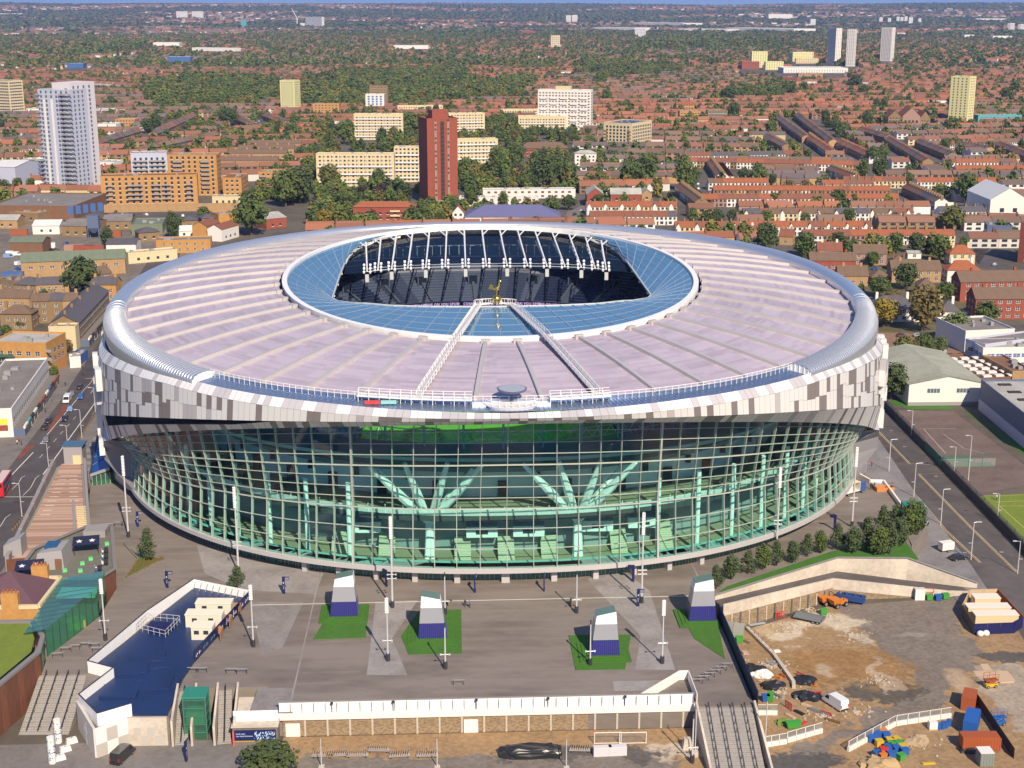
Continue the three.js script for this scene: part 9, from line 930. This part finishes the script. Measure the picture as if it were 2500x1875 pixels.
// white plastic barriers with mesh panels
{ let n = 0; const run = (A, B, m, words) => { for (let k = 0; k < m; k++) { const a = pl(A, B, k / m), b = pl(A, B, (k + 0.96) / m), t = thing('site_barrier', `white plastic barrier with mesh panel, ${ordinal(k)} in the run ${words}`, 'barrier', [0, 0, 0], 0, 'white plastic barriers'); mesh('base', S().wall([a, b], STREET, STREET + 0.9, 0.5), bm.white, t); mesh('panel_frame', S().wall([a, b], STREET + 2.0, STREET + 2.08, 0.08).bar([a[0], STREET + 0.9, a[1]], [a[0] + 0.12, STREET + 0.9, a[1]], 0.12, 1.1), bm.white, t); mesh('mesh', S().wall([a, b], STREET + 0.9, STREET + 2, 0.02), pm.fence, t); settle(t); } }; run([57.7,175.4], [69.0,166.5], 6, 'left of the gate'); run([69.1,166.5], [80.3,163.9], 5, 'behind the blue drums'); run([42.9,173.2], [47.5,172.0], 3, 'by the staircase'); run([47.6,171.7], [54.9,168.4], 4, 'beside the green skip'); run([44.1,161.2], [48.3,161.4], 2, 'closing the bin bay'); }
// drums, crates, stacked materials
const ctx = [[[62.8,172.0], sm.blueP, 'blue'], [[63.8,173.7], sm.yellowP, 'yellow'], [[65.9,173.1], sm.yellowP, 'yellow'], [[64.3,170.7], sm.blueP, 'blue'], [[65.6,169.8], sm.orange, 'orange'], [[65.8,174.4], sm.greenP, 'green'], [[67.1,174.2], sm.greenP, 'green'], [[64.9,175.4], sm.blueP, 'blue'], [[66.1,175.8], sm.blueP, 'blue'], [[63.8,176.3], sm.redP, 'red'], [[67.5,175.5], sm.yellowP, 'yellow'], [[67.4,176.8], sm.blueP, 'blue'], [[62.2,177.5], sm.blueP, 'blue'], [[63.0,178.2], sm.orange, 'orange'], [[64.7,177.9], sm.blueP, 'blue'], [[66.2,178.6], sm.greenP, 'green'], [[67.0,172.9], sm.yellowP, 'yellow'], [[65.8,171.1], sm.blueP, 'blue']];
ctx.forEach(([q, m, w], i) => { const t = thing('plastic_crate', `${w} plastic pallet box, ${ordinal(i)} in the coloured cluster at the lower edge`, 'crate', [q[0], STREET, q[1]], hash(i, 4) * 0.5, 'coloured pallet boxes'); mesh('box', S().box(-0.65, 0.1, -0.55, 0.65, 1.1, 0.55), m, t); mesh('lid', S().box(-0.7, 1.1, -0.6, 0.7, 1.2, 0.6), m, t); });
[[76.5,168.3], [77.3,168.1], [78.0,167.8], [78.8,167.0]].forEach((q, i) => { const t = thing('drum', `upright blue drum behind the barriers, ${ordinal(i)} from the white tank`, 'drum', [q[0], STREET, q[1]], 0, 'blue drums'); mesh('barrel', S().tube([0, 0, 0], [0, 1.2, 0], 0.42, 0.42, 10), sm.blueP, t); mesh('rim', S().tube([0, 1.2, 0], [0, 1.26, 0], 0.45, 0.45, 10), sm.blueP, t); });
{ const q = [75.4,168.0], t = thing('liquid_tank', 'white caged liquid tank beside the blue drums', 'tank', [q[0], STREET, q[1]]); mesh('bottle', S().box(-0.75, 0.2, -0.6, 0.75, 1.5, 0.6), bm.white, t); mesh('pallet', S().box(-0.8, 0, -0.65, 0.8, 0.2, 0.65), sm.ply, t); }
patch('plywood_sheet', [[91.2,145.5], [98.1,145.8], [98.0,150.2], [91.0,150.6]], STREET + 0.05, sm.ply); patch('plywood_sheet', [[93.7,142.5], [95.3,142.6], [95.1,145.6], [93.3,145.6]], STREET + 0.055, sm.ply);
// heaps, boards and odd lengths along the kerb
[[[48.2,143.1], 1.8, sm.tarp, 'crumpled black sheeting heap beside the hoarding'], [[49.1,145.5], 1.6, bm.white, 'pale torn sheeting heap below the black one'], [[49.9,150.2], 1.8, sm.tarp, 'black sheeting over offcuts in the middle of the strip'], [[56.6,148.5], 1.7, sm.tarp, 'black membrane roll along the kerb'], [[55.6,154.9], 1.9, sm.tarp, 'heap of black tyres and mesh by the red barrier'], [[48.5,164.9], 1.2, M(0.12, 0.2, 0.03, 0.8), 'pile of dark gear with lime vests'], [[61.6,180.6], 2.4, M(0.4, 0.28, 0.14, 0.9), 'heap of broken pallets at the lower frame edge'], [[71.2,172.7], 1.6, M(0.36, 0.26, 0.16, 0.9), 'rough spoil heap beside the timber frame'], [[79.0,176.0], 1.3, sm.tarp, 'black pipe coil before the container']].forEach(([q, r, m, w], i) => { const g = new THREE.IcosahedronGeometry(r, 3), p = g.attributes.position; for (let k = 0; k < p.count; k++) { const x = p.getX(k), y = p.getY(k), z = p.getZ(k), n = 0.6 + 0.8 * vnoise(x * 1.9 + i * 9, z * 1.9 + y * 1.3, i + 60); p.setXYZ(k, x * n * 1.3, Math.max(-0.05, y * n * 0.55), z * n); } g.computeVertexNormals(); g.translate(q[0], STREET + 0.02, q[1]); solo('debris_heap', g, m, w, 'heap'); });
[[[48.5,149.1], 3.2, 0.9, sm.ply, 'stack of tan timber beside the hoarding', 2.1], [[49.7,154.0], 3, 0.5, M(0.1, 0.15, 0.15, 0.6), 'bundle of dark green pipes', 2.1], [[53.0,146.0], 2, 0.7, sm.rustC, 'bundle of rusty bars', 2.1], [[50.5,162.4], 2.6, 0.8, sm.ply, 'row of tan trench sheets', 2.1], [[52.5,161.0], 2.4, 0.9, sm.tarp, 'stack of black steel frames', 2.2], [[56.3,160.8], 4.5, 0.9, M(0.16, 0.18, 0.19, 0.6), 'long grey steel gutter pieces', 2.4], [[54.5,158.3], 2.2, 1, sm.ply, 'tan pallet boards by the gutter pieces', 2.4], [[57.9,164.5], 3.2, 0.5, M(0.14, 0.08, 0.03, 0.9), 'long dark timber running out from the gutter', 2.5], [[51.9,140.6], 2.4, 1.4, M(0.27, 0.27, 0.27, 0.7), 'grey mesh sheets leaning on the kerb', 2.2], [[47.6,135.5], 1.8, 1.2, M(0.5, 0.35, 0.3, 0.9), 'pink board lying on the soil', 1.7], [[54.2,135.1], 1.6, 0.9, bm.white, 'white boards beside the kerb', 0.1], [[49.0,130.4], 2, 0.7, M(0.18, 0.13, 0.09, 0.9), 'dark timber lengths by the stores', 2.1], [[52.9,121.9], 4.2, 0.5, M(0.3, 0.33, 0.36, 0.6), 'grey pipes below the ramp wall', 0.3], [[71.8,171.1], 3.2, 0.7, sm.ply, 'orange timber ladder frame lying flat', 0.1], [[70.8,172.7], 3, 0.5, M(0.6, 0.6, 0.56, 0.8), 'pale girder lying beside the ladder frame', 0.1], [[70.5,180.4], 2.6, 0.5, sm.yellowP, 'yellow trench beam at the lower frame edge', 0.05], [[52.3,165.1], 1.8, 0.5, sm.redP, 'red steel channel leaning in the bay', 0.7], [[95.9,150.9], 3.2, 0.35, sm.ply, 'long pale timber beside the boards', 0.05]].forEach(([q, L, W, m, w, r]) => { const t = thing('material_stack', w, 'materials', [q[0], STREET + 0.02, q[1]], r); const n = Math.max(2, Math.round(W / 0.25)); for (let k = 0; k < n; k++) mesh('length', S().box(-L / 2 + hash(k, 2) * 0.3, 0.02 * (k % 3), -W / 2 + k * W / n, L / 2 - hash(k, 3) * 0.3, 0.2 + 0.16 * hash(k, 7), -W / 2 + (k + 0.85) * W / n), m, t); });
[[[58.5,119.1], 0.2, 'red plastic barrier standing upright by the ramp wall', 1.6], [[57.4,154.4], 0.1, 'red plastic barrier beside the white van', 0.9], [[56.3,146.5], 2.2, 'red plastic barrier by the black membrane', 0.8], [[57.3,161.8], 2.5, 'red plastic barrier lying by the gutter', 0.5], [[50.8,159.4], 2.0, 'red tube rack beside the trench sheets', 1.4]].forEach(([q, r, w, h]) => { const t = thing('red_barrier', w, 'barrier', [q[0], STREET, q[1]], r, 'red barriers'); for (let k = 0; k < 5; k++) mesh('bar', S().box(-1 + k * 0.45, 0.15, -0.05, -0.8 + k * 0.45, h, 0.05), sm.redP, t); mesh('rail', S().box(-1.05, h, -0.06, 1.05, h + 0.12, 0.06).box(-1.05, 0, -0.2, -0.8, 0.15, 0.2), sm.redP, t); });
[[[51.9,147.0], 2.3], [[58.0,150.2], 2.5]].forEach(([q, r], i) => { const t = thing('pallet_truck', `orange pallet truck on the soil, ${i ? 'nearer the van' : 'nearer the hoarding'}`, 'pallet truck', [q[0], STREET, q[1]], r); for (const z of [-0.28, 0.28]) mesh('fork', S().box(-0.2, 0.1, z - 0.1, 1.6, 0.2, z + 0.1), sm.orange, t); mesh('mast', S().box(-0.5, 0.1, -0.35, -0.2, 0.6, 0.35).tube([-0.4, 0.6, 0], [-0.9, 1.3, 0], 0.05, 0.05, 4), sm.orange, t); });
// below the south wall: trolleys, covered stack, goals, barrier pallets, posts
{ [[-35.3,173.6], [-32.7,173.5], [-29.2,173.7], [-25.5,172.1], [-21.8,174.2], [-16.9,174.3], [10.1,173.7]].forEach((q, i) => { const t = thing('barrier_trolley', `grey trolley of slanting crowd barriers below the wall, ${ordinal(i)} from the kiosk`, 'trolley', [q[0], STREET, q[1] - 0.6], 0.08 * ((i * 5) % 3 - 1), 'trolleys of crowd barriers'); mesh('chassis', S().box(-1.9, 0.3, -0.5, 1.9, 0.4, 0.5), pm.greyMetal, t); for (let k = 0; k < 9; k++) mesh('barrier', S().hexa([[-1.8 + k * 0.4, 0.4, 0.5], [-1.74 + k * 0.4, 0.4, 0.5], [-1.74 + k * 0.4, 0.4, -0.5], [-1.8 + k * 0.4, 0.4, -0.5], [-1.5 + k * 0.4, 1.3, 0.5], [-1.44 + k * 0.4, 1.3, 0.5], [-1.44 + k * 0.4, 1.3, -0.5], [-1.5 + k * 0.4, 1.3, -0.5]]), sm.ply, t); for (const x of [-1.5, 1.5]) mesh('castor', S().tube([x, 0.15, 0.4], [x, 0.15, 0.5], 0.15, 0.15, 8), cm.tyre, t); });
  { const q = [1.3,175.1], g = new THREE.IcosahedronGeometry(1, 4), p = g.attributes.position; for (let k = 0; k < p.count; k++) { const x = p.getX(k), y = p.getY(k), z = p.getZ(k), n = 0.85 + 0.3 * vnoise(x * 5, z * 5 + y * 4, 91) + 0.1 * vnoise(x * 14, y * 14 + z * 9, 92), f = (v, e) => Math.sign(v) * Math.pow(Math.abs(v), e); p.setXYZ(k, f(x, 0.5) * 5.2 * n, Math.max(0, f(y, 0.6) * 1.7 * n), f(z, 0.6) * 1.5 * n); } g.computeVertexNormals(); g.translate(q[0], STREET, q[1] - 1.2); solo('covered_stack', g, sm.tarp, 'long stack under crumpled black sheeting below the south wall', 'stack'); }
  [[[15.4,170.6], 'portable goal frame nearer the covered stack'], [[19.9,170.8], 'portable goal frame nearer the staircase']].forEach(([q, w]) => { const t = thing('goal_frame', w, 'goal', [q[0], STREET, q[1]], 0, 'portable goal frames'); mesh('bar', S().tube([-2.4, 2.2, 0], [2.4, 2.2, 0], 0.09, 0.09, 5).tube([-2.4, 0.1, 0], [2.4, 0.1, 0], 0.07, 0.07, 5), bm.white, t); for (const x of [-2.4, 2.4]) mesh('post', S().tube([x, 0, 0], [x, 2.2, 0], 0.09, 0.09, 5), bm.white, t); mesh('net', S().quad([-2.4, 0, -0.6], [2.4, 0, -0.6], [2.4, 2.2, -0.05], [-2.4, 2.2, -0.05]), pm.fence, t); });
  [[[14.0,174.6], 'western'], [[16.7,174.5], 'eastern']].forEach(([q, w]) => { const t = thing('barrier_pallet', `stack of pale plastic barriers below the goals, ${w} one`, 'stack', [q[0], STREET, q[1]], 0.05, 'stacks of pale plastic barriers'); for (let k = 0; k < 5; k++) mesh('barrier', S().box(-1.6, k * 0.36, -0.5, 1.6, k * 0.36 + 0.32, 0.5), bm.pale, t); });
  [[-35.2,176.2], [-15.1,177.2], [7.3,178.5], [30.3,175.6], [43.3,173.3]].forEach((q, i) => { const t = thing('steel_post', `thin grey steel post rising below the plaza, ${ordinal(i)} from the kiosk`, 'post', [q[0], STREET, q[1]], 0, 'thin steel posts'); mesh('post', S().tube([0, 0, 0], [0, i > 2 ? 9 : 5.4, 0], 0.1, 0.08, 6), pm.pole, t); mesh('foot_block', S().box(-0.5, 0, -0.5, 0.5, i === 3 ? 1.1 : 0.15, 0.5), pm.concreteW, t); });
  const q = [29.4,172.6], t = thing('concrete_hopper', 'pale concrete planter block at the staircase foot', 'block', [q[0], STREET, q[1]]); mesh('block', S().hexa([[-0.9, 0, 0.9], [0.9, 0, 0.9], [0.9, 0, -0.9], [-0.9, 0, -0.9], [-0.6, 1.8, 0.6], [0.6, 1.8, 0.6], [0.6, 1.8, -0.6], [-0.6, 1.8, -0.6]]), pm.concreteW, t); }

renderer.render(scene, camera);
